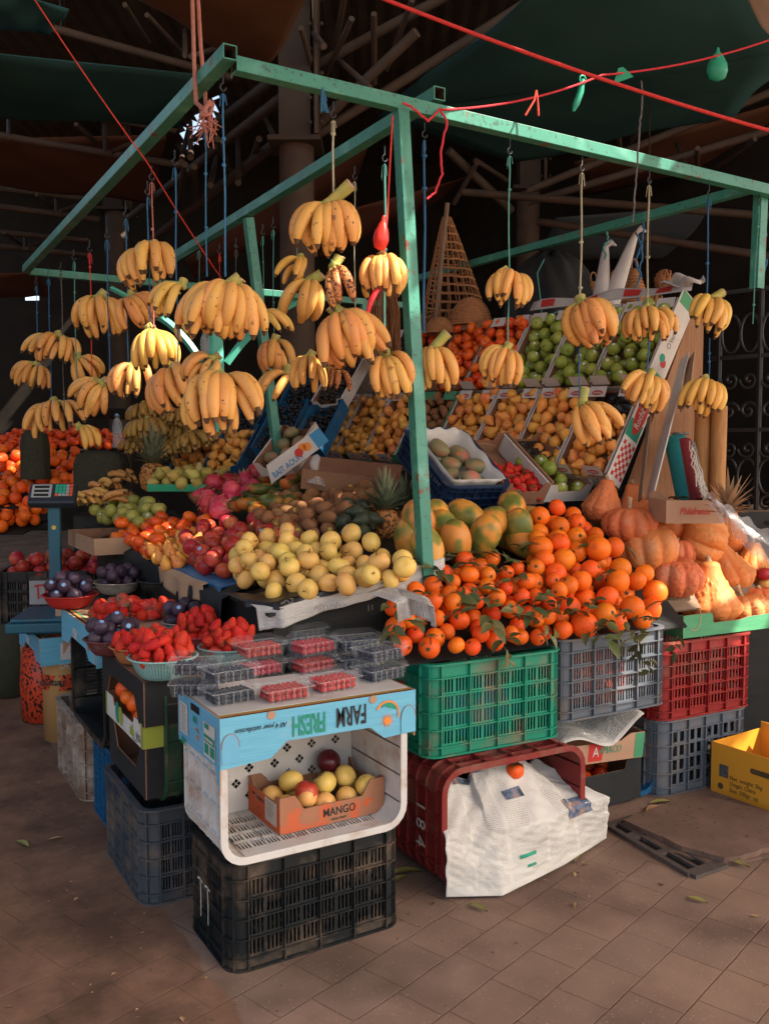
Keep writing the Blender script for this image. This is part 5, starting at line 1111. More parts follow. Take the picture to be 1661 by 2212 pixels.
# ================================================================== table and its fruit
def BPz(x, y): return .935 + .03 * (y - 2.95) + .2 * max(0, x - 1.2)
BN = Vector((-.2, -.03, 1)).normalized(); BO = Vector((1.2, 2.95, .935))
def onB(px, py, dz=.035): return atP(px, py, BO + ZZ * dz, BN)
def OPz(x, y): return .785 + .53 * max(0, y - 2.64)
ON = Vector((0, -.53, 1)).normalized(); OO = Vector((2, 2.64, .785))
def onO(px, py, dz=.035): return atP(px, py, OO + ZZ * dz, ON)
tt = thing('market_table', 'black painted wooden table under the heaped fruit', 'table')
b = MB(); b.add([(1.235, 2.93, .926), (1.98, 2.93, BPz(1.98, 2.93) - .009), (3.3, 2.93 + .9, 1.1), (3.3, 5.9, 1.2), (1.235, 5.9, BPz(1.2, 5.9) - .012)], [(0, 1, 2, 3, 4)]); b.build('table_top', 'wood_dark', tt, solid=.01)
b = MB(); b.slab([(1.26, 0), (2.0, 0), (2.0, 1.05), (1.26, .915)], .02, frame((0, 2.955, 0), (1, 0, 0), (0, 0, 1)), 0, 0, 0); b.build('front_panel', 'wood_dark', tt)
b = MB(); b.slab([(-5.6, 0), (-2.976, 0), (-2.976, .915), (-5.6, .98)], .02, frame((1.26, 0, 0), (0, -1, 0), (0, 0, 1)), 0, 0, 0); b.build('side_panel', 'wood_dark', tt)
# lining: newspaper and black liner under the yellow apples
def drape(name, px, mat, lab, z0, drop, seed, cat='liner', sc=1):
    q = random.Random(seed); n = len(px) - 1; mb = MB(); top = [onB(x, y, z0) if x > 9 else Vector((x, y, BPz(x, y) + z0)) for x, y in px]; ph = q.uniform(0, 6)
    def fn(u, v):
        k = min(int(u * n), n - 1); f = u * n - k; p = top[k].lerp(top[k + 1], f); w_ = .010 * math.sin(u * 23 + ph) + .006 * math.sin(u * 51 + ph)
        if v < .4: return p + Vector((0, 1, .0)) * (.4 - v) * .45 + ZZ * (BPz(p.x, p.y + (.4 - v) * .45) - BPz(p.x, p.y) + .004)
        d = (v - .4) / .6; return p + Vector((0, -.018 - w_ * d - .01 * d, -drop * d * (1 + .12 * math.sin(u * 7 + ph)) + .004))
    mb.grid(40, 14, fn); return tag(mb.build(name, mat, solid=.0012), lab, cat)
nwl = drape('newspaper_lining', [(1.215, 3.02), (1.27, 2.935), (1.50, 2.925), (1.72, 2.925), (1.94, 2.925)], 'newspaper', 'crumpled newspaper with Arabic print hanging under the yellow apples', .006, .072, 3, 'newspaper')
drape('black_liner', [(1.20, 3.12), (1.26, 2.955), (1.45, 2.925), (1.65, 2.925), (1.85, 2.93)], 'foil_black', 'wavy black plastic liner under the front row of yellow apples', .016, .020, 4)
drape('patterned_paper', [(850, 1302), (885, 1288), (918, 1290), (930, 1310)], 'newspaper_dark', 'crumpled chequered paper around the foot of the green post', .012, .07, 9, 'paper')
for (tx, px, py, s) in (('11', 800, 1318, .030), ('بيان اليوم', 712, 1318, .022), ('خاص', 620, 1309, .022)):
    wt(nwl, tx, s, frame(atY(px, py - 6, 2.878), (1, 0, .03), (0, 0, 1)) @ RZ, 'ink_grey', name='printed_headline')
def pts(fn, L): return [(p.x, p.y) for p in (fn(x, y) for x, y in L)]
# yellow apples
heap('yellow_apple', 'yellow_apple', pts(onB, [(492, 1245), (590, 1280), (720, 1272), (872, 1258), (890, 1225), (880, 1212), (770, 1200), (700, 1200), (600, 1212), (520, 1222)]), BPz,
     lambda x, y: .04 + .085 * min(1, max(0, (y - 3.01) / .40)) * (1 if x < 1.85 else .6), .039, 104, 'yellow apple in the heap on the table corner behind the newspaper', 'apple', 'yellow apples heaped on the table', 11, r0=.039)
heap('red_apple', 'red_apple', pts(onB, [(400, 1195), (440, 1225), (500, 1245), (560, 1205), (640, 1185), (640, 1150), (560, 1140), (470, 1150), (400, 1170)]), BPz,
     lambda x, y: .04 + .12 * min(1, max(0, (x - 1.2) / .3)), .038, 75, 'red apple in the heap behind the yellow apples', 'apple', 'red apples heaped on the table', 12, sticker=('sticker_blue', .05, .0385))
heap('pear', 'pear', pts(onB, [(312, 1190), (360, 1215), (400, 1212), (445, 1175), (440, 1155), (380, 1160), (330, 1175)]), BPz, lambda x, y: .06, .031, 34, 'small brown pear between the persimmons and the red apples', 'pear', 'small pears on the table', 13, r0=.034, tilt=.7)
heap('persimmon', 'persimmon', pts(onB, [(246, 1160), (290, 1185), (330, 1195), (380, 1165), (450, 1150), (460, 1130), (400, 1125), (300, 1130)]), BPz, lambda x, y: .05 + .09 * min(1, max(0, (x - 1.15) / .2)), .038, 42, 'shiny red persimmon in the heap at the left end of the table', 'persimmon', 'persimmons on the table', 14, r0=.036, tilt=.6)
heap('kiwi', 'kiwi', pts(onB, [(545, 1160), (620, 1178), (700, 1172), (800, 1125), (805, 1085), (720, 1085), (640, 1095), (560, 1130)]), lambda x, y: BPz(x, y) + .04, lambda x, y: .05 + .24 * min(1, max(0, (y - 3.60) / .45)), .034, 120, 'brown kiwi in the big heap behind the yellow apples', 'kiwi', 'kiwis heaped on the table', 15, r0=.028, sticker=('sticker_gold', .16, .027))
heap('mango', 'mango', pts(onB, [(505, 1125), (560, 1140), (625, 1125), (660, 1085), (620, 1070), (540, 1085), (505, 1105)]), lambda x, y: BPz(x, y) + .07, lambda x, y: .05 + .16 * min(1, max(0, (y - 4.15) / .5)), .043, 34, 'green and red mango heaped left of the kiwis', 'mango', 'mangoes on the table', 16, r0=.042, lie=True)
heap('dragon_fruit', 'dragon_fruit', pts(onB, [(425, 1125), (480, 1140), (520, 1110), (580, 1075), (560, 1062), (470, 1085), (430, 1105)]), lambda x, y: BPz(x, y) + .07, lambda x, y: .04 + .17 * min(1, max(0, (x - 1.5) / .4)), .052, 20, 'pink dragon fruit with green tipped scales behind the mangoes', 'dragon fruit', 'dragon fruits on the table', 17, r0=.05)
heap('kiwi', 'kiwi', pts(onB, [(400, 1095), (430, 1115), (470, 1085), (520, 1060), (500, 1050), (440, 1065)]), lambda x, y: BPz(x, y) + .08, lambda x, y: .10, .034, 26, 'large brown kiwi behind the dragon fruits', 'kiwi', 'kiwis behind the dragon fruits', 18, r0=.028)
heap('avocado', 'avocado', pts(onB, [(735, 1172), (790, 1172), (812, 1150), (800, 1130), (745, 1140), (728, 1155)]), lambda x, y: BPz(x, y) + .04, lambda x, y: .10, .036, 14, 'dark bumpy avocado in front of the pineapple', 'avocado', 'avocados on the table', 19, r0=.034, lie=True)
heap('pale_apple', 'yellow_green_apple', pts(onB, [(205, 1122), (250, 1135), (300, 1140), (345, 1125), (330, 1110), (240, 1100)]), lambda x, y: BPz(x, y) + .02, lambda x, y: .13, .04, 34, 'yellow green apple in the tray at the far left of the table', 'apple', 'yellow green apples at the left', 20, r0=.036, sticker=('sticker', .15, .037))
p = atP(232, 1150, Vector((1.12, 4.9, 1)), Vector((1, 0, 0)))
cbox('cardboard_tray', TR(1.22, 5.05, .965, 0, 0, R_(-90)), .62, .34, .085, 'card_tan', 'card_brown', 'printed cardboard tray holding the yellow green apples', 'tray')
p = atY(806, 1158, 3.86); tg = tag(inst(FR['mandarin'][0], 'cut_mandarin', TR(p.x, p.y, p.z)), 'halved mandarin lying behind the yellow apples', 'mandarin')
PA = []
p = atY(833, 1160, 3.62); pineapple(TR(p.x, p.y, p.z - .01, R_(4), R_(-3), 0), 'ripe pineapple with grey green crown left of the green post', 0, 1.15)
p = atY(873, 1160, 3.95); pineapple(TR(p.x, p.y, p.z, 0, R_(4), 1), 'pineapple half hidden behind the green post', 1, 1.1)
p = atY(330, 1062, 5.6); pineapple(TR(p.x, p.y, p.z, 0, R_(2), 0), 'large pineapple in shade under the hanging bananas on the left', 1, 1.45)
# dark curtain of leaves/liners on the table's left edge
def strip_cloth(name, px, mat, lab, drop, seed):
    return drape(name, px, mat, lab, 0, drop, seed, 'liner')
def drapeX(name, px, mat, lab, drop, seed, cat='liner'):
    q = random.Random(seed); P = [onB(x, y, 0) for x, y in px]; n = len(P) - 1; mb = MB(); ph = q.uniform(0, 6)
    def fn(u, v):
        k = min(int(u * n), n - 1); p = P[k].lerp(P[k + 1], u * n - k)
        if v < .35: return p + Vector((.35 - v, 0, .2 * (.35 - v) + .004))
        d = (v - .35) / .65; return p + Vector((-.02 - .015 * math.sin(u * 19 + ph) * d, 0, .004 - drop * d * (1 + .3 * math.sin(u * 8 + ph))))
    mb.grid(30, 10, fn); return tag(mb.build(name, mat, solid=.002), lab, cat)
drapeX('blue_liner', [(318, 1190), (370, 1222), (440, 1250), (490, 1270)], 'plastic_blue', 'blue moulded liner showing under the red apples', .03, 3)
drapeX('brown_paper', [(352, 1222), (400, 1244), (448, 1262)], 'card_tan', 'torn brown paper hanging below the red apples', .10, 5, 'paper')
drapeX('black_sheet', [(240, 1172), (320, 1200), (420, 1250), (490, 1285)], 'cloth_black', 'black plastic sheet hanging along the aisle side of the table', .30, 7, 'sheet')
# ================================================================== papayas
for i, (px, py, Y, rx, rz, s) in enumerate(((905, 1132, 3.16, 14, 20, 1.05), (938, 1128, 3.26, -8, 60, 1.0), (985, 1172, 3.06, 12, 100, .98), (1045, 1160, 3.10, 24, 200, 1.02), (1062, 1130, 3.22, 80, -60, 1.1), (1010, 1116, 3.26, 60, 40, 1.0), (1120, 1145, 3.16, 18, 140, 1.0), (1105, 1095, 3.26, 66, -30, .95), (925, 1188, 2.98, 30, 10, .98), (885, 1165, 3.18, 8, 300, 1.0), (1085, 1150, 3.26, 40, 80, 1.0), (1150, 1125, 3.24, 70, 110, .95), (960, 1150, 3.18, 20, 20, 1.0), (1130, 1175, 3.12, 60, 20, .9))):
    p = atY(px, py, Y); tag(inst(FR['papaya'][i % 3], 'papaya', TR(p.x, p.y, p.z, R_(180 - rx), 0, R_(rz)) @ Matrix.Scale(s * .86, 4)), 'green and orange papaya in the group right of the green post', 'papaya', 'papayas behind the oranges')
# ================================================================== oranges
b = MB(); b.add([(1.60, 2.66, .765), (2.98, 2.66, .765), (3.12, 3.12, 1.01), (1.76, 3.05, .975), (3.3, 3.62, 1.12), (2.0, 3.6, 1.04)], [(0, 1, 2, 3), (3, 2, 4, 5)]); tag(b.build('sloped_board', 'wood_dark', solid=.008), 'dark board sloping up under the oranges and papayas', 'board')
heap('mandarin', 'orange', pts(onO, [(838, 1385), (905, 1412), (1000, 1415), (1130, 1392), (1215, 1372), (1215, 1320), (1150, 1262), (1060, 1240), (960, 1268), (905, 1322), (850, 1355)]), OPz, lambda x, y: .035 + .06 * (1 if y > 2.70 else .1), .0345, 150,
     'small bright orange with leaves in the heap on the green crate', 'orange', 'leafy oranges heaped over the green crate', 21, r0=.033, jit=.14)
heap('orange', 'orange', pts(onO, [(1225, 1372), (1330, 1365), (1440, 1345), (1420, 1312), (1335, 1245), (1290, 1185), (1235, 1152), (1165, 1152), (1150, 1210), (1170, 1260), (1218, 1310)]), OPz, lambda x, y: .045 + .07 * (1 if y > 2.72 else .1), .046, 95,
     'large smooth orange in the heap over the grey crate', 'orange', 'large oranges heaped over the grey crate', 22, r0=.037, jit=.16)
q = random.Random(5); k = 0
LP = [(860, 1320), (880, 1300), (900, 1345), (940, 1290), (955, 1255), (985, 1330), (1010, 1290), (1000, 1225), (1040, 1300), (1060, 1350), (1085, 1235), (1100, 1320), (1120, 1255), (1140, 1340), (1170, 1290), (1075, 1200), (1105, 1215), (1190, 1325), (1215, 1300), (1240, 1325), (1180, 1375), (1100, 1385), (930, 1385), (1275, 1310), (1310, 1345), (1350, 1365), (1385, 1375), (1260, 1190), (1300, 1250), (1235, 1125), (1440, 1300), (1330, 1180), (1350, 1330), (925, 1230), (965, 1205), (1020, 1200), (1290, 1375), (1140, 1180), (1390, 1340), (850, 1365), (1060, 1265), (1150, 1310)]
for (px, py) in LP:
    p = onO(px, py, .14 if py < 1370 else .07); tag(inst(FR['sprig'][k % 5], 'leafy_sprig', TR(p.x, p.y, p.z, q.uniform(-.5, .5) + (.7 if py > 1360 else .2), q.uniform(-.4, .4), q.uniform(0, 6.28)) @ Matrix.Scale(q.uniform(.75, 1.15), 4)), 'sprig of dull green leaves lying among the oranges', 'sprig', 'leafy sprigs on the oranges'); k += 1
for (px, py, s, rz) in ((1095, 1418, .75, 0), (1330, 1392, .75, 1.3), (1372, 1402, .8, 1.2), (1400, 1440, .7, 1.5), (1458, 1390, .7, 1.4)):
    p = atY(px, py, 2.585); tag(inst(FR['sprig'][k % 5], 'leafy_sprig', TR(p.x, p.y, p.z, R_(80), R_(70), rz) @ Matrix.Scale(s, 4)), 'sprig of leaves hanging over the rims of the crates', 'sprig', 'leafy sprigs hanging over the crates'); k += 1
# ================================================================== front right crates
gc = crate(TR(1.985, 2.805, .432, R_(0), R_(0), R_(-2)), (.565, .36, .322), 'plastic_green', 'bright green plastic crate under the leafy oranges', scols=2)
Mw = frame((1.688, 2.80, .62), (0, -1, 0), (0, 0, 1)); ws(gc, [(-.03, .03), (0, .05), (.03, .03), (.01, -.01), (-.03, -.05), (.04, -.05)], .014, Mw, 'ink_red')
rc_ = crate(lie((1.995, 2.86, .214), (1, 0, 0)), (.60, .392, .33), 'plastic_redbrown', 'dark red crate on its side with white painted numbers, under the green crate', solid_ends=True, scols=3, rc=.07)
Mw = frame((1.679, 2.66, .20), (0, 0, -1), (0, -1, 0))
wt(rc_, '1 8 4', .085, Mw @ TR(0, 0, .0006), 'chalk', sx=.95)
# newspaper over the red crate's mouth
nb = MB(); q = random.Random(8)
lo = [atZ(963, 1938, .012), atZ(1085, 1935, .012), atZ(1215, 1870, .012), atZ(1308, 1811, .012)]
def npf(u, v):
    k = min(int(u * 3), 2); b0 = lo[k].lerp(lo[k + 1], u * 3 - k)
    yt = 2.62 + .12 * u; xt = 1.715 + .53 * u; zt = .30 + .05 * math.sin(u * 3.1) + (.05 if .3 < u < .8 else 0)
    mid = Vector((b0.x * .85 + xt * .15, 2.50 + .02 * math.sin(u * 9), .20)) + Vector((.015 * math.sin(u * 5), -.02 * math.sin(u * 3.14), 0))
    top = Vector((xt, yt, zt)); p = b0.lerp(mid, min(v / .6, 1)) if v < .6 else mid.lerp(top, (v - .6) / .4)
    cr = .004 * math.sin(u * 17 + v * 9) * math.sin(v * 13 + u * 4) + .003 * math.sin(u * 37 - v * 29) + .005 * abs(math.sin(u * 11 + v * 6 + 2 * math.sin(v * 5))) + .002 * math.sin(u * 61 + v * 71) * math.sin(u * 23)
    e = max(0, v - .75) * .12 * math.sin(u * 13)
    return p + Vector((0, -1, .5)) * (cr * (.25 + min(v * 2, .75))) + ZZ * e
nb.grid(110, 80, npf); npo = tag(nb.build('newspaper_sheet', 'newspaper', solid=.0012), 'large crumpled newspaper sheet hanging from the mouth of the dark red crate', 'newspaper')
def onpaper(name, u0, u1, v0, v1, mat, off=.003):
    b = MB(); b.grid(8, 8, lambda u, v: npf(u0 + (u1 - u0) * u, v0 + (v1 - v0) * v) + Vector((0, -1, .35)) * off); b.build(name, mat, npo)
onpaper('printed_photo', .74, .90, .48, .66, 'photo_print'); onpaper('printed_photo', .44, .56, .74, .79, 'photo_print'); onpaper('printed_photo', .66, .84, .92, .99, 'photo_print'); onpaper('printed_photo', .14, .42, .95, .995, 'photo_print')
onpaper('printed_heading', .43, .52, .27, .31, 'ink_green'); onpaper('printed_heading', .47, .51, .16, .19, 'ink_green')
p = atY(1112, 1665, 2.60); tag(inst(FR['mandarin'][1], 'orange', TR(p.x, p.y, p.z)), 'single orange with a leaf lying on the crumpled newspaper', 'orange')
tag(inst(FR['sprig'][2], 'leafy_sprig', TR(p.x - .03, p.y - .02, p.z + .035, .4, 0, 1)), 'leafy sprig on top of the single orange on the newspaper', 'sprig')
gy = crate(TR(2.56, 2.815, .472, 0, R_(-.4), R_(-1)), (.535, .36, .308), 'plastic_grey', 'dusty blue grey crate under the large oranges', scols=2, groups=2)
# things inside the see-through crates
for (cx, cy, cz, L, W, H, m, lab) in ((1.985, 2.80, .445, .42, .24, .20, 'plastic_blue', 'blue plastic bag filling the green crate'), (2.56, 2.815, .485, .44, .27, .22, 'tape_red', 'red printed sack inside the blue grey crate')):
    b = MB(); b.lathe([(.01, 0), (L * .45, .01), (L * .5, H * .4), (L * .42, H * .85), (.02, H)], 18, 0, fn=lambda p, c, t: Vector((p.x, p.y * W / L, p.z)) * (1 + .05 * math.sin(c * 5 + t * 9))); tag(b.build('stuffed_bag', m, None, TR(cx, cy, cz)), lab, 'bag')
blc = crate(lie((2.68, 3.16, .232), (1, 0, 0)), (.60, .42, .33), 'plastic_blue', 'deep blue crate on its side under the blue grey crate', rc=.06, solid_ends=True)
tb1 = cbox('cardboard_tray', TR(2.625, 2.94, .022, 0, 0, R_(-2)), .50, .28, .20, 'card_black', 'card_brown', 'black cardboard tray with a cut out front inside the deep blue crate', 'tray', front=[(-.25, 0), (.25, 0), (.25, .19), (.17, .17), (.16, .135), (-.16, .135), (-.18, .155), (-.25, .15)])
heap('persimmon', 'persimmon', [(2.42, 2.83), (2.82, 2.83), (2.82, 3.03), (2.42, 3.03)], lambda x, y: .06, lambda x, y: .07, .036, 16, 'orange fruit glimpsed inside the black tray in the deep blue crate', 'persimmon', 'fruits in the black tray', 31)
tb2 = cbox('cardboard_tray', TR(2.60, 2.91, .225, R_(3), R_(3), R_(-2)), .52, .26, .11, 'card_tan', 'card_brown', 'brown cardboard tray with red and green print in the deep blue crate', 'tray', front=notch(.52, .11, .25, .15, .05), left=rect(.25, .115))
Mw = tb2.matrix_world @ frame((0, -.1302, 0), (1, 0, 0), (0, 0, 1)); panel(tb2, (.0, .046), .075, .075, Mw, 'ink_red', ex=.0008); wt(tb2, 'AMACO', .042, Mw @ TR(.075, .05, .0016), 'ink_green', shear=.2, sx=.8); wt(tb2, 'A', .06, Mw @ TR(.0, .045, .0016), 'card_white', sx=.8)
panel(tb2, (-.205, .055), .10, .105, Mw, 'card_green', ex=.0008); wt(tb2, '14', .055, Mw @ TR(-.205, .05, .0016), 'card_tan', sx=.7); panel(tb2, (.235, .055), .05, .105, Mw, 'card_green', ex=.0008)
b = MB(); b.grid(20, 14, lambda u, v: Vector((2.40 + .44 * u, 2.75 + .30 * v, .34 + .02 * math.sin(u * 8) + .10 * max(0, u - .6) * (1 + v) + .03 * v - .10 * max(0, .3 - v) * math.sin(u * 3.1)))); tag(b.build('newspaper_sheet', 'newspaper_dark', solid=.0012), 'folded newspaper with dark picture on top of the trays in the deep blue crate', 'newspaper')
g2 = crate(TR(3.245, 2.96, 0, 0, 0, R_(-2)), (.55, .36, .325), 'plastic_grey', 'grey crate with long dumbbell slots on the pavement behind the yellow box', rows=4, groups=1, slots=2, rc=.07)
r2 = crate(TR(3.25, 2.96, .336, 0, 0, R_(-2)), (.56, .37, .33), 'plastic_red', 'bright red crate stacked on the grey crate under the pumpkins', rows=5, groups=1, slots=5, rc=.06)
gb = cbox('cardboard_tray', TR(3.40, 2.98, .678, 0, 0, R_(-3)), .56, .40, .10, 'card_green', 'card_tan', 'green printed cardboard tray holding the front pumpkins', 'tray', front=[(-.28, 0), (.28, 0), (.28, .07), (.12, .065), (.06, .055), (-.10, .055), (-.11, .10), (-.28, .10)], left=rect(.39, .10))
Mw = gb.matrix_world @ frame((0, -.2005, 0), (1, 0, 0), (0, 0, 1)); ws(gb, [(-.215 + .035 * math.cos(a), .085 + .055 * math.sin(a)) for a in [-2.2 + .25 * k for k in range(12)]], .004, Mw, 'card_tan', name='handle_cut', ex=.0012)
# yellow box
yb = cbox('yellow_box', TR(3.435, 2.50, .0, 0, 0, R_(-86)), .50, .36, .22, 'card_yellow', 'card_yellow', 'open yellow cardboard box with printed weight and origin on the pavement', 'box', back=rect(.50, .25))
Mw = yb.matrix_world @ frame((0, -.1802, 0), (1, 0, 0), (0, 0, 1))
for k, s in enumerate(('Net  weight: 5kg', 'Origin: China', 'Size: 300gr  up')): wt(yb, s, .026, Mw @ TR(-.155, .085 - k * .027, .001), 'stem_brown', align='LEFT', sx=.9)
b = MB(); b.slab([(math.cos(a) * .012 + (.035 if math.cos(a) > 0 else -.035), math.sin(a) * .012) for a in [(-90 + 20 * k) * math.pi / 180 for k in range(18)]], .001, None, 0, 0, 0); b.build('hand_hole', 'stem_brown', yb, yb.matrix_world.inverted() @ Mw @ TR(-.01, .145, .0015))
for (x, y, r, m) in ((-.20, .035, .014, 'stem_brown'), (.16, .06, .020, 'card_yellow')):
    b = MB(); b.lathe([(0, .001), (r, .001)], 18); b.build('vent_hole', m, yb, yb.matrix_world.inverted() @ Mw @ TR(x, y, 0))
panel(yb, (-.185, .105), .045, .055, Mw, 'string_grey', 'paper_label', .001)
heap('persimmon', 'persimmon', [(3.30, 2.32), (3.57, 2.32), (3.57, 2.66), (3.30, 2.66)], lambda x, y: .01, lambda x, y: .05, .036, 22, 'orange fruit at the bottom of the yellow box', 'persimmon', 'fruits in the yellow box', 33)
b = MB(); b.slab([(-.2, 0), (.2, 0), (.16, .12), (-.2, .14)], .003, None, 0, 0, 0); tag(b.build('loose_flap', 'card_yellow', yb, TR(.05, .175, .22, R_(60), 0, R_(160))), None)
# ================================================================== pumpkins
PK = [f_pumpkin(1, .135, .085, 10, 0, 1, .07), f_pumpkin(2, .13, .105, 9, 0, .5, .03), f_pumpkin(3, .125, .075, 9, .095, .6, .02), f_pumpkin(4, .13, .10, 12, .05, .25, .04), f_pumpkin(5, .12, .10, 9, .05, 1.2, .03)]
def pk(k, px, py, Y, s, rx, ry, rz, lab):
    p = atY(px, py, Y); t = thing('pumpkin', lab, 'pumpkin', TR(p.x, p.y, p.z, R_(rx), R_(ry), R_(rz)) @ Matrix.Scale(s * 1.13, 4)); inst(PK[k][0], 'pumpkin_body', I4, t)
    if PK[k][1]: inst(PK[k][1], 'stem', I4, t)
pk(0, 1450, 1245, 2.98, .95, 6, -3, 0, 'very warty squat pumpkin with a long stem behind the corner of the green tray')
pk(2, 1535, 1305, 2.93, 1.05, -4, 4, 40, 'sunlit swan necked pumpkin at the front of the green tray')
pk(3, 1568, 1240, 3.06, .95, -14, 12, 80, 'smooth ribbed sunlit pumpkin behind the swan necked one')
pk(0, 1605, 1318, 2.90, .85, 0, 8, 130, 'broad pumpkin at the right front of the green tray')
pk(1, 1396, 1185, 3.06, .98, -10, 0, 20, 'dusty round pumpkin beside the large oranges')
pk(1, 1510, 1165, 3.10, 1.0, -70, 10, 70, 'tilted egg shaped pumpkin lying on its side under the brown box')
pk(2, 1562, 1160, 3.22, .95, 0, 12, 10, 'smooth tall necked pumpkin at the right behind the tilted one')
pk(2, 1368, 1118, 3.20, .85, 0, 3, 60, 'tall bell shaped pumpkin left of the brown box')
pk(0, 1360, 1132, 3.10, .85, 0, 0, 200, 'warty orange pumpkin in front of the bell shaped one')
pk(4, 1302, 1092, 3.24, .74, 8, -6, 100, 'very warty dark pumpkin behind the large oranges')
pk(4, 1456, 1140, 3.20, .7, -8, 0, 30, 'pumpkin half hidden between the round and the tilted pumpkin')
pk(1, 1462, 1195, 3.10, .6, 0, 0, 10, 'small pumpkin wedged behind the very warty one')
pk(3, 1625, 1225, 3.06, .75, 0, 10, 40, 'dull pumpkin with dark blotches near the right edge')
pk(1, 1640, 1305, 2.92, .75, 0, 0, 70, 'greenish brown small pumpkin at the right end of the green tray')
pk(4, 1410, 1258, 3.10, .55, 0, 0, 70, 'little pumpkin with a long stem in the gap beside the oranges')
for i, (px, py) in enumerate(((1655, 1262), (1658, 1285), (1650, 1240))): p = atY(px, py, 2.95); tag(inst(FR['yellow_apple' if i < 2 else 'red_apple'][i], 'apple', TR(p.x, p.y, p.z)), ('upper yellow', 'lower yellow', 'red')[i] + ' apple at the right edge beside the pumpkins', 'apple')
# ================================================================== stepped display of tilted boxes
DO = Vector((3.157, 3.257, 1.335)); DR = Vector((-.1112, .9934, .0297)).normalized(); DS = Vector((.4988, .0646, .8643)).normalized()
DX = -DR; DS = (DS - DX * DS.dot(DX)).normalized(); DN = DX.cross(DS).normalized()
def dM(u, v): p = DO + DR * (.334 * u) + DS * (.5 * v); return Matrix(((DX.x, DS.x, DN.x, p.x), (DX.y, DS.y, DN.y, p.y), (DX.z, DS.z, DN.z, p.z), (0, 0, 0, 1)))
BX0, BX1 = -.157, .157
def tilt_box(M, W, L, H, out, inn, lab, tab=True, mark=True, side=None, name='fruit_crate_box', grp=None):
    """open tray: x across, y up the slope, z outwards; four walls, base, printed tabs"""
    t = thing(name, lab, 'box', M, grp); c = .004
    for (m, poly) in ((frame((0, c / 2, 0), (1, 0, 0), (0, 0, 1)), [(-W / 2, 0), (W / 2, 0), (W / 2, H), (W * .34, H), (W * .26, H * .6), (-W * .26, H * .6), (-W * .34, H), (-W / 2, H)]),
                      (frame((0, L - c / 2, 0), (-1, 0, 0), (0, 0, 1)), [(-W / 2, 0), (W / 2, 0), (W / 2, H), (W * .34, H), (W * .26, H * .6), (-W * .26, H * .6), (-W * .34, H), (-W / 2, H)]),
                      (frame((-W / 2, L / 2, 0), (0, -1, 0), (0, 0, 1)), [(-L / 2 + .005, 0), (L / 2 - .005, 0), (L / 2 - .005, H), (-L / 2 + .005, H)]), (frame((W / 2, L / 2, 0), (0, 1, 0), (0, 0, 1)), [(-L / 2 + .005, 0), (L / 2 - .005, 0), (L / 2 - .005, H), (-L / 2 + .005, H)])):
        b = MB(); b.slab(poly, c, m); b.build('side_panel', [out, inn], t)
    b = MB(); b.box((0, L / 2, .002), (W - .009, L - .009, .003)); b.build('base_panel', [inn], t)
    for s in (-1, 1): b = MB(); b.box((s * W / 2, L / 2, H + .0012), (.012, L * .98, .002)); b.build('folded_rim', [out], t)
    if tab:
        for s, yy in ((-1, L - .062), (1, L - .062), (-1, -.008), (1, -.008)):
            fm = frame((s * W * .31, yy, H + .004 if yy > 0 else H - .005), (1, 0, 0), (0, 1, .12) if yy > 0 else (0, .35, 1)); b = MB(); b.slab([(-.056, 0), (.056, 0), (.052, .056), (-.056, .058)], .002, fm); f = b.build('end_flap', [out, inn], t)
            if mark:
                b = MB(); n = 16; b.add([(math.cos(6.283 * k / n) * .036, .022 + math.sin(6.283 * k / n) * .013, .0008) for k in range(n)], [tuple(range(n))]); b.build('oval_mark', 'ink_red', f, fm)
                text(f, 'Rochinha', .0135, fm @ TR(0, .022, .0014), 'card_white', bold=.0004)
    return t
PMB = MB()
def fillbox(M, kind, name, lab, cat, grp, r, n, r0, cap, seed, acc=None, y0=.03, y1=.47, W=.314, sticker=None, tilt=3.14):
    w = W / 2 - .62 * r
    heap(kind, name, [(-w, y0), (w, y0), (w, y1), (-w, y1)], lambda x, y: .006, lambda x, y: cap, r, n, lab, cat, grp, seed, M=M, r0=r0, sticker=sticker, tilt=tilt, acc=acc)
ORD = ('rightmost', 'second from the right', 'third from the right', 'fourth from the right', 'fifth from the right', 'sixth from the right', 'seventh from the right', 'eighth from the right')
pos = lambda u: u + .5
SG = []
for u in range(8):
    M = dM(pos(u), 0)
    if u == 4: tilt_box(M, .314, .49, .095, 'card_green', 'card_brown', 'tilted box of kiwis among the pear boxes in the lower row', mark=False); b = MB(); b.grid(8, 10, lambda a, c: Vector(((a - .5) * .30, .01 + c * .47, .03 + .01 * math.sin(a * 20) * math.sin(c * 30)))); b.build('green_liner', 'tray_green', bpy.data.objects[SC.collection.objects[-1].name] if False else None, M) if False else None; fillbox(M, 'kiwi', 'kiwi', 'brown kiwi in the tilted box of the lower row', 'kiwi', 'kiwis in the tilted box', .029, 66, .028, .065, 50 + u)
    else:
        tilt_box(M, .314, .49, .095, 'card_white', 'card_brown', 'tilted pear box, ' + ORD[u] + ' in the lower row of the display')
        half = u == 0
        fillbox(M, 'pear', 'pear', 'yellow orange pear in the lower row of tilted boxes', 'pear', 'pears in the tilted boxes', .0315, 34 if half else 66, .034, .062, 50 + u, y1=.30 if half else .47, acc=PMB if u > 5 else None)
        if half:
            b = MB()
            def tr(a, c):
                x, y = (a - .5) * .29, .29 + c * .19; k = math.sin(a * 3.1416 * 4) * math.sin(c * 3.1416 * 3)
                return Vector((x, y, .045 - .022 * abs(k)))
            b.grid(32, 24, tr); tag(b.build('moulded_tray', 'tray_black', None, M, solid=.001), 'empty black moulded tray at the top of the rightmost pear box', 'tray')
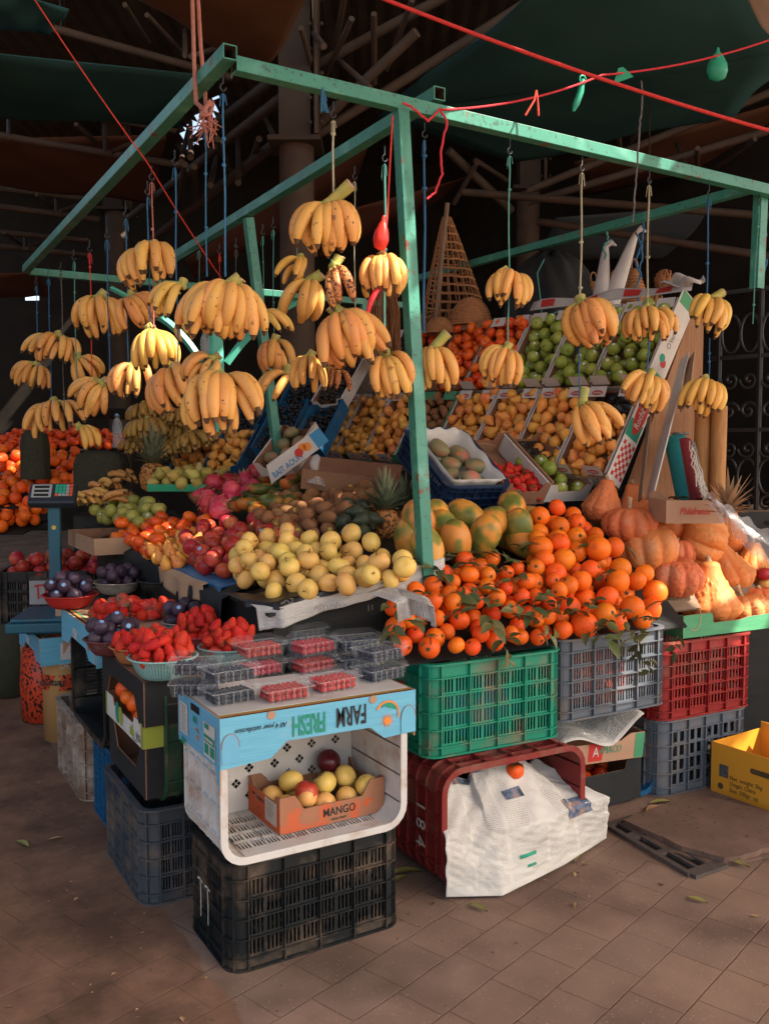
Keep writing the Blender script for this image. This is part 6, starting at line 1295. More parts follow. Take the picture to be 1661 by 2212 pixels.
for u in range(7):
    M = dM(pos(u), 1.02)
    if u < 3:
        tilt_box(M, .314, .49, .10, 'card_white' if u else 'card_white', 'card_brown', 'tilted box of green apples, ' + ORD[u] + ' in the upper row', mark=False)
        fillbox(M, 'green_apple', 'green_apple', 'green apple with white sticker in the upper row of tilted boxes', 'apple', 'green apples in the tilted boxes', .036, 70, .036, .062, 70 + u, sticker=('sticker', .42, .0365))
    elif u < 6:
        tilt_box(M, .314, .49, .10, ('card_white', 'card_brown', 'plastic_navy')[u - 3], 'card_brown', 'tilted box of red persimmons, ' + ('nearest the green apples', 'second from the green apples', 'third from the green apples')[u - 3] + ' in the upper row', mark=False)
        fillbox(M, 'persimmon', 'persimmon', 'bright red persimmon in the upper row of tilted boxes', 'persimmon', 'persimmons in the tilted boxes', .0345, 84, .036, .072, 70 + u, tilt=.8)
    else:
        tilt_box(M, .314, .49, .10, 'card_white', 'card_brown', 'tilted box of dark grapes behind the hanging bananas in the upper row', mark=False)
def grapes(M, W, y0, y1, lab, seed):
    q = random.Random(seed); b = MB()
    n = int((y1 - y0) * W / .00040)
    for _ in range(min(n, 330)):
        b.lathe(sph(.0115, 4), 6, 0, TR(q.uniform(-W / 2 + .015, W / 2 - .015), q.uniform(y0, y1), .03 + q.uniform(0, .05)))
    o = b.build('black_grapes', 'grape_black', None, M); tag(o, lab, 'grapes', kind='stuff')
grapes(dM(pos(6), 1.02), .31, .03, .46, 'black grapes in the tilted box behind the hanging bananas', 1)
# printed side of the display, boards
b = MB(); Ms = frame(DO + DX * .012 + DS * .0 + DN * .0, DS, DN); b.slab([(-.02, -.01), (1.04, -.01), (1.04, .115), (.50, .115), (.50, .10), (-.02, .10)], .004, Ms @ Matrix.Rotation(0, 4, 'X'), 0, 0, 0)
sp = tag(b.build('printed_side_board', 'card_white', None), 'long white printed cardboard side of the display with red checks', 'board')
for i in range(5):
    for j in range(9):
        if (i + j) % 2 == 0: panel(sp, (.02 + j * .021, .005 + i * .018), .021, .018, Ms, 'ink_red', 'check_square', .0008)
wt(sp, 'Rochinha', .055, Ms @ TR(.36, .045, .001), 'card_white', bold=.001, sx=.8, ex=.0012)
b = MB(); b.add([(math.cos(6.283 * k / 24) * .115 + .36, .045 + math.sin(6.283 * k / 24) * .040, .0009) for k in range(24)], [tuple(range(24))]); b.build('oval_mark', 'ink_red', sp, Ms)
panel(sp, (.265, .05), .09, .10, Ms, 'ink_green', 'leaf_print', .0005); wt(sp, "O'terroir", .045, Ms @ TR(.80, .052, .0012), 'ink_grey', sx=.9)
panel(sp, (1.0, .05), .07, .115, Ms, 'card_green', 'green_print', .0006); panel(sp, (.56, .05), .05, .11, Ms, 'card_green', 'green_print', .0006)
for k, m in enumerate(('ink_red', 'ink_green')):
    b = MB(); b.lathe([(0, .001), (.022, .001)], 16); b.build('apple_mark', m, sp, Ms @ TR(.645 + .02 * k, .045 + .02 * k, .0002 * k))
b = MB(); b.slab([(-.01, -.02), (2.66, -.02), (2.66, 1.05), (-.01, 1.05)], .012, Matrix(((DR.x, DS.x, -DN.x, DO.x - DN.x * .006), (DR.y, DS.y, -DN.y, DO.y - DN.y * .006), (DR.z, DS.z, -DN.z, DO.z - DN.z * .006), (0, 0, 0, 1))), 0, 0, 0); tag(b.build('display_board', 'plank_old', None), 'sloping timber board carrying the tilted boxes', 'board')
b = MB(); e = DO + DX * .04
b.add([(e.x - .04, e.y, .6), (e.x + .62, e.y + .10, .6), (e.x + .62, e.y + .10, 2.16), (e.x + .50, e.y + .08, 2.16), (e.x, e.y, 1.28)], [(0, 1, 2, 3, 4)]); tag(b.build('plywood_panel', 'plywood', None, solid=.012), 'reddish plywood sheet closing the right side of the display', 'panel')
# printed strip and white cloth on top of the green apple boxes
b = MB(); b.grid(14, 4, lambda u, v: DO + DR * (1.05 - 1.1 * u) + DS * (1.03 + .06 * v) + DN * (.10 + .02 * math.sin(u * 14) * v)); tag(b.build('printed_paper_strip', 'wrap_white', None, solid=.0015), 'white and red printed paper strip along the top of the apple boxes', 'paper')
o = SC.collection.objects[-1]
for k in (0.08, .36, .62, .80): b = MB(); b.grid(3, 3, lambda u, v: DO + DR * (1.05 - 1.1 * (k + .09 * u)) + DS * (1.04 + .04 * v) + DN * (.1035 + .02 * math.sin((k + .09 * u) * 14) * (.17 + .66 * v) + .0015)); b.build('red_print', 'ink_red', o)
b = MB(); q = random.Random(4); b.grid(10, 8, lambda u, v: DO + DR * (.12 - .22 * u) + DS * (1.05 + .05 * v) + DN * (.12 + .03 * math.sin(u * 9 + v * 4) + .02 * math.cos(v * 7 - u * 3))); tag(b.build('crumpled_plastic', 'wrap_white', None, solid=.001), 'crumpled white plastic on the corner of the top apple box', 'plastic')
# ---------------- boxes standing between the display and the heaps
def M3(bl, br, tl):
    x = (br - bl).normalized(); y = tl - bl; y = (y - x * y.dot(x)).normalized(); z = x.cross(y); o = (bl + br) / 2
    return Matrix(((x.x, y.x, z.x, o.x), (x.y, y.y, z.y, o.y), (x.z, y.z, z.z, o.z), (0, 0, 0, 1))), (br - bl).length
TY = Vector((0, math.cos(R_(34)), math.sin(R_(34))))
def MX(px, py, d, W, rz=0): c_ = Matrix.Rotation(R_(rz), 3, 'Z'); return frame(atD(px, py, d) + c_ @ Vector((W / 2, 0, 0)), c_ @ Vector((1, 0, 0)), c_ @ TY), W
M, W = MX(958, 1106, 4.12, .30)
Mi = M @ TR(0, .235, 0)
bc = crate(Mi, (W + .03, .46, .13), 'plastic_navy', 'navy blue plastic crate of pale mangoes lined with white paper', rows=2, cols=5, band=(.02, .03))
b = MB(); q = random.Random(2)
def lin(u, v):
    x = (u - .5) * (W - .005); y = (v - .5) * .43; e = max(abs(u - .5), abs(v - .5)) * 2
    return Vector((x * .96, y * .97, .012 + .145 * max(0, (e - .72) / .28) ** .8 + .008 * math.sin(u * 21) * math.sin(v * 17)))
b.grid(26, 30, lin); tag(b.build('paper_liner', 'paper_white', None, Mi, solid=.001), 'white paper lining the navy crate of mangoes', 'paper')
w2 = W / 2 - .03
heap('pale_mango', 'mango', [(-w2, -.18), (w2, -.18), (w2, .12), (-w2, .12)], lambda x, y: .02, lambda x, y: .05, .050, 17, 'pale green mango with red blush in the paper lined navy crate', 'mango', 'pale mangoes in the navy crate', 80, M=Mi, r0=.048, lie=True, sticker=('sticker_red', .4, .041))
M, W = MX(1072, 1092, 4.28, .285)
tilt_box(M, W, .44, .12, 'card_brown', 'card_brown', 'brown cardboard box of strawberries beside the navy crate', mark=False, tab=False)
q = random.Random(9)
for (x, y, z, rr) in pack([(-W / 2 + .015, .02), (W / 2 - .015, .02), (W / 2 - .015, .22), (-W / 2 + .015, .25)], lambda x, y: .006, lambda x, y: .045, .02, 75, 5, jit=.14):
    tag(inst(q.choice(FR['strawberry']), 'strawberry', M @ TR(x, y, z, q.uniform(-3, 3), q.uniform(-3, 3), q.uniform(0, 6)) @ Matrix.Scale(1.15, 4)), 'strawberry with leafy cap in the brown cardboard box', 'strawberry', 'strawberries in the cardboard box')
for (px, py) in ((1040, 1010), (1070, 1035), (1105, 1060), (1060, 1010)):
    p = atP(px, py, M.translation + M.col[2].to_3d() * .07, M.col[2].to_3d()); tag(inst(FR['sprig'][1], 'strawberry_leaves', Matrix.Translation(p) @ TR(0, 0, 0, 1, .4, px) @ Matrix.Scale(.5, 4)), 'green strawberry leaves among the strawberries in the cardboard box', 'leaves', 'strawberry leaves in the cardboard box')
b = MB(); b.slab([(-.06, 0), (.06, 0), (.055, .14), (-.06, .14)], .003, M @ TR(.03, .425, .06, R_(-70), 0, R_(-10)), 0, 0, 0); tag(b.build('cardboard_flap', 'card_tan'), 'pale folded flap inside the strawberry box', 'flap')
M, W = MX(1182, 1085, 4.42, .215)
tilt_box(M, W + .05, .46, .10, 'card_white', 'card_brown', 'narrow box of green apples with black tray beside the strawberries', mark=False, tab=False)
fillbox(M, 'green_apple', 'green_apple', 'green apple in the narrow box beside the strawberries', 'apple', 'green apples in the narrow box', .038, 16, .036, .03, 91, y0=.03, y1=.27, W=W + .05, sticker=('sticker', .4, .0365))
b = MB(); b.grid(24, 24, lambda a, c: Vector(((a - .5) * W, .27 + c * .18, .05 - .022 * abs(math.sin(a * 9.42) * math.sin(c * 9.42))))); tag(b.build('moulded_tray', 'tray_black', None, M, solid=.001), 'empty black moulded tray above the green apples in the narrow box', 'tray')
p = atY(1268, 1100, 3.72); pineapple(TR(p.x, p.y, p.z - .12, R_(10), R_(25), 0), 'pineapple with a green crown poking up behind the large oranges', 1, 1.1)
# ---------------- left end of the display: trays of grapes, pears, printed box
for k, (bl, br, tl, mat, con, lab) in enumerate((
    (((640, 1000), 5.5), ((700, 990), 5.4), ((735, 880), 5.75), 'plastic_blue', 'grape', 'blue tray of black grapes next to the pear boxes'),
    (((560, 990), 5.9), ((625, 985), 5.8), ((640, 895), 6.1), 'plastic_blue', 'grape', 'blue tray of black grapes in the middle of the left display'),
    (((490, 975), 6.3), ((545, 970), 6.2), ((575, 885), 6.5), 'plastic_blue', 'grape', 'blue tray of black grapes at the left end of the display'),
    (((690, 890), 6.0), ((745, 885), 5.9), ((800, 780), 6.2), 'card_white', 'grape', 'white edged box of dark grapes behind the hanging bananas'),
    (((620, 890), 6.3), ((680, 888), 6.2), ((720, 790), 6.5), 'plastic_blue', 'grape', 'upper blue tray of grapes behind the low banana pair'),
    (((450, 1040), 6.0), ((520, 1030), 5.9), ((548, 962), 6.15), 'plastic_blue', 'pear', 'blue tray of pears at the foot of the left display'),
    (((375, 1042), 6.3), ((440, 1040), 6.2), ((470, 965), 6.45), 'plastic_blue', 'pear', 'blue tray of pears farthest left on the display'))):
    M, W = M3(atD(*bl[0], bl[1]), atD(*br[0], br[1]), atD(*tl[0], tl[1])); W = max(W + .03, .22)
    tilt_box(M, W, .44, .09, mat, mat if mat != 'card_white' else 'card_brown', lab, mark=False, tab=False, name='fruit_tray')
    if con == 'grape': grapes(M, W, .02, .42, 'black grapes in the ' + lab.split(' of ')[0] + {0: ' next to the pear boxes', 1: ' in the middle of the left display', 2: ' at the left end', 3: ' behind the hanging bananas', 4: ' behind the low banana pair'}[k], k + 3)
    else: fillbox(M, 'pear', 'pear', 'orange pear in the blue trays at the left foot of the display', 'pear', 'pears in the left blue trays', .032, 34, .034, .06, k + 120, y1=.42, W=W, acc=PMB)
M, W = M3(atD(575, 1025, 5.2), atD(648, 1022, 5.05), atD(650, 930, 5.4))
M = frame(atD(600, 1022, 5.15), (atD(690, 960, 5.15) - atD(575, 1030, 5.15)), UPC)
pb = tilt_box(M3(atD(565, 1030, 5.25), atD(640, 1026, 5.1), atD(640, 940, 5.45))[0], .26, .34, .10, 'card_white', 'card_brown', 'white printed citrus box tilted behind the dragon fruits', mark=False, tab=False)
Mq = frame(atD(636, 985, 5.0), (atD(692, 945, 5.05) - atD(570, 1035, 5.0)), UPC); b = MB(); b.slab([(-.19, -.048), (.16, -.048), (.20, .048), (-.15, .048)], .004, Mq, 0, 0, 0); pp = tag(b.build('printed_board', 'card_white'), 'white box side printed with oranges and blue lettering behind the inner post', 'box side')
wt(pp, 'BAIT AOUN', .045, Mq @ TR(-.06, -.02, .001), 'ink_blue', bold=.001, sx=.8); panel(pp, (.165, .0), .07, .09, Mq, 'ink_blue', ex=.001)
for x, y, m in ((.06, .012, 'ink_orange'), (.03, .0, 'ink_red'), (.085, .0, 'ink_orange')): b = MB(); b.lathe([(0, .0012), (.024, .0012)], 16); b.build('orange_mark', m, pp, Mq @ TR(x, y, .0003 if m == 'ink_red' else 0))
fillbox(M3(atD(565, 1030, 5.25), atD(640, 1026, 5.1), atD(640, 940, 5.45))[0], 'pale_mango', 'mango', 'dull mango in the printed citrus box', 'mango', 'mangoes in the citrus box', .045, 9, .048, .05, 140, y1=.31, W=.26)
tag(PMB.build('pear_pile', ['pear', 'stem_brown']), 'yellow orange pears in the small far boxes and blue trays at the left of the display', 'pears', kind='stuff')
# big brown box lid behind the kiwis, plastic bag
cbox('cardboard_box', TR(*atD(760, 1050, 4.9), R_(12), R_(6), R_(-32)), .50, .32, .10, 'card_brown', 'card_brown', 'brown cardboard box with vent holes behind the kiwis', 'box', lid='card_brown')
b = MB(); p = atD(683, 1010, 4.75); b.tube([p + Vector((0, 0, -.09)), p + Vector((.01, 0, -.05)), p + Vector((-.005, 0, -.02)), p + Vector((-.01, 0, .02)), p + Vector((.005, 0, .055)), p + Vector((.012, 0, .065))], [.06, .03, .016, .026, .022, .008], 12); tag(b.build('twisted_plastic_bag', 'bag_plastic'), 'twisted white plastic bag standing up behind the kiwis', 'bag')
# ================================================================== hanging bananas
STR = {'b': 'string_blue', 't': 'string_teal', 'p': 'string_pale', 'g': 'string_grey'}
def plane(px, py, pl): return atY(px, py, pl[1]) if pl[0] == 'Y' else (atX(px, py, pl[1]) if pl[0] == 'X' else atD(px, py, pl[1]))
FRONT, LEFT, INNER = ('Y', 3.0), ('X', 1.125), ('X', 1.968)
FACE = R_(-30)
def hb(px, py, wd, ht, pl, n, lab, seed, rz=0, phi=80, kind='banana', tiers=(1, .85), cut=None, roll=0, pitch=0, grp='banana bunches hanging on strings'):
    n = round(n * 1.2) if n > 6 else n; roll += ((seed * 37 % 17) - 8) * 2.2
    p = plane(px, py, pl); d = (p - CAM).dot(FW); w_m = wd * d / 2000; h_m = ht * d / 2000
    sc = max(.5, min(1.6, h_m / (.178 if len(tiers) > 1 else .155))); reach = (.075 * sc); wide = max(.3, min(2.6, (w_m / 2 - reach * math.sin(R_(phi))) / (.045 * sc)))
    top = p + ZZ * (h_m * .5 - .025 * sc)
    bunch(Matrix.Translation(top) @ Matrix.Rotation(FACE + R_(rz), 4, 'Z') @ Matrix.Rotation(R_(roll), 4, 'Y') @ Matrix.Rotation(R_(pitch), 4, 'X'), n, lab, grp, wide, sc, kind, tiers, seed, phi, True, cut if cut is not None else random.Random(seed).random())
    return top
H = lambda *a, **k: hb(*a, **k)
H(325, 583, 118, 112, LEFT, 13, 'large banana bunch hanging highest on the left beam', 1, rz=-20, cut=.7)
H(214, 678, 100, 95, LEFT, 11, 'banana bunch left half of the broad pair under the left beam', 2, rz=10)
H(282, 675, 90, 85, LEFT, 10, 'banana bunch right half of the broad pair, with bananas swept sideways', 3, rz=40, roll=-25, cut=.9)
H(130, 755, 98, 74, LEFT, 11, 'banana bunch second farthest down the left beam', 4)
H(81, 810, 76, 64, LEFT, 10, 'smallest banana bunch at the far left', 5)
H(170, 800, 66, 72, ('X', 1.2), 7, 'banana bunch with curled fingers beside the smallest ones at far left', 6, rz=50, roll=-20)
H(122, 902, 110, 84, ('X', 1.15), 11, 'banana bunch hanging low over the far left oranges', 7)
H(174, 945, 50, 62, ('X', 1.15), 4, 'little dangling banana cluster at the lower left over the oranges', 8, rz=60, phi=30, tiers=(1,))
H(222, 857, 100, 84, ('X', 1.15), 10, 'banana bunch slanting left below the sunlit one', 9, rz=-50, roll=20, cut=.9)
H(330, 750, 96, 96, LEFT, 9, 'sunlit banana bunch in the middle of the left group', 10, rz=35, roll=-15, cut=.2)
H(292, 822, 96, 88, LEFT, 8, 'strongly sunlit banana bunch hanging below the other sunlit one', 11, rz=-30, roll=-20)
H(378, 842, 100, 112, LEFT, 10, 'banana bunch right of the strongly sunlit one', 12, rz=-15, cut=.6)
H(478, 868, 150, 145, LEFT, 15, 'huge banana bunch hanging lowest in the middle of the left group', 13, rz=-10, cut=.2)
H(462, 808, 100, 90, LEFT, 7, 'banana bunch tucked behind the top of the huge low one', 14, rz=-40, roll=20, cut=.8)
H(495, 668, 150, 140, LEFT, 18, 'widest banana bunch with two neat tiers on the blue strings', 15, phi=86)
H(396, 650, 62, 92, LEFT, 5, 'banana cluster joined to the left of the widest bunch', 16, rz=-40, phi=40)
H(392, 714, 38, 52, ('X', 1.6), 5, 'small shaded banana bunch behind the widest one', 17)
H(568, 698, 58, 66, ('X', 1.6), 4, 'banana cluster of four curling right beside the widest bunch', 18, rz=50, phi=35, tiers=(1,), roll=-20)
H(593, 770, 66, 90, INNER, 7, 'slim banana bunch hanging right of the huge low one', 19, phi=55)
H(712, 490, 134, 132, FRONT, 11, 'big banana bunch with a thick cut stalk hanging highest in the middle', 20, rz=-20, cut=1.6)
H(654, 596, 56, 86, INNER, 5, 'shaded banana bunch on the inner beam left of the spotted one', 21, rz=-20, phi=45)
H(673, 640, 74, 104, INNER, 5, 'pale banana bunch spreading down with sunlit tips', 22, phi=45, tiers=(1,), pitch=15)
H(722, 608, 62, 98, ('Y', 3.05), 4, 'overripe pinkish spotted banana bunch in sunlight', 23, kind='spotted', phi=40, tiers=(1,))
H(736, 728, 130, 140, FRONT, 15, 'large banana bunch in the middle with splayed rows of fingers', 24, rz=10, cut=.2, roll=-8)
H(829, 600, 78, 106, FRONT, 9, 'sunlit banana bunch just left of the main post with red balloon string', 25, phi=70)
H(668, 805, 54, 92, ('Y', 3.3), 6, 'banana bunch hanging low left of the splayed one', 26, phi=50)
H(722, 812, 74, 50, ('Y', 3.35), 6, 'row of overripe spotted bananas under the splayed bunch', 27, kind='spotted', phi=60, tiers=(1,))
H(806, 770, 34, 52, ('Y', 3.1), 2, 'pair of sunlit bananas sticking out right of the splayed bunch', 28, rz=40, phi=15, tiers=(1,), roll=-30)
H(835, 812, 90, 112, FRONT, 8, 'straight fingered banana bunch at the left of the main post', 29, phi=60, cut=.5)
H(932, 798, 68, 112, FRONT, 7, 'banana bunch with pale green stalk just right of the main post', 30, phi=60, cut=1.5, rz=-15)
H(626, 838, 84, 84, INNER, 3, 'low pair of bananas hanging by the inner post', 31, rz=-40, phi=35, tiers=(1,), roll=22)
H(1100, 628, 90, 94, FRONT, 10, 'upper banana bunch on the first string right of the main post', 32, phi=75)
H(1093, 790, 88, 98, FRONT, 9, 'lower banana bunch on the first string right of the main post', 33, rz=-20, phi=70)
H(1255, 700, 114, 120, FRONT, 13, 'long fingered banana bunch over the green apples on the second right string', 34, phi=80)
H(1255, 915, 88, 108, FRONT, 7, 'banana bunch with big cut stalk hanging low over the pears', 35, phi=70, rz=15, roll=-12, cut=1.1)
H(1400, 700, 108, 82, FRONT, 13, 'neat round banana bunch over the rightmost green apples', 36, phi=84)
H(1400, 846, 92, 94, FRONT, 11, 'banana bunch leaning right below the neat round one', 37, rz=15, phi=80, roll=14)
H(1530, 682, 92, 92, FRONT, 9, 'upper banana bunch nearest the iron gate', 38, rz=10, phi=70, roll=10, cut=1.3)
H(1525, 860, 90, 92, FRONT, 10, 'lower banana bunch nearest the iron gate', 39, phi=74, rz=-15)
# strings: (top px, top py, bottom px, bottom py, plane, colour, label)
def S(px, y0, y1, pl, c, lab, r=.0028, px1=None, hook=True, seed=None):
    a = plane(px, y0, pl); b = plane(px1 or px, y1, pl)
    if px1 is None: b = Vector((a.x, a.y, b.z))
    hang_string(a, b, STR.get(c, c), lab, 'strings hanging from the stall frame', r, hook, seed or int(px + y0))
S(482, 160, 600, LEFT, 'b', 'long blue string nearest the frame corner', .0034); S(443, 232, 600, LEFT, 'b', 'blue string second from the frame corner', .003)
S(378, 325, 870, LEFT, 'b', 'blue string down to the bunch right of the sunlit one', .003); S(328, 360, 770, LEFT, 'rope_pink', 'pinkish frayed string holding the highest left bunch', .003)
S(319, 392, 720, LEFT, 'b', 'blue string behind the pinkish one', .003); S(272, 442, 850, LEFT, 'b', 'blue string over the strongly sunlit bunch', .003)
S(231, 490, 820, LEFT, 'b', 'blue string of the broad pair', .003); S(194, 520, 845, LEFT, 'rope_red', 'red string on the left beam', .003); S(160, 540, 880, LEFT, 't', 'teal string far along the left beam', .003)
S(132, 566, 900, LEFT, 'g', 'dark string far along the left beam', .003); S(105, 580, 910, LEFT, 'b', 'blue string second from the end of the left beam', .003); S(79, 596, 800, LEFT, 'b', 'blue string at the very end of the left beam', .003)
S(720, 220, 430, FRONT, 'p', 'pale olive string holding the big middle bunch', .004); S(716, 560, 700, ('Y', 3.04), 't', 'teal string between the big bunch and the splayed one', .003, hook=False)
S(766, 360, 750, INNER, 'p', 'thin pale string on the inner beam', .0025); S(831, 316, 780, FRONT, 't', 'bright teal string through the sunlit bunch left of the post', .0045)
S(917, 265, 720, FRONT, 'b', 'doubled blue string right of the main post', .0048); S(1101, 302, 770, FRONT, 't', 'teal string right of the woven cone', .0032)
S(1257, 340, 700, FRONT, 'p', 'knotted pale rope over the second bunch', .0045); S(1252, 720, 900, FRONT, 'b', 'blue string tying the lower bunch over the pears', .003, hook=False); S(1402, 368, 690, FRONT, 'p', 'knotted pale rope over the neat round bunch', .0045); S(1400, 730, 830, FRONT, 'b', 'blue string under the neat round bunch', .003, hook=False)
S(1531, 398, 680, FRONT, 'b', 'blue string nearest the right end of the front beam', .0036); S(1532, 730, 850, FRONT, 'b', 'blue string between the two bunches by the gate', .003, hook=False)
S(642, 440, 590, INNER, 't', 'thin teal string over the shaded inner bunch', .002); S(590, 470, 760, INNER, 't', 'thin teal string beside the inner post', .002); S(568, 485, 690, INNER, 't', 'thin teal string left of the inner post', .002); S(510, 515, 620, INNER, 'g', 'thin grey string along the inner beam', .002)
S(430, 520, 700, INNER, 't', 'thin teal string at the far part of the inner beam', .002); S(624, 770, 820, ('X', 1.97), 't', 'short teal string of the low banana pair', .002, hook=False); S(474, 528, 600, INNER, 'rope_red', 'short red string on the inner beam', .002)
S(1640, 415, 700, FRONT, 't', 'slack teal string by the right post', .003, 1625)
# ================================================================== right background
def cone_net():
    a = atD(965, 470, 6.4); bl = atD(905, 700, 6.4); br = atD(1062, 690, 6.4); H_ = (a.z - bl.z); Rr = (br - bl).length / 2; c = (bl + br) / 2
    t = thing('woven_cone', 'large conical net of woven palm rope with a frayed hem, behind the main post', 'woven cone', TR(c.x, c.y, bl.z)); q = random.Random(1)
    def sp(u, v): r = .03 + (Rr * 1.02 - .03) * (1 - v) ** .95; lean = (a - c).x * v; return Vector((math.cos(u) * r + (a.x - c.x) * v, math.sin(u) * r * .8 + (a.y - c.y) * v, H_ * v))
    b = MB()
    for k in range(20): b.tube([sp(6.283 * k / 20 + q.uniform(-.03, .03), v / 10) for v in range(11)], .0055, 4)
    for j in range(12): b.tube([sp(6.283 * k / 24, j / 12 + q.uniform(-.006, .006)) for k in range(25)], .0075, 5)
    b.build('net', 'wicker', t)
    b = MB()
    for k in range(170):
        u = q.uniform(0, 6.283); p = sp(u, q.uniform(0, .10)); o = Vector((math.cos(u), math.sin(u), 0)); b.tube([p, p + o * q.uniform(.01, .08) - ZZ * q.uniform(.03, .08), p + o * q.uniform(.0, .12) - ZZ * q.uniform(.10, .24)], .0034, 3, cap=False)
    b.build('frayed_fringe', 'wicker', t)
    return t
cone_net()
b = MB(); b.tube([atD(966, 440, 6.2), atD(938, 720, 6.0)], .016, 8); tag(b.build('wooden_pole', 'plank_old'), 'grey wooden pole leaning against the woven cone', 'pole')
b = MB(); q = random.Random(3); c = atD(835, 640, 5.8)
for k in range(90): x = q.uniform(-.09, .09); y = q.uniform(-.06, .06); b.tube([c + Vector((x * .4, y * .4, .12)), c + Vector((x, y, -.1)), c + Vector((x * 1.1 + q.uniform(-.02, .02), y, -.38 + q.uniform(-.04, .04)))], .0035, 3, cap=False)
tag(b.build('hanging_raffia', 'wicker'), 'bundle of straight raffia fibres hanging behind the main post', 'raffia')
def basket(px, py, d, r, h, lab, cone=False, ball=False):
    p = atD(px, py, d); t = thing('wicker_basket', lab, 'basket', Matrix.Translation(p)); b = MB()
    if ball:
        for k in range(14):
            ax = Euler((k * .9, k * 1.7, 0)).to_matrix().to_4x4(); b.tube([ax @ Vector((math.cos(a) * r, math.sin(a) * r, 0)) for a in [6.283 * i / 20 for i in range(21)]], .0065, 5)
    else:
        pr = (lambda v: r * (1 - v * .82)) if cone else (lambda v: r * math.sqrt(max(.02, 1 - v * v)))
        for j in range(12): b.tube([Vector((math.cos(6.283 * k / 20) * pr(j / 12), math.sin(6.283 * k / 20) * pr(j / 12), h * j / 12)) for k in range(21)], h / 22, 5)
        for k in range(18): b.tube([Vector((math.cos(6.283 * k / 18) * pr(v / 8) * 1.01, math.sin(6.283 * k / 18) * pr(v / 8) * 1.01, h * v / 8)) for v in range(9)], .004, 4)
        if cone: b.tube([Vector((math.cos(a) * .025, 0, h + .02 + math.sin(a) * .04)) for a in [6.283 * i / 12 for i in range(13)]], .005, 5)
    b.build('weave', 'wicker', t)
basket(1016, 702, 5.9, .13, .17, 'domed wicker basket at the foot of the woven cone'); basket(950, 720, 5.9, .10, .10, 'flat wicker basket low behind the woven cone')
basket(1368, 668, 5.6, .10, .24, 'small cone shaped wicker basket behind the top apple boxes', cone=True); basket(1325, 672, 5.8, .09, .19, 'shaded wicker basket left of the cone shaped one', cone=True); basket(1280, 672, 5.8, .09, .18, 'wicker basket half hidden behind the white bundles', cone=True)
basket(1436, 606, 5.6, .062, 0, 'round open wicker ball hanging over the apple boxes', ball=True); basket(1410, 650, 5.6, .055, 0, 'second wicker ball resting behind the top paper strip', ball=True)
b = MB(); c = atD(1190, 700, 5.9); q = random.Random(2); ph = [q.uniform(0, 6) for _ in range(6)]
def mound(u, v):
    a = u * 6.283; r = 1 - v; k = 1 + .07 * math.sin(a * 5 + ph[0]) + .05 * math.sin(a * 11 + v * 5 + ph[1])
    return c + Vector((math.cos(a) * .31 * k * math.sin(math.acos(min(1, v))) , math.sin(a) * .28 * k * math.sin(math.acos(min(1, v))), -.05 + .50 * v + .02 * math.sin(a * 7 + v * 9)))
b.grid(60, 22, mound); tag(b.build('black_sheeting', 'cloth_black'), 'mound of black plastic sheeting behind the green apple boxes', 'sheeting')
for k, pts_ in enumerate((((1175, 560), (1160, 590), (1166, 640), (1172, 700)), ((1210, 670), (1190, 680), (1186, 700), (1180, 720)))): rope([atD(x, y, 5.55) for x, y in pts_], .004, 'string_teal', ('thin teal cord lying over the black sheeting', 'short teal cord at the base of the black sheeting')[k], 'cord', cat='cord')
def bundle(p0, p1, r, lab, seed):
    q = random.Random(seed); a, b_ = atD(*p0, 5.3), atD(*p1, 5.3); mb = MB(); n = 12
    mb.tube([a.lerp(b_, i / n) for i in range(n + 1)], [.016 + (r - .016) * (i / n) ** .8 for i in range(n + 1)], 14); mb.tube([a, a + ZZ * .03 + RT * .03, a + ZZ * .01 + RT * .06], [.012, .02, .005], 6); tag(mb.build('white_bundle', 'wrap_white'), lab, 'bundle')
bundle((1308, 535), (1296, 665), .055, 'white plastic bundle hanging upright from the rear beam', 1); bundle((1372, 505), (1312, 668), .06, 'white plastic bundle slanting beside the upright one', 2)
q = random.Random(12)
for k, (px, py, y1, m, lab) in enumerate(((1310, 500, 560, 'string_teal', 'teal twine knotted round the upright white bundle'), (1385, 480, 600, 'string_blue', 'tangled blue twine on the slanting white bundle'), (1378, 500, 690, 'string_blue', 'long loose blue twine beside the slanting bundle'), (1650, 490, 600, 'string_blue', 'blue twine tied at the right end of the frame'))):
    rope([atD(px + q.uniform(-8, 8), py + (y1 - py) * i / 6, 5.2) for i in range(7)], .0055, m, lab, 'twine', cat='twine', n=6, seed=k, wob=.004)
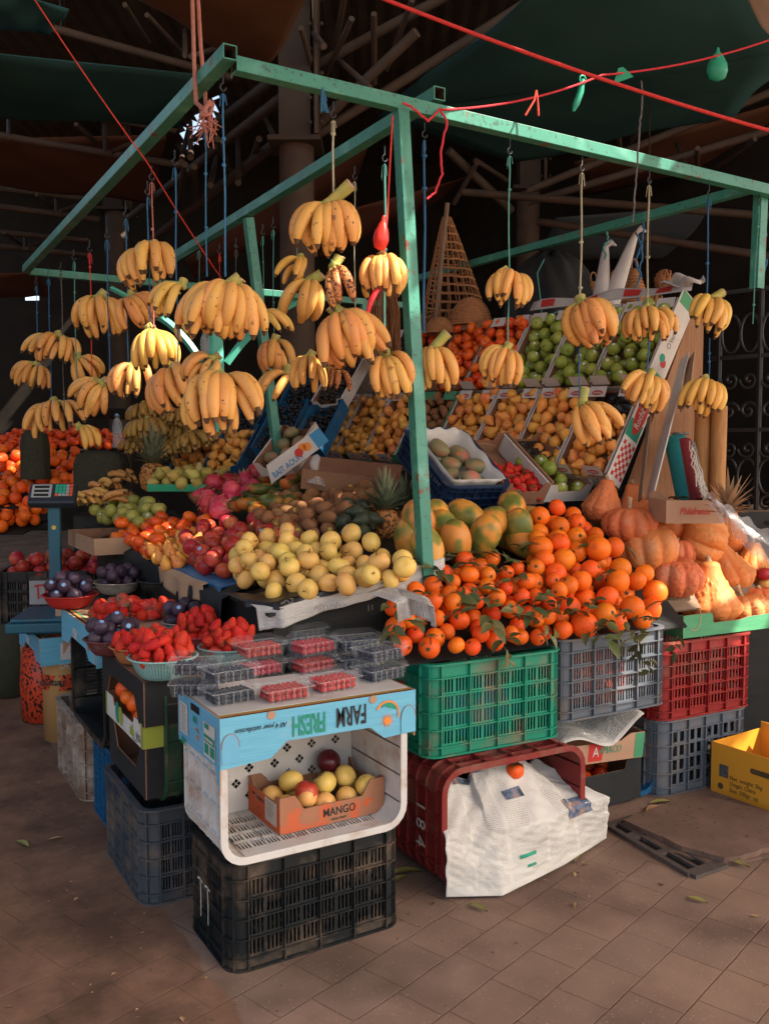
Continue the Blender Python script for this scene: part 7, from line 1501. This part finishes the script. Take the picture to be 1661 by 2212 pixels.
# iron gate
gt = thing('iron_gate', 'black wrought iron gate with scrollwork behind the mats', 'gate')
A, B_ = atD(1540, 970, 4.95), atD(1760, 970, 4.6); gx = (B_ - A).normalized(); G = lambda s, z: Vector((A.x + gx.x * s, A.y + gx.y * s, z))
for s in (0.02, .235, .45, .60):
    b = MB(); b.tube([G(s, .0), G(s, 2.32 - .0)], .014, 6, smooth=False); b.build('upright', 'iron_black', gt)
for z in (1.12, 1.60, 1.98, 2.32): b = MB(); b.bar(G(-.02, z), G(.65, z), .02, .02); b.build('rail', 'iron_black', gt)
def scroll(cx, cz, r, fl, up=1):
    b = MB(); b.tube([G(cx + fl * (r * (1 - k / 26) * math.cos(k * .36)), cz + up * r * (1 - k / 26) * math.sin(k * .36)) for k in range(25)], .0085, 5); b.build('scroll', 'iron_black', gt)
for (cx) in (.08, .18, .29, .40, .52):
    scroll(cx, 1.70, .05, 1); scroll(cx, 1.86, .05, -1, -1); scroll(cx, 1.50, .05, -1, -1); scroll(cx, 1.22, .05, 1)
    b = MB(); b.tube([G(cx + .05 * math.cos(a), 2.1 + .10 * math.sin(a)) for a in [k * 6.283 / 16 for k in range(17)]], .008, 5); b.build('ring', 'iron_black', gt)
    b = MB(); b.tube([G(cx + .05 * math.cos(a), 1.36 + .09 * math.sin(a)) for a in [k * 6.283 / 16 for k in range(17)]], .008, 5); b.build('ring', 'iron_black', gt)
# mats, rug, boards, boxes by the gate
b = MB(); b.tube([atD(1487, 1088, 4.25), atD(1458, 950, 4.4)], .052, 20, 0); b.tube([atD(1502, 1085, 4.22), atD(1474, 955, 4.37)], .040, 16, 1); b.tube([atD(1512, 1080, 4.24), atD(1485, 960, 4.39)], .034, 16, 2)
p = atD(1466, 942, 4.385); Mr = frame(p, RT, FH, None); b.tube([Mr @ Vector((math.cos(k * .5) * .008 * (k * .22), math.sin(k * .5) * .008 * (k * .22), .012)) for k in range(30)], .006, 5, 2)
rg = tag(b.build('rolled_rug', ['rug_teal', 'rug_red', 'rug_dark']), 'rolled red and teal woven rug standing on end by the brown box', 'rug')
b = MB(); q = random.Random(6)
for k in range(24):
    t_ = q.random(); p = atD(1498 + 18 * t_ - 24 * (1 - t_) + 14, 950 + 130 * t_, 4.17); b.tube([p, p + Vector((q.uniform(-.03, .03), -.01, -.04)), p + Vector((q.uniform(-.04, .04), -.015, -.09))], .0032, 4)
b.build('fringe', 'wool_white', rg)
for k, (x0_, x1_, d, lab) in enumerate(((1497, 1532, 4.5, 'left of the two straw mats standing rolled by the gate'), (1533, 1566, 4.45, 'right of the two straw mats standing rolled by the gate'))):
    b = MB(); a = atD((x0_ + x1_) / 2 - 2, 1080, d); c_ = atD((x0_ + x1_) / 2 + 4, 878, d); r = (x1_ - x0_) / 2 * d / 2000; b.tube([a, c_], r, 18); b.tube([c_ - ZZ * .002, c_ + ZZ * .004], r * .6, 14); tag(b.build('rolled_mat', 'reed_mat'), lab, 'mat')
for k, (p0, p1, w_, m, lab) in enumerate((((1402, 1075), (1478, 770), .11, 'card_white', 'white laminated board leaning on the plywood'), ((1382, 1080), (1402, 900), .05, 'plank_old', 'narrow pale plank leaning at the foot of the plywood'), ((1478, 880), (1492, 770), .09, 'card_tan', 'folded brown paper tucked behind the white board'))):
    b = MB(); b.bar(atD(*p0, 4.28 - .02 * k), atD(*p1, 4.42 - .02 * k), .006, w_, up=FH); tag(b.build('leaning_board', m), lab, 'board')
ph_ = cbox('cardboard_tray', TR(*atD(1478, 1126, 4.12), 0, 0, R_(-28)), .25, .24, .10, 'card_tan', 'card_brown', 'brown cardboard tray with red lettering behind the pumpkins', 'tray', back=notch(.25, .13, .3, .2, .03), left=rect(.23, .10))
Mw = ph_.matrix_world @ frame((0, -.1202, 0), (1, 0, 0), (0, 0, 1)); wt(ph_, 'Philafrance', .042, Mw @ TR(.0, .052, .001), 'ink_red', shear=.25, sx=.72, bold=.0006)
p = atD(1470, 1082, 4.25); tag(inst(FR['sprig'][0], 'herb_bundle', TR(p.x, p.y, p.z, 0, 0, .4) @ Matrix.Scale(1.3, 4)), 'green herbs lying in the brown tray with red lettering', 'herbs')
p = atD(1572, 1095, 3.85); tag(inst(pine_crown('leaf_dry', 34, .17, 3, 1.35, .016), 'dried_pineapple_crown', TR(p.x, p.y, p.z - .03)), 'dried brown pineapple crown at the right beside the gate', 'pineapple crown')
b = MB(); P0 = [atD(*a, 3.7) for a in ((1540, 1080), (1580, 1120), (1620, 1155), (1680, 1190))]
def film(u, v):
    k = min(int(u * 3), 2); c_ = P0[k].lerp(P0[k + 1], u * 3 - k); return c_ + Vector((.015 * math.sin(v * 11 + u * 5), .03 * math.cos(v * 8), (v - .5) * (.05 + .06 * u) + .012 * math.sin(u * 22 + v * 14)))
b.grid(24, 12, film); tag(b.build('plastic_film', 'bag_plastic'), 'crumpled clear plastic film hanging by the dried crown', 'plastic film')
cbox('wooden_stand', TR(4.02, 3.45, 0, 0, 0, R_(-25)), .8, .5, 1.18, 'wood_dark', 'wood_dark', 'grey weathered cabinet under the dried crown at the right edge', 'cabinet', lid='plank_old')
cbox('prop_table', TR(3.52, 3.50, 0, 0, 0, 0), .45, .5, 1.06, 'wood_dark', 'wood_dark', 'dark cabinet behind the pumpkins', 'cabinet', lid='wood_dark')
b = MB(); b.add([(3.04, 2.88, .78), (3.76, 2.88, .78), (3.78, 3.28, 1.10), (3.12, 3.28, 1.12)], [(0, 1, 2, 3)]); tag(b.build('sloped_board', 'plank_old', solid=.012), 'rough plank shelf sloping up under the pumpkins', 'board')
p = atD(1390, 1218, 4.1); 
# ================================================================== left background and aisle
def ctZ(px, py, z): return atZ(px, py, z)
sc = thing('weighing_scale', 'teal price computing scale with a tilted display on a pole at the left', 'scale', Matrix.Translation((.90, 5.06, .552)) @ Matrix.Rotation(R_(-22), 4, 'Z'))
b = MB(); b.box((0, -.05, .055), (.34, .44, .05)); b.box((0, -.05, .09), (.30, .40, .02)); b.box((0, -.05, .015), (.2, .2, .03)); b.build('platform', 'scale_teal', sc, bevel=.008)
b = MB(); b.box((0, .12, .40), (.062, .045, .62)); b.build('pole', 'scale_teal', sc, bevel=.006)
Mh = TR(0, .10, .70, R_(50), 0, 0); b = MB(); b.box((0, 0, 0), (.245, .135, .05), Mh); b.build('display_head', 'scale_dark', sc, bevel=.012)
b = MB(); b.box((-.055, .012, .0265), (.10, .085, .002), Mh); b.build('display_panel', 'key_grey', sc)
for k in range(3): b = MB(); b.box((-.055, .038 - k * .027, .0285), (.075, .016, .002), Mh); b.build('readout', 'lcd', sc)
for i in range(5):
    for j in range(4): b = MB(); b.box((.022 + i * .0185, .045 - j * .020, .0275), (.0155, .016, .004), Mh); b.build('key', 'key_red' if i == 4 or (j == 3 and i == 0) else ('key_green' if i < 3 and j < 3 else 'key_grey'), sc)
b = MB(); b.lathe([(0, 0), (.012, 0)], 14, 0, frame((0, .097, .53), (1, 0, 0), (0, 0, 1))); b.build('round_label', 'sticker_gold', sc)
b = MB(); b.box((.105, -.12, .15), (.10, .12, .11)); b.build('cup', 'card_tan', sc)
# rolls and sacks on the aisle floor
t = thing('cardboard_roll', 'tall tan roll bound with red warning tape standing on the aisle floor', 'roll', Matrix.Translation((.93, 4.95, 0))); b = MB(); b.lathe([(.001, 0), (.105, 0), (.105, .50), (.08, .545), (.001, .55)], 24, 0, fn=wobble(2, .02)); b.build('roll_body', 'roll_tan', t)
b = MB(); b.lathe([(.108, .455), (.110, .50), (.086, .552), (.001, .558)], 24, 0, fn=wobble(2, .02)); b.lathe([(.1075, .27), (.1085, .35)], 24, 0, fn=wobble(2, .02)); b.build('warning_tape', 'tape_red', t)
wt(t, 'FRAGILE', .035, frame((.86, 4.858, .31), (.9, -.45, 0), (0, 0, 1)), 'ink_black', bold=.001)
b = MB(); b.lathe([(.001, 0), (.12, .01), (.13, .2), (.12, .40), (.05, .43), (.001, .43)], 20, 0, fn=wobble(5, .06)); tag(b.build('red_sack', 'tape_red', None, TR(.90, 5.32, 0)), 'red and black printed sack under the third blue box', 'sack')
b = MB(); b.lathe([(.001, 0), (.10, .005), (.11, .2), (.10, .38), (.04, .42), (.001, .42)], 20, 0, fn=wobble(8, .06)); tag(b.build('red_sack', 'tape_red', None, TR(1.02, 5.62, 0)), 'second red and black sack hidden behind the first', 'sack')
crate(TR(1.02, 6.25, .0, 0, 0, R_(-28)), (.56, .36, .32), 'plastic_black', 'black crate at floor level far left beyond the scale')
bk = crate(TR(1.09, 6.05, .33, 0, 0, R_(-22)), (.56, .36, .42), 'plastic_black', 'black crate with painted price card and hanging white sticks, behind the scale', rows=5, cols=4)
Mw = bk.matrix_world @ frame((0, -.197, .20), (1, 0, 0), (0, 0, 1)); panel(bk, (.03, .10), .26, .145, Mw, 'key_grey', 'price_card', .003)
for x in (-.05, -.005, .03): ws(bk, [(x - .015, .135), (x, .15), (x + .003, .06)], .011, Mw, 'ink_red', ex=.006)
ws(bk, [(.10, .14), (.125, .155), (.125, .05)], .012, Mw, 'ink_red', ex=.006); ws(bk, [(-.07, .14), (.0, .15)], .010, Mw, 'ink_red', ex=.007)
for k in range(17): panel(bk, (-.10 + k * .017, -.06), .008, .13, Mw, 'chalk', 'white_stick', -.012)
heap('red_apple', 'pomegranate', [(.82, 5.95), (1.30, 5.75), (1.38, 6.0), (.95, 6.25)], lambda x, y: .70, lambda x, y: .10, .045, 30, 'dull red pomegranate in the black crate behind the scale', 'pomegranate', 'pomegranates in the black crate', 201, r0=.038)
# far left hills of oranges
def farheap(L, z0, rise, cap, n, lab, grp, seed, r=.042, ns=0):
    d0, sl_ = rise; o_ = FH * d0 + ZZ * z0; P = [atP(x, y, o_, ZZ - FH * sl_) for x, y in L]; pol = [(p.x, p.y) for p in P]; bz = lambda x, y: z0 + sl_ * (x * FH.x + y * FH.y - d0)
    b = MB(); b.add([(x, y, bz(x, y) - .012) for x, y in pol], [tuple(range(len(pol)))]); tag(b.build('heap_board', 'wood_dark', solid=.01), 'dark shelf under the ' + lab, 'shelf')
    heap('far_orange', 'orange', pol, bz, lambda x, y: cap, r, n, lab, 'orange', grp, seed, r0=.036) if n else None
    if ns:
        mb = MB(); q = random.Random(seed)
        for (x, y, z, rr) in pack(pol, bz, lambda x, y: cap, r, ns, seed): mb.lathe(sph(rr, 6), 9, 0, TR(x, y, z))
        tag(mb.build('orange_heap', 'orange_deep'), lab, 'oranges', kind='stuff')
farheap([(-30, 1092), (80, 1097), (162, 1084), (172, 1000), (100, 985), (-30, 1000)], 1.10, (6.4, .33), .10, 95, 'shaded orange in the long far left heap', 'oranges in the far left heap', 210)
farheap([(-40, 990), (60, 985), (165, 970), (290, 975), (300, 950), (100, 945), (-40, 955)], 1.47, (8.0, .22), .10, 0, 'upper far left heap of shaded oranges', '', 211, ns=110)
farheap([(160, 1080), (215, 1078), (225, 1058), (165, 1055)], 1.16, (6.3, .35), .08, 0, 'small heap of oranges beside the lying bananas', '', 212, ns=24)
farheap([(495, 990), (560, 985), (565, 975), (500, 978)], 1.46, (7.4, .3), .06, 0, 'dark oranges behind the blue grape trays', '', 214, ns=16)
farheap([(-30, 1152), (50, 1150), (105, 1122), (-30, 1116)], .96, (6.35, .3), .07, 0, 'leafy oranges in the shaded crate above the pomegranates', '', 215, ns=45)
for k, (c_, s, m, lab) in enumerate((((76, 975), (.10, .10, .22), 'cloth_olive', 'dark olive cloth hanging between the far left orange heaps'), ((218, 1012), (.185, .12, .17), 'cloth_olive', 'dark olive cloth draped over a crate behind the lying bananas'))):
    p = atD(*c_, 6.6 - .4 * k); b = MB(); q = random.Random(k); b.lathe([(1, -.9), (.98, .2), (.86, .55), (.5, .68), (.01, .72)], 28, 0, fn=lambda p_, c, t: Vector((p_.x * (1 + .06 * math.sin(c * 7)), p_.y, p_.z))); tag(b.build('draped_cloth', m, None, Matrix.Translation(p) @ Matrix.Rotation(R_(-30), 4, 'Z') @ Matrix.Diagonal((*s, 1))), lab, 'cloth')
for k, (px, py, d, rz) in enumerate(((240, 1040, 6.2, 20), (215, 1062, 6.0, -10), (190, 1080, 5.8, 15), (170, 1092, 5.7, 0), (225, 1088, 5.7, 30))):
    p = atD(px, py, d); bunch(Matrix.Translation(p) @ Matrix.Rotation(FACE + R_(rz + 60), 4, 'Z') @ Matrix.Rotation(R_(-75), 4, 'X'), 8, 'shaded banana hand lying on the pile left of the pineapple', 'banana hands lying on the pile', 1.2, 1.05, 'banana', (1, .9), 60 + k, 60, False)
cbox('dark_counter', TR(1.62, 6.30, 0, 0, 0, R_(-20)), .62, .5, 1.06, 'wood_dark', 'wood_dark', 'dark counter under the lying banana hands', 'counter', lid='wood_dark')
# small bananas on stalks
for k, (px, py, wd, ht) in enumerate(((315, 895, 70, 55), (318, 930, 80, 60), (305, 968, 70, 50), (392, 905, 64, 52), (385, 935, 70, 50), (415, 962, 80, 60), (372, 965, 50, 50), (350, 985, 60, 50))):
    hb(px, py, wd, ht, ('D', 6.2 - .1 * (k % 2)), 14, 'small dark banana hand stacked on the stalk behind the large pineapple', 80 + k, phi=85, kind='small_banana', tiers=(1.25, 1.05), grp='small bananas on the stalk')
tg = thing('fruit_tray', 'bright green tray of greenish pears right of the large pineapple', 'tray', TR(*atD(408, 1052, 5.5), R_(8), 0, R_(-30))); b = MB(); b.box((0, 0, .0), (.42, .26, .006)); b.box((0, -.13, .02), (.42, .006, .04)); b.box((0, .13, .02), (.42, .006, .04)); b.box((-.21, 0, .02), (.006, .26, .04)); b.box((.21, 0, .02), (.006, .26, .04)); b.build('tray_body', 'tray_green', tg)
heap('green_pear', 'pear', [(-.19, -.11), (.19, -.11), (.19, .11), (-.19, .11)], lambda x, y: .01, lambda x, y: .05, .034, 40, 'greenish pear in the bright green tray', 'pear', 'pears in the green tray', 230, M=tg.matrix_world.copy(), r0=.034, tilt=1.3)
cbox('printed_box', TR(1.62, 5.30, .96, 0, 0, R_(-30)), .36, .26, .15, 'card_black', 'card_brown', 'black box with orange print under the green pear tray', 'box', lid='card_black')
for k, (px, py, d, r, lab) in enumerate(((200, 905, 7.0, .16, 'dark metal bowl under the hanging bananas at the left'), (262, 906, 7.0, .16, 'second dark metal bowl under the sunlit bananas'))): p = atD(px, py, d); bowl(Matrix.Translation(p) , r, .08, 'iron_black', lab, mesh=False, rb=.5)
p = atZ(370, 1290, .80); bowl(TR(p.x, p.y, .80), .15, .09, 'plastic_black', 'empty black mesh basin in shade beside the table', mesh=True, rb=.7)
cbox('dark_stool', TR(1.12, 4.5, 0, 0, 0, 0), .22, .7, .79, 'wood_dark', 'wood_dark', 'dark low stand in shade beside the market table', 'stand', lid='wood_dark')
def bottle(px, py, d, h, lab, m='water_bottle'):
    p = atD(px, py, d); t = thing('plastic_bottle', lab, 'bottle', Matrix.Translation(p)); b = MB(); s = h / .22; b.lathe([(.001, 0), (.032 * s, .002), (.033 * s, .03 * s), (.031 * s, .06 * s), (.033 * s, .09 * s), (.033 * s, .14 * s), (.014 * s, .19 * s), (.013 * s, .205 * s)], 14); b.build('bottle_body', m, t); b = MB(); b.lathe([(.015 * s, .203 * s), (.015 * s, .22 * s), (.001, .221 * s)], 12); b.build('cap', 'sticker_blue', t)
bottle(444, 775, 7.2, .24, 'clear plastic bottle hanging at the fork of the turquoise braces'); bottle(255, 968, 6.9, .26, 'dusty clear bottle standing among the dark bowls')
# leftmost strip
cbox('printed_box', TR(.62, 6.4, .30, 0, 0, R_(-10)), .30, .3, .16, 'card_green', 'card_tan', 'green and blue printed box at the very left edge', 'box', lid='ink_blue')
crate(TR(.62, 6.35, .08, 0, 0, R_(-10)), (.34, .3, .2), 'plastic_navy', 'navy basket crate at the very left edge')
cbox('cardboard_box', TR(.60, 6.2, 0, 0, 0, R_(-10)), .22, .2, .16, 'card_orange', 'card_orange', 'orange cardboard box on the floor at the very left edge', 'box', lid='card_orange')
b = MB(); b.lathe([(.001, 0), (.10, .01), (.12, .1), (.08, .2), (.02, .24)], 18, 0, fn=wobble(4, .12)); tag(b.build('white_bag', 'wrap_white', None, TR(.66, 6.4, .47)), 'crumpled white plastic bag on the green box at the left edge', 'bag')
b = MB(); b.lathe([(.001, 0), (.09, .01), (.10, .3), (.06, .42), (.02, .45)], 16, 0, fn=wobble(7, .06)); tag(b.build('dark_sack', 'cloth_olive', None, TR(.80, 5.95, 0)), 'dark sack on the floor beside the third blue box', 'sack')
# ================================================================== ropes, balloons, bags on the lines
rope([atD(300, -185, 2.75), atD(815, -8, 2.9), atD(1690, 290, 3.2), atD(2300, 500, 3.4)], .0062, 'rope_red', 'thick red rope crossing the top right of the stall', sag=.02, n=40)
rope([atY(955, 237, 2.97), atD(1300, 162, 3.9), atD(1700, 72, 4.2), atD(2200, -40, 4.5)], .0045, 'rope_red', 'thin red cord carrying green balloons', sag=.03)
rope([atD(70, -10, 3.6), atX(318, 350, 1.09), atD(478, 600, 4.6)], .0028, 'rope_red', 'thin red line slanting down across the left beam', sag=.01)
rope([atD(416, -10, 3.35), atX(420, 135, 1.10), atX(424, 222, 1.085), atX(440, 235, 1.08)], .0075, 'rope_pink', 'left pink rope tying the left beam to the roof', n=10)
rope([atD(428, -10, 3.35), atX(434, 100, 1.15), atX(442, 180, 1.16), atX(446, 236, 1.13)], .0075, 'rope_pink', 'right pink rope tying the left beam to the roof', n=10)
b = MB(); q = random.Random(4); c = atX(447, 240, 1.08); b.tube([c + Vector((math.cos(a) * .02, math.sin(a) * .03, q.uniform(-.03, .03))) for a in [k * .8 for k in range(30)]], .006, 5)
for k in range(26): b.tube([c, c + Vector((q.uniform(-.03, .03), q.uniform(-.04, .04), -q.uniform(.02, .06))), c + Vector((q.uniform(-.05, .05), q.uniform(-.05, .05), -q.uniform(.05, .11)))], .0022, 4)
tag(b.build('frayed_knot', 'rope_pink'), 'frayed red and pink rope knot on the left beam', 'knot')
rope([atY(870, 222, 2.96), atY(888, 230, 2.95), atY(905, 245, 2.95), atY(925, 262, 2.96), atY(950, 235, 2.96), atY(965, 262, 2.95), atY(952, 330, 2.95), atY(955, 375, 2.95), atY(940, 415, 2.95), atY(922, 430, 2.95)], .0045, 'rope_red', 'red cord wound round the front beam with a hanging tail', n=8, wob=.002)
rope([atY(848, 250, 2.96), atY(842, 360, 2.95), atY(836, 470, 2.95), atY(828, 560, 2.95), atY(812, 630, 2.94), atY(796, 680, 2.94)], .0035, 'rope_red', 'red string hanging left of the main post with a balloon', n=8)
def balloon(p, r, h, m, lab, rx=0, flat=.75):
    b = MB(); b.lathe([(.003, 0), (.008, .01), (.006, .016), (r * .5, h * .25), (r * .92, h * .5), (r, h * .7), (r * .75, h * .92), (r * .3, h * .99), (.001, h)], 16, 0, fn=lambda q_, c, t: Vector((q_.x * (1 + .10 * math.sin(c * 5) * (1 - t)), q_.y * flat, -q_.z))); tag(b.build('balloon', m, None, Matrix.Translation(p) @ Euler((0, rx, R_(-30))).to_matrix().to_4x4()), lab, 'balloon')
balloon(atY(829, 465, 2.95), .029, .125, 'balloon_red', 'half deflated red balloon tied left of the main post', .12)
b = MB(); p = atY(815, 625, 2.94); b.tube([p + Vector((.03, 0, .02)), p, p + Vector((-.03, 0, -.05)), p + Vector((-.045, 0, -.10))], [.008, .012, .010, .003], 8); tag(b.build('torn_balloon', 'balloon_red'), 'torn red balloon knotted on the red string', 'balloon')
balloon(atX(361, 630, 1.7), .032, .075, 'balloon_red', 'small round red balloon under the left bananas', 0)
balloon(atD(1550, 102, 4.1), .047, .145, 'balloon_green', 'large soft green balloon on the thin red cord', 0)
b = MB(); p = atD(1258, 172, 3.86); b.tube([p, p + Vector((-.01, 0, -.05)), p + Vector((-.025, .01, -.10)), p + Vector((-.035, .015, -.13))], [.010, .014, .015, .006], 8); b.tube([p + Vector((math.cos(a) * .017, 0, math.sin(a) * .017)) for a in [k * .5 for k in range(14)]], .004, 5); tag(b.build('torn_balloon', 'balloon_green'), 'limp green balloon strip hanging from the thin red cord', 'balloon')
b = MB(); p = atD(1340, 155, 3.93); b.slab([(-.03, -.05), (.055, -.02), (.01, .02), (-.01, .015)], .003, frame(p, RT, ZZ), 0, 0, 0); tag(b.build('torn_balloon', 'balloon_green'), 'triangular green balloon scrap where the red ropes cross', 'balloon')
b = MB(); p = atD(1158, 195, 3.6); b.tube([p, p + Vector((-.01, 0, -.04)), p + Vector((-.045, .01, -.10))], .0045, 5); b.tube([p, p + Vector((.008, 0, -.05)), p + Vector((.012, 0, -.095))], .0045, 5); tag(b.build('cord_tail', 'rope_red'), 'two loose red cord tails on the thin red cord', 'cord')
rope([atD(1384, 175, 3.1), atD(1388, 200, 3.1), atD(1382, 260, 3.1), atD(1378, 320, 3.12), atD(1372, 400, 3.14), atD(1366, 480, 3.16)], .0032, 'string_grey', 'grey cable tied to the thick red rope', 'cable', n=8, wob=.0015, cat='cable')
rope([atD(1402, -5, 7.5), atD(1402, 560, 7.5)], .006, 'steel_dark', 'thin dark wire hanging in front of the teal cloth', 'wire', cat='wire')
b = MB(); q = random.Random(14); c = atY(697, 190, 2.965)
for k in range(9): b.tube([c, c + Vector((q.uniform(-.012, .012), -.01, -.04)), c + Vector((q.uniform(-.02, .02), -.01, -.085))], .003, 4)
tag(b.build('blue_knot', 'string_blue'), 'frayed blue cord end tied on the front beam', 'cord')
# ================================================================== ground things
def slab_poly(L, z, t, name, lab):
    q = random.Random(len(lab)); P = [atZ(x, y, z) for x, y in L]; pol = []
    for i in range(len(P)):
        a, b_ = P[i], P[(i + 1) % len(P)]; n = max(2, int((b_ - a).length / .035))
        for k in range(n): p = a.lerp(b_, k / n); pol.append((p.x + q.uniform(-.008, .008), p.y + q.uniform(-.008, .008)))
    ar = sum(pol[i][0] * pol[(i + 1) % len(pol)][1] - pol[(i + 1) % len(pol)][0] * pol[i][1] for i in range(len(pol)))
    if ar < 0: pol.reverse()
    b = MB(); b.slab(pol, t, Matrix.Translation((0, 0, z)), 0, 0, 0); return tag(b.build(name, 'slab_stone', bevel=.003), lab, 'slab')
slab_poly([(1345, 1770), (1440, 1735), (1545, 1722), (1670, 1755), (1690, 1820), (1600, 1850), (1560, 1852), (1470, 1826), (1400, 1795)], .032, .022, 'broken_slab', 'upper broken brown board lying over the drain on the pavement')
slab_poly([(1330, 1775), (1440, 1740), (1670, 1775), (1700, 1842), (1590, 1862), (1530, 1862), (1440, 1835), (1380, 1805)], .012, .010, 'broken_slab', 'lower cracked brown board over the drain on the pavement')
gr = thing('drain_grate', 'slotted drain grate half covered by the broken boards', 'grate')
Gp = [atZ(x, y, .004) for x, y in ((1310, 1785), (1490, 1892), (1560, 1868), (1370, 1768))]
b = MB(); b.add([p + ZZ * -.002 for p in Gp], [(0, 1, 2, 3)]); b.build('drain_shade_sheet', 'pit_shade', gr)  # flat dark sheet on the ground, coloured as shade below the bars
b = MB()
for k in range(4):
    e = (k + .0) / 3; a0_, a1_ = Gp[0].lerp(Gp[3], e), Gp[1].lerp(Gp[2], e); b.bar(a0_ + ZZ * .004, a1_ + ZZ * .004, .022 if k in (0, 3) else .014, .014)
for e in (0, .28, .62, 1): b.bar(Gp[0].lerp(Gp[1], e) + ZZ * .003, Gp[3].lerp(Gp[2], e) + ZZ * .003, .05 if e in (.28, 1) else .03, .014)
b.build('bars', 'grate_iron', gr)
q = random.Random(77)
def fl(px, py, s, lab, m='leaf', grp=None):
    p = atZ(px, py, .004); key = 'fl' + m
    if key not in FR:
        b = MB(); vs = []
        for j in range(7):
            t_ = j / 6; w_ = .011 * math.sin(math.pi * min(t_ * .95 + .04, 1)); z = .006 * math.sin(t_ * 3.1) ; vs += [(-.035 + .07 * t_, -w_, z + .004), (-.035 + .07 * t_, 0, z), (-.035 + .07 * t_, w_, z + .005)]
        b.add(vs, [f for j in range(6) for f in ((j * 3, j * 3 + 1, j * 3 + 4, j * 3 + 3), (j * 3 + 1, j * 3 + 2, j * 3 + 5, j * 3 + 4))], 0, None, True); FR[key] = b.mesh('fallen_leaf', [{'leaf': 'leaf_olive', 'peel': 'ink_orange', 'dry': 'leaf_dry'}[m]])
    tag(inst(FR[key], 'fallen_leaf' if m != 'peel' else 'peel_scrap', TR(p.x, p.y, p.z, 0, 0, q.uniform(0, 6.28)) @ Matrix.Scale(s, 4)), lab, 'leaf' if m != 'peel' else 'peel', grp)
pmat('leaf_olive', [(.3, (.20, .19, .05)), (.7, (.26, .22, .07))], scale=14, rough=.6, var=.2)
fl(1032, 1962, 1.1, 'olive leaf on the pavers in front of the newspaper'); fl(1504, 1946, 1.0, 'olive leaf alone on the pavers at the right'); fl(1605, 1804, 1.2, 'olive leaf on the broken board'); fl(1585, 1867, 1.5, 'long leaf at the edge of the broken boards'); fl(1245, 1852, 1.2, 'dark leaf under the hem of the newspaper sheet')
fl(872, 1890, 1.9, 'green leaf lying between the black and the dark red crates'); fl(860, 1905, 1.5, 'olive leaf tucked beside the black crate'); fl(1243, 1957, .6, 'tiny dry scrap on the pavers', 'dry'); fl(1242, 1890, .5, 'little brown pod on the pavers before the newspaper', 'dry')
for (x, y, s, m, l) in ((1472, 1795, .5, 'peel', 'orange peel scrap in the middle of the broken board'), (1543, 1757, .6, 'peel', 'orange peel scrap near the yellow box'), (1431, 1731, .6, 'peel', 'orange peel scrap beside the grey crate'), (1408, 1748, 1.2, 'dry', 'dry pale leaf beside the deep blue crate'), (1425, 1735, 1.3, 'leaf', 'green leaf scrap by the corner of the grey crate'), (1450, 1800, 1.1, 'leaf', 'grey green leaf on the front of the broken board'), (50, 1825, 1.2, 'leaf', 'long leaf on the aisle floor'), (120, 1813, .8, 'dry', 'pale scrap on the aisle floor'), (1630, 1980, .5, 'dry', 'small pale scrap at the right of the pavers'), (240, 1780, .6, 'dry', 'dry scrap by the grey crate on the aisle floor'), (700, 2035, .5, 'dry', 'small scrap in front of the black crate')): fl(x, y, s, l, m)
# loose crumbs, grit and leaf scraps trodden into the pavement
q = random.Random(41); b = MB(); b2 = MB()
for k in range(900):
    x, y = q.uniform(-.2, 3.6), q.uniform(1.4, 5.2)
    if k < 420: x, y = q.uniform(.2, 1.0), q.uniform(1.9, 5.0)
    elif k < 640: x, y = q.uniform(1.4, 3.3), q.uniform(2.15, 2.75)
    s = q.uniform(.002, .007) * (1 if k % 9 else 1.8); a = q.uniform(0, 6.28); c, d = math.cos(a) * s, math.sin(a) * s; z = .0006
    (b if k % 4 else b2).add([(x - c, y - d, z), (x + d * .5, y - c * .5, z + s * .35), (x + c, y + d, z + s * .2), (x - d * .6, y + c * .6, z + s * .5)], [(0, 1, 2, 3)])
tag(b.build('grit', 'twig'), 'dark crumbs, twigs and grit scattered over the pavement', 'grit', kind='stuff')
tag(b2.build('paper_scraps', 'leaf_dry'), 'pale scraps and dry leaf bits scattered over the pavement', 'scraps', kind='stuff')
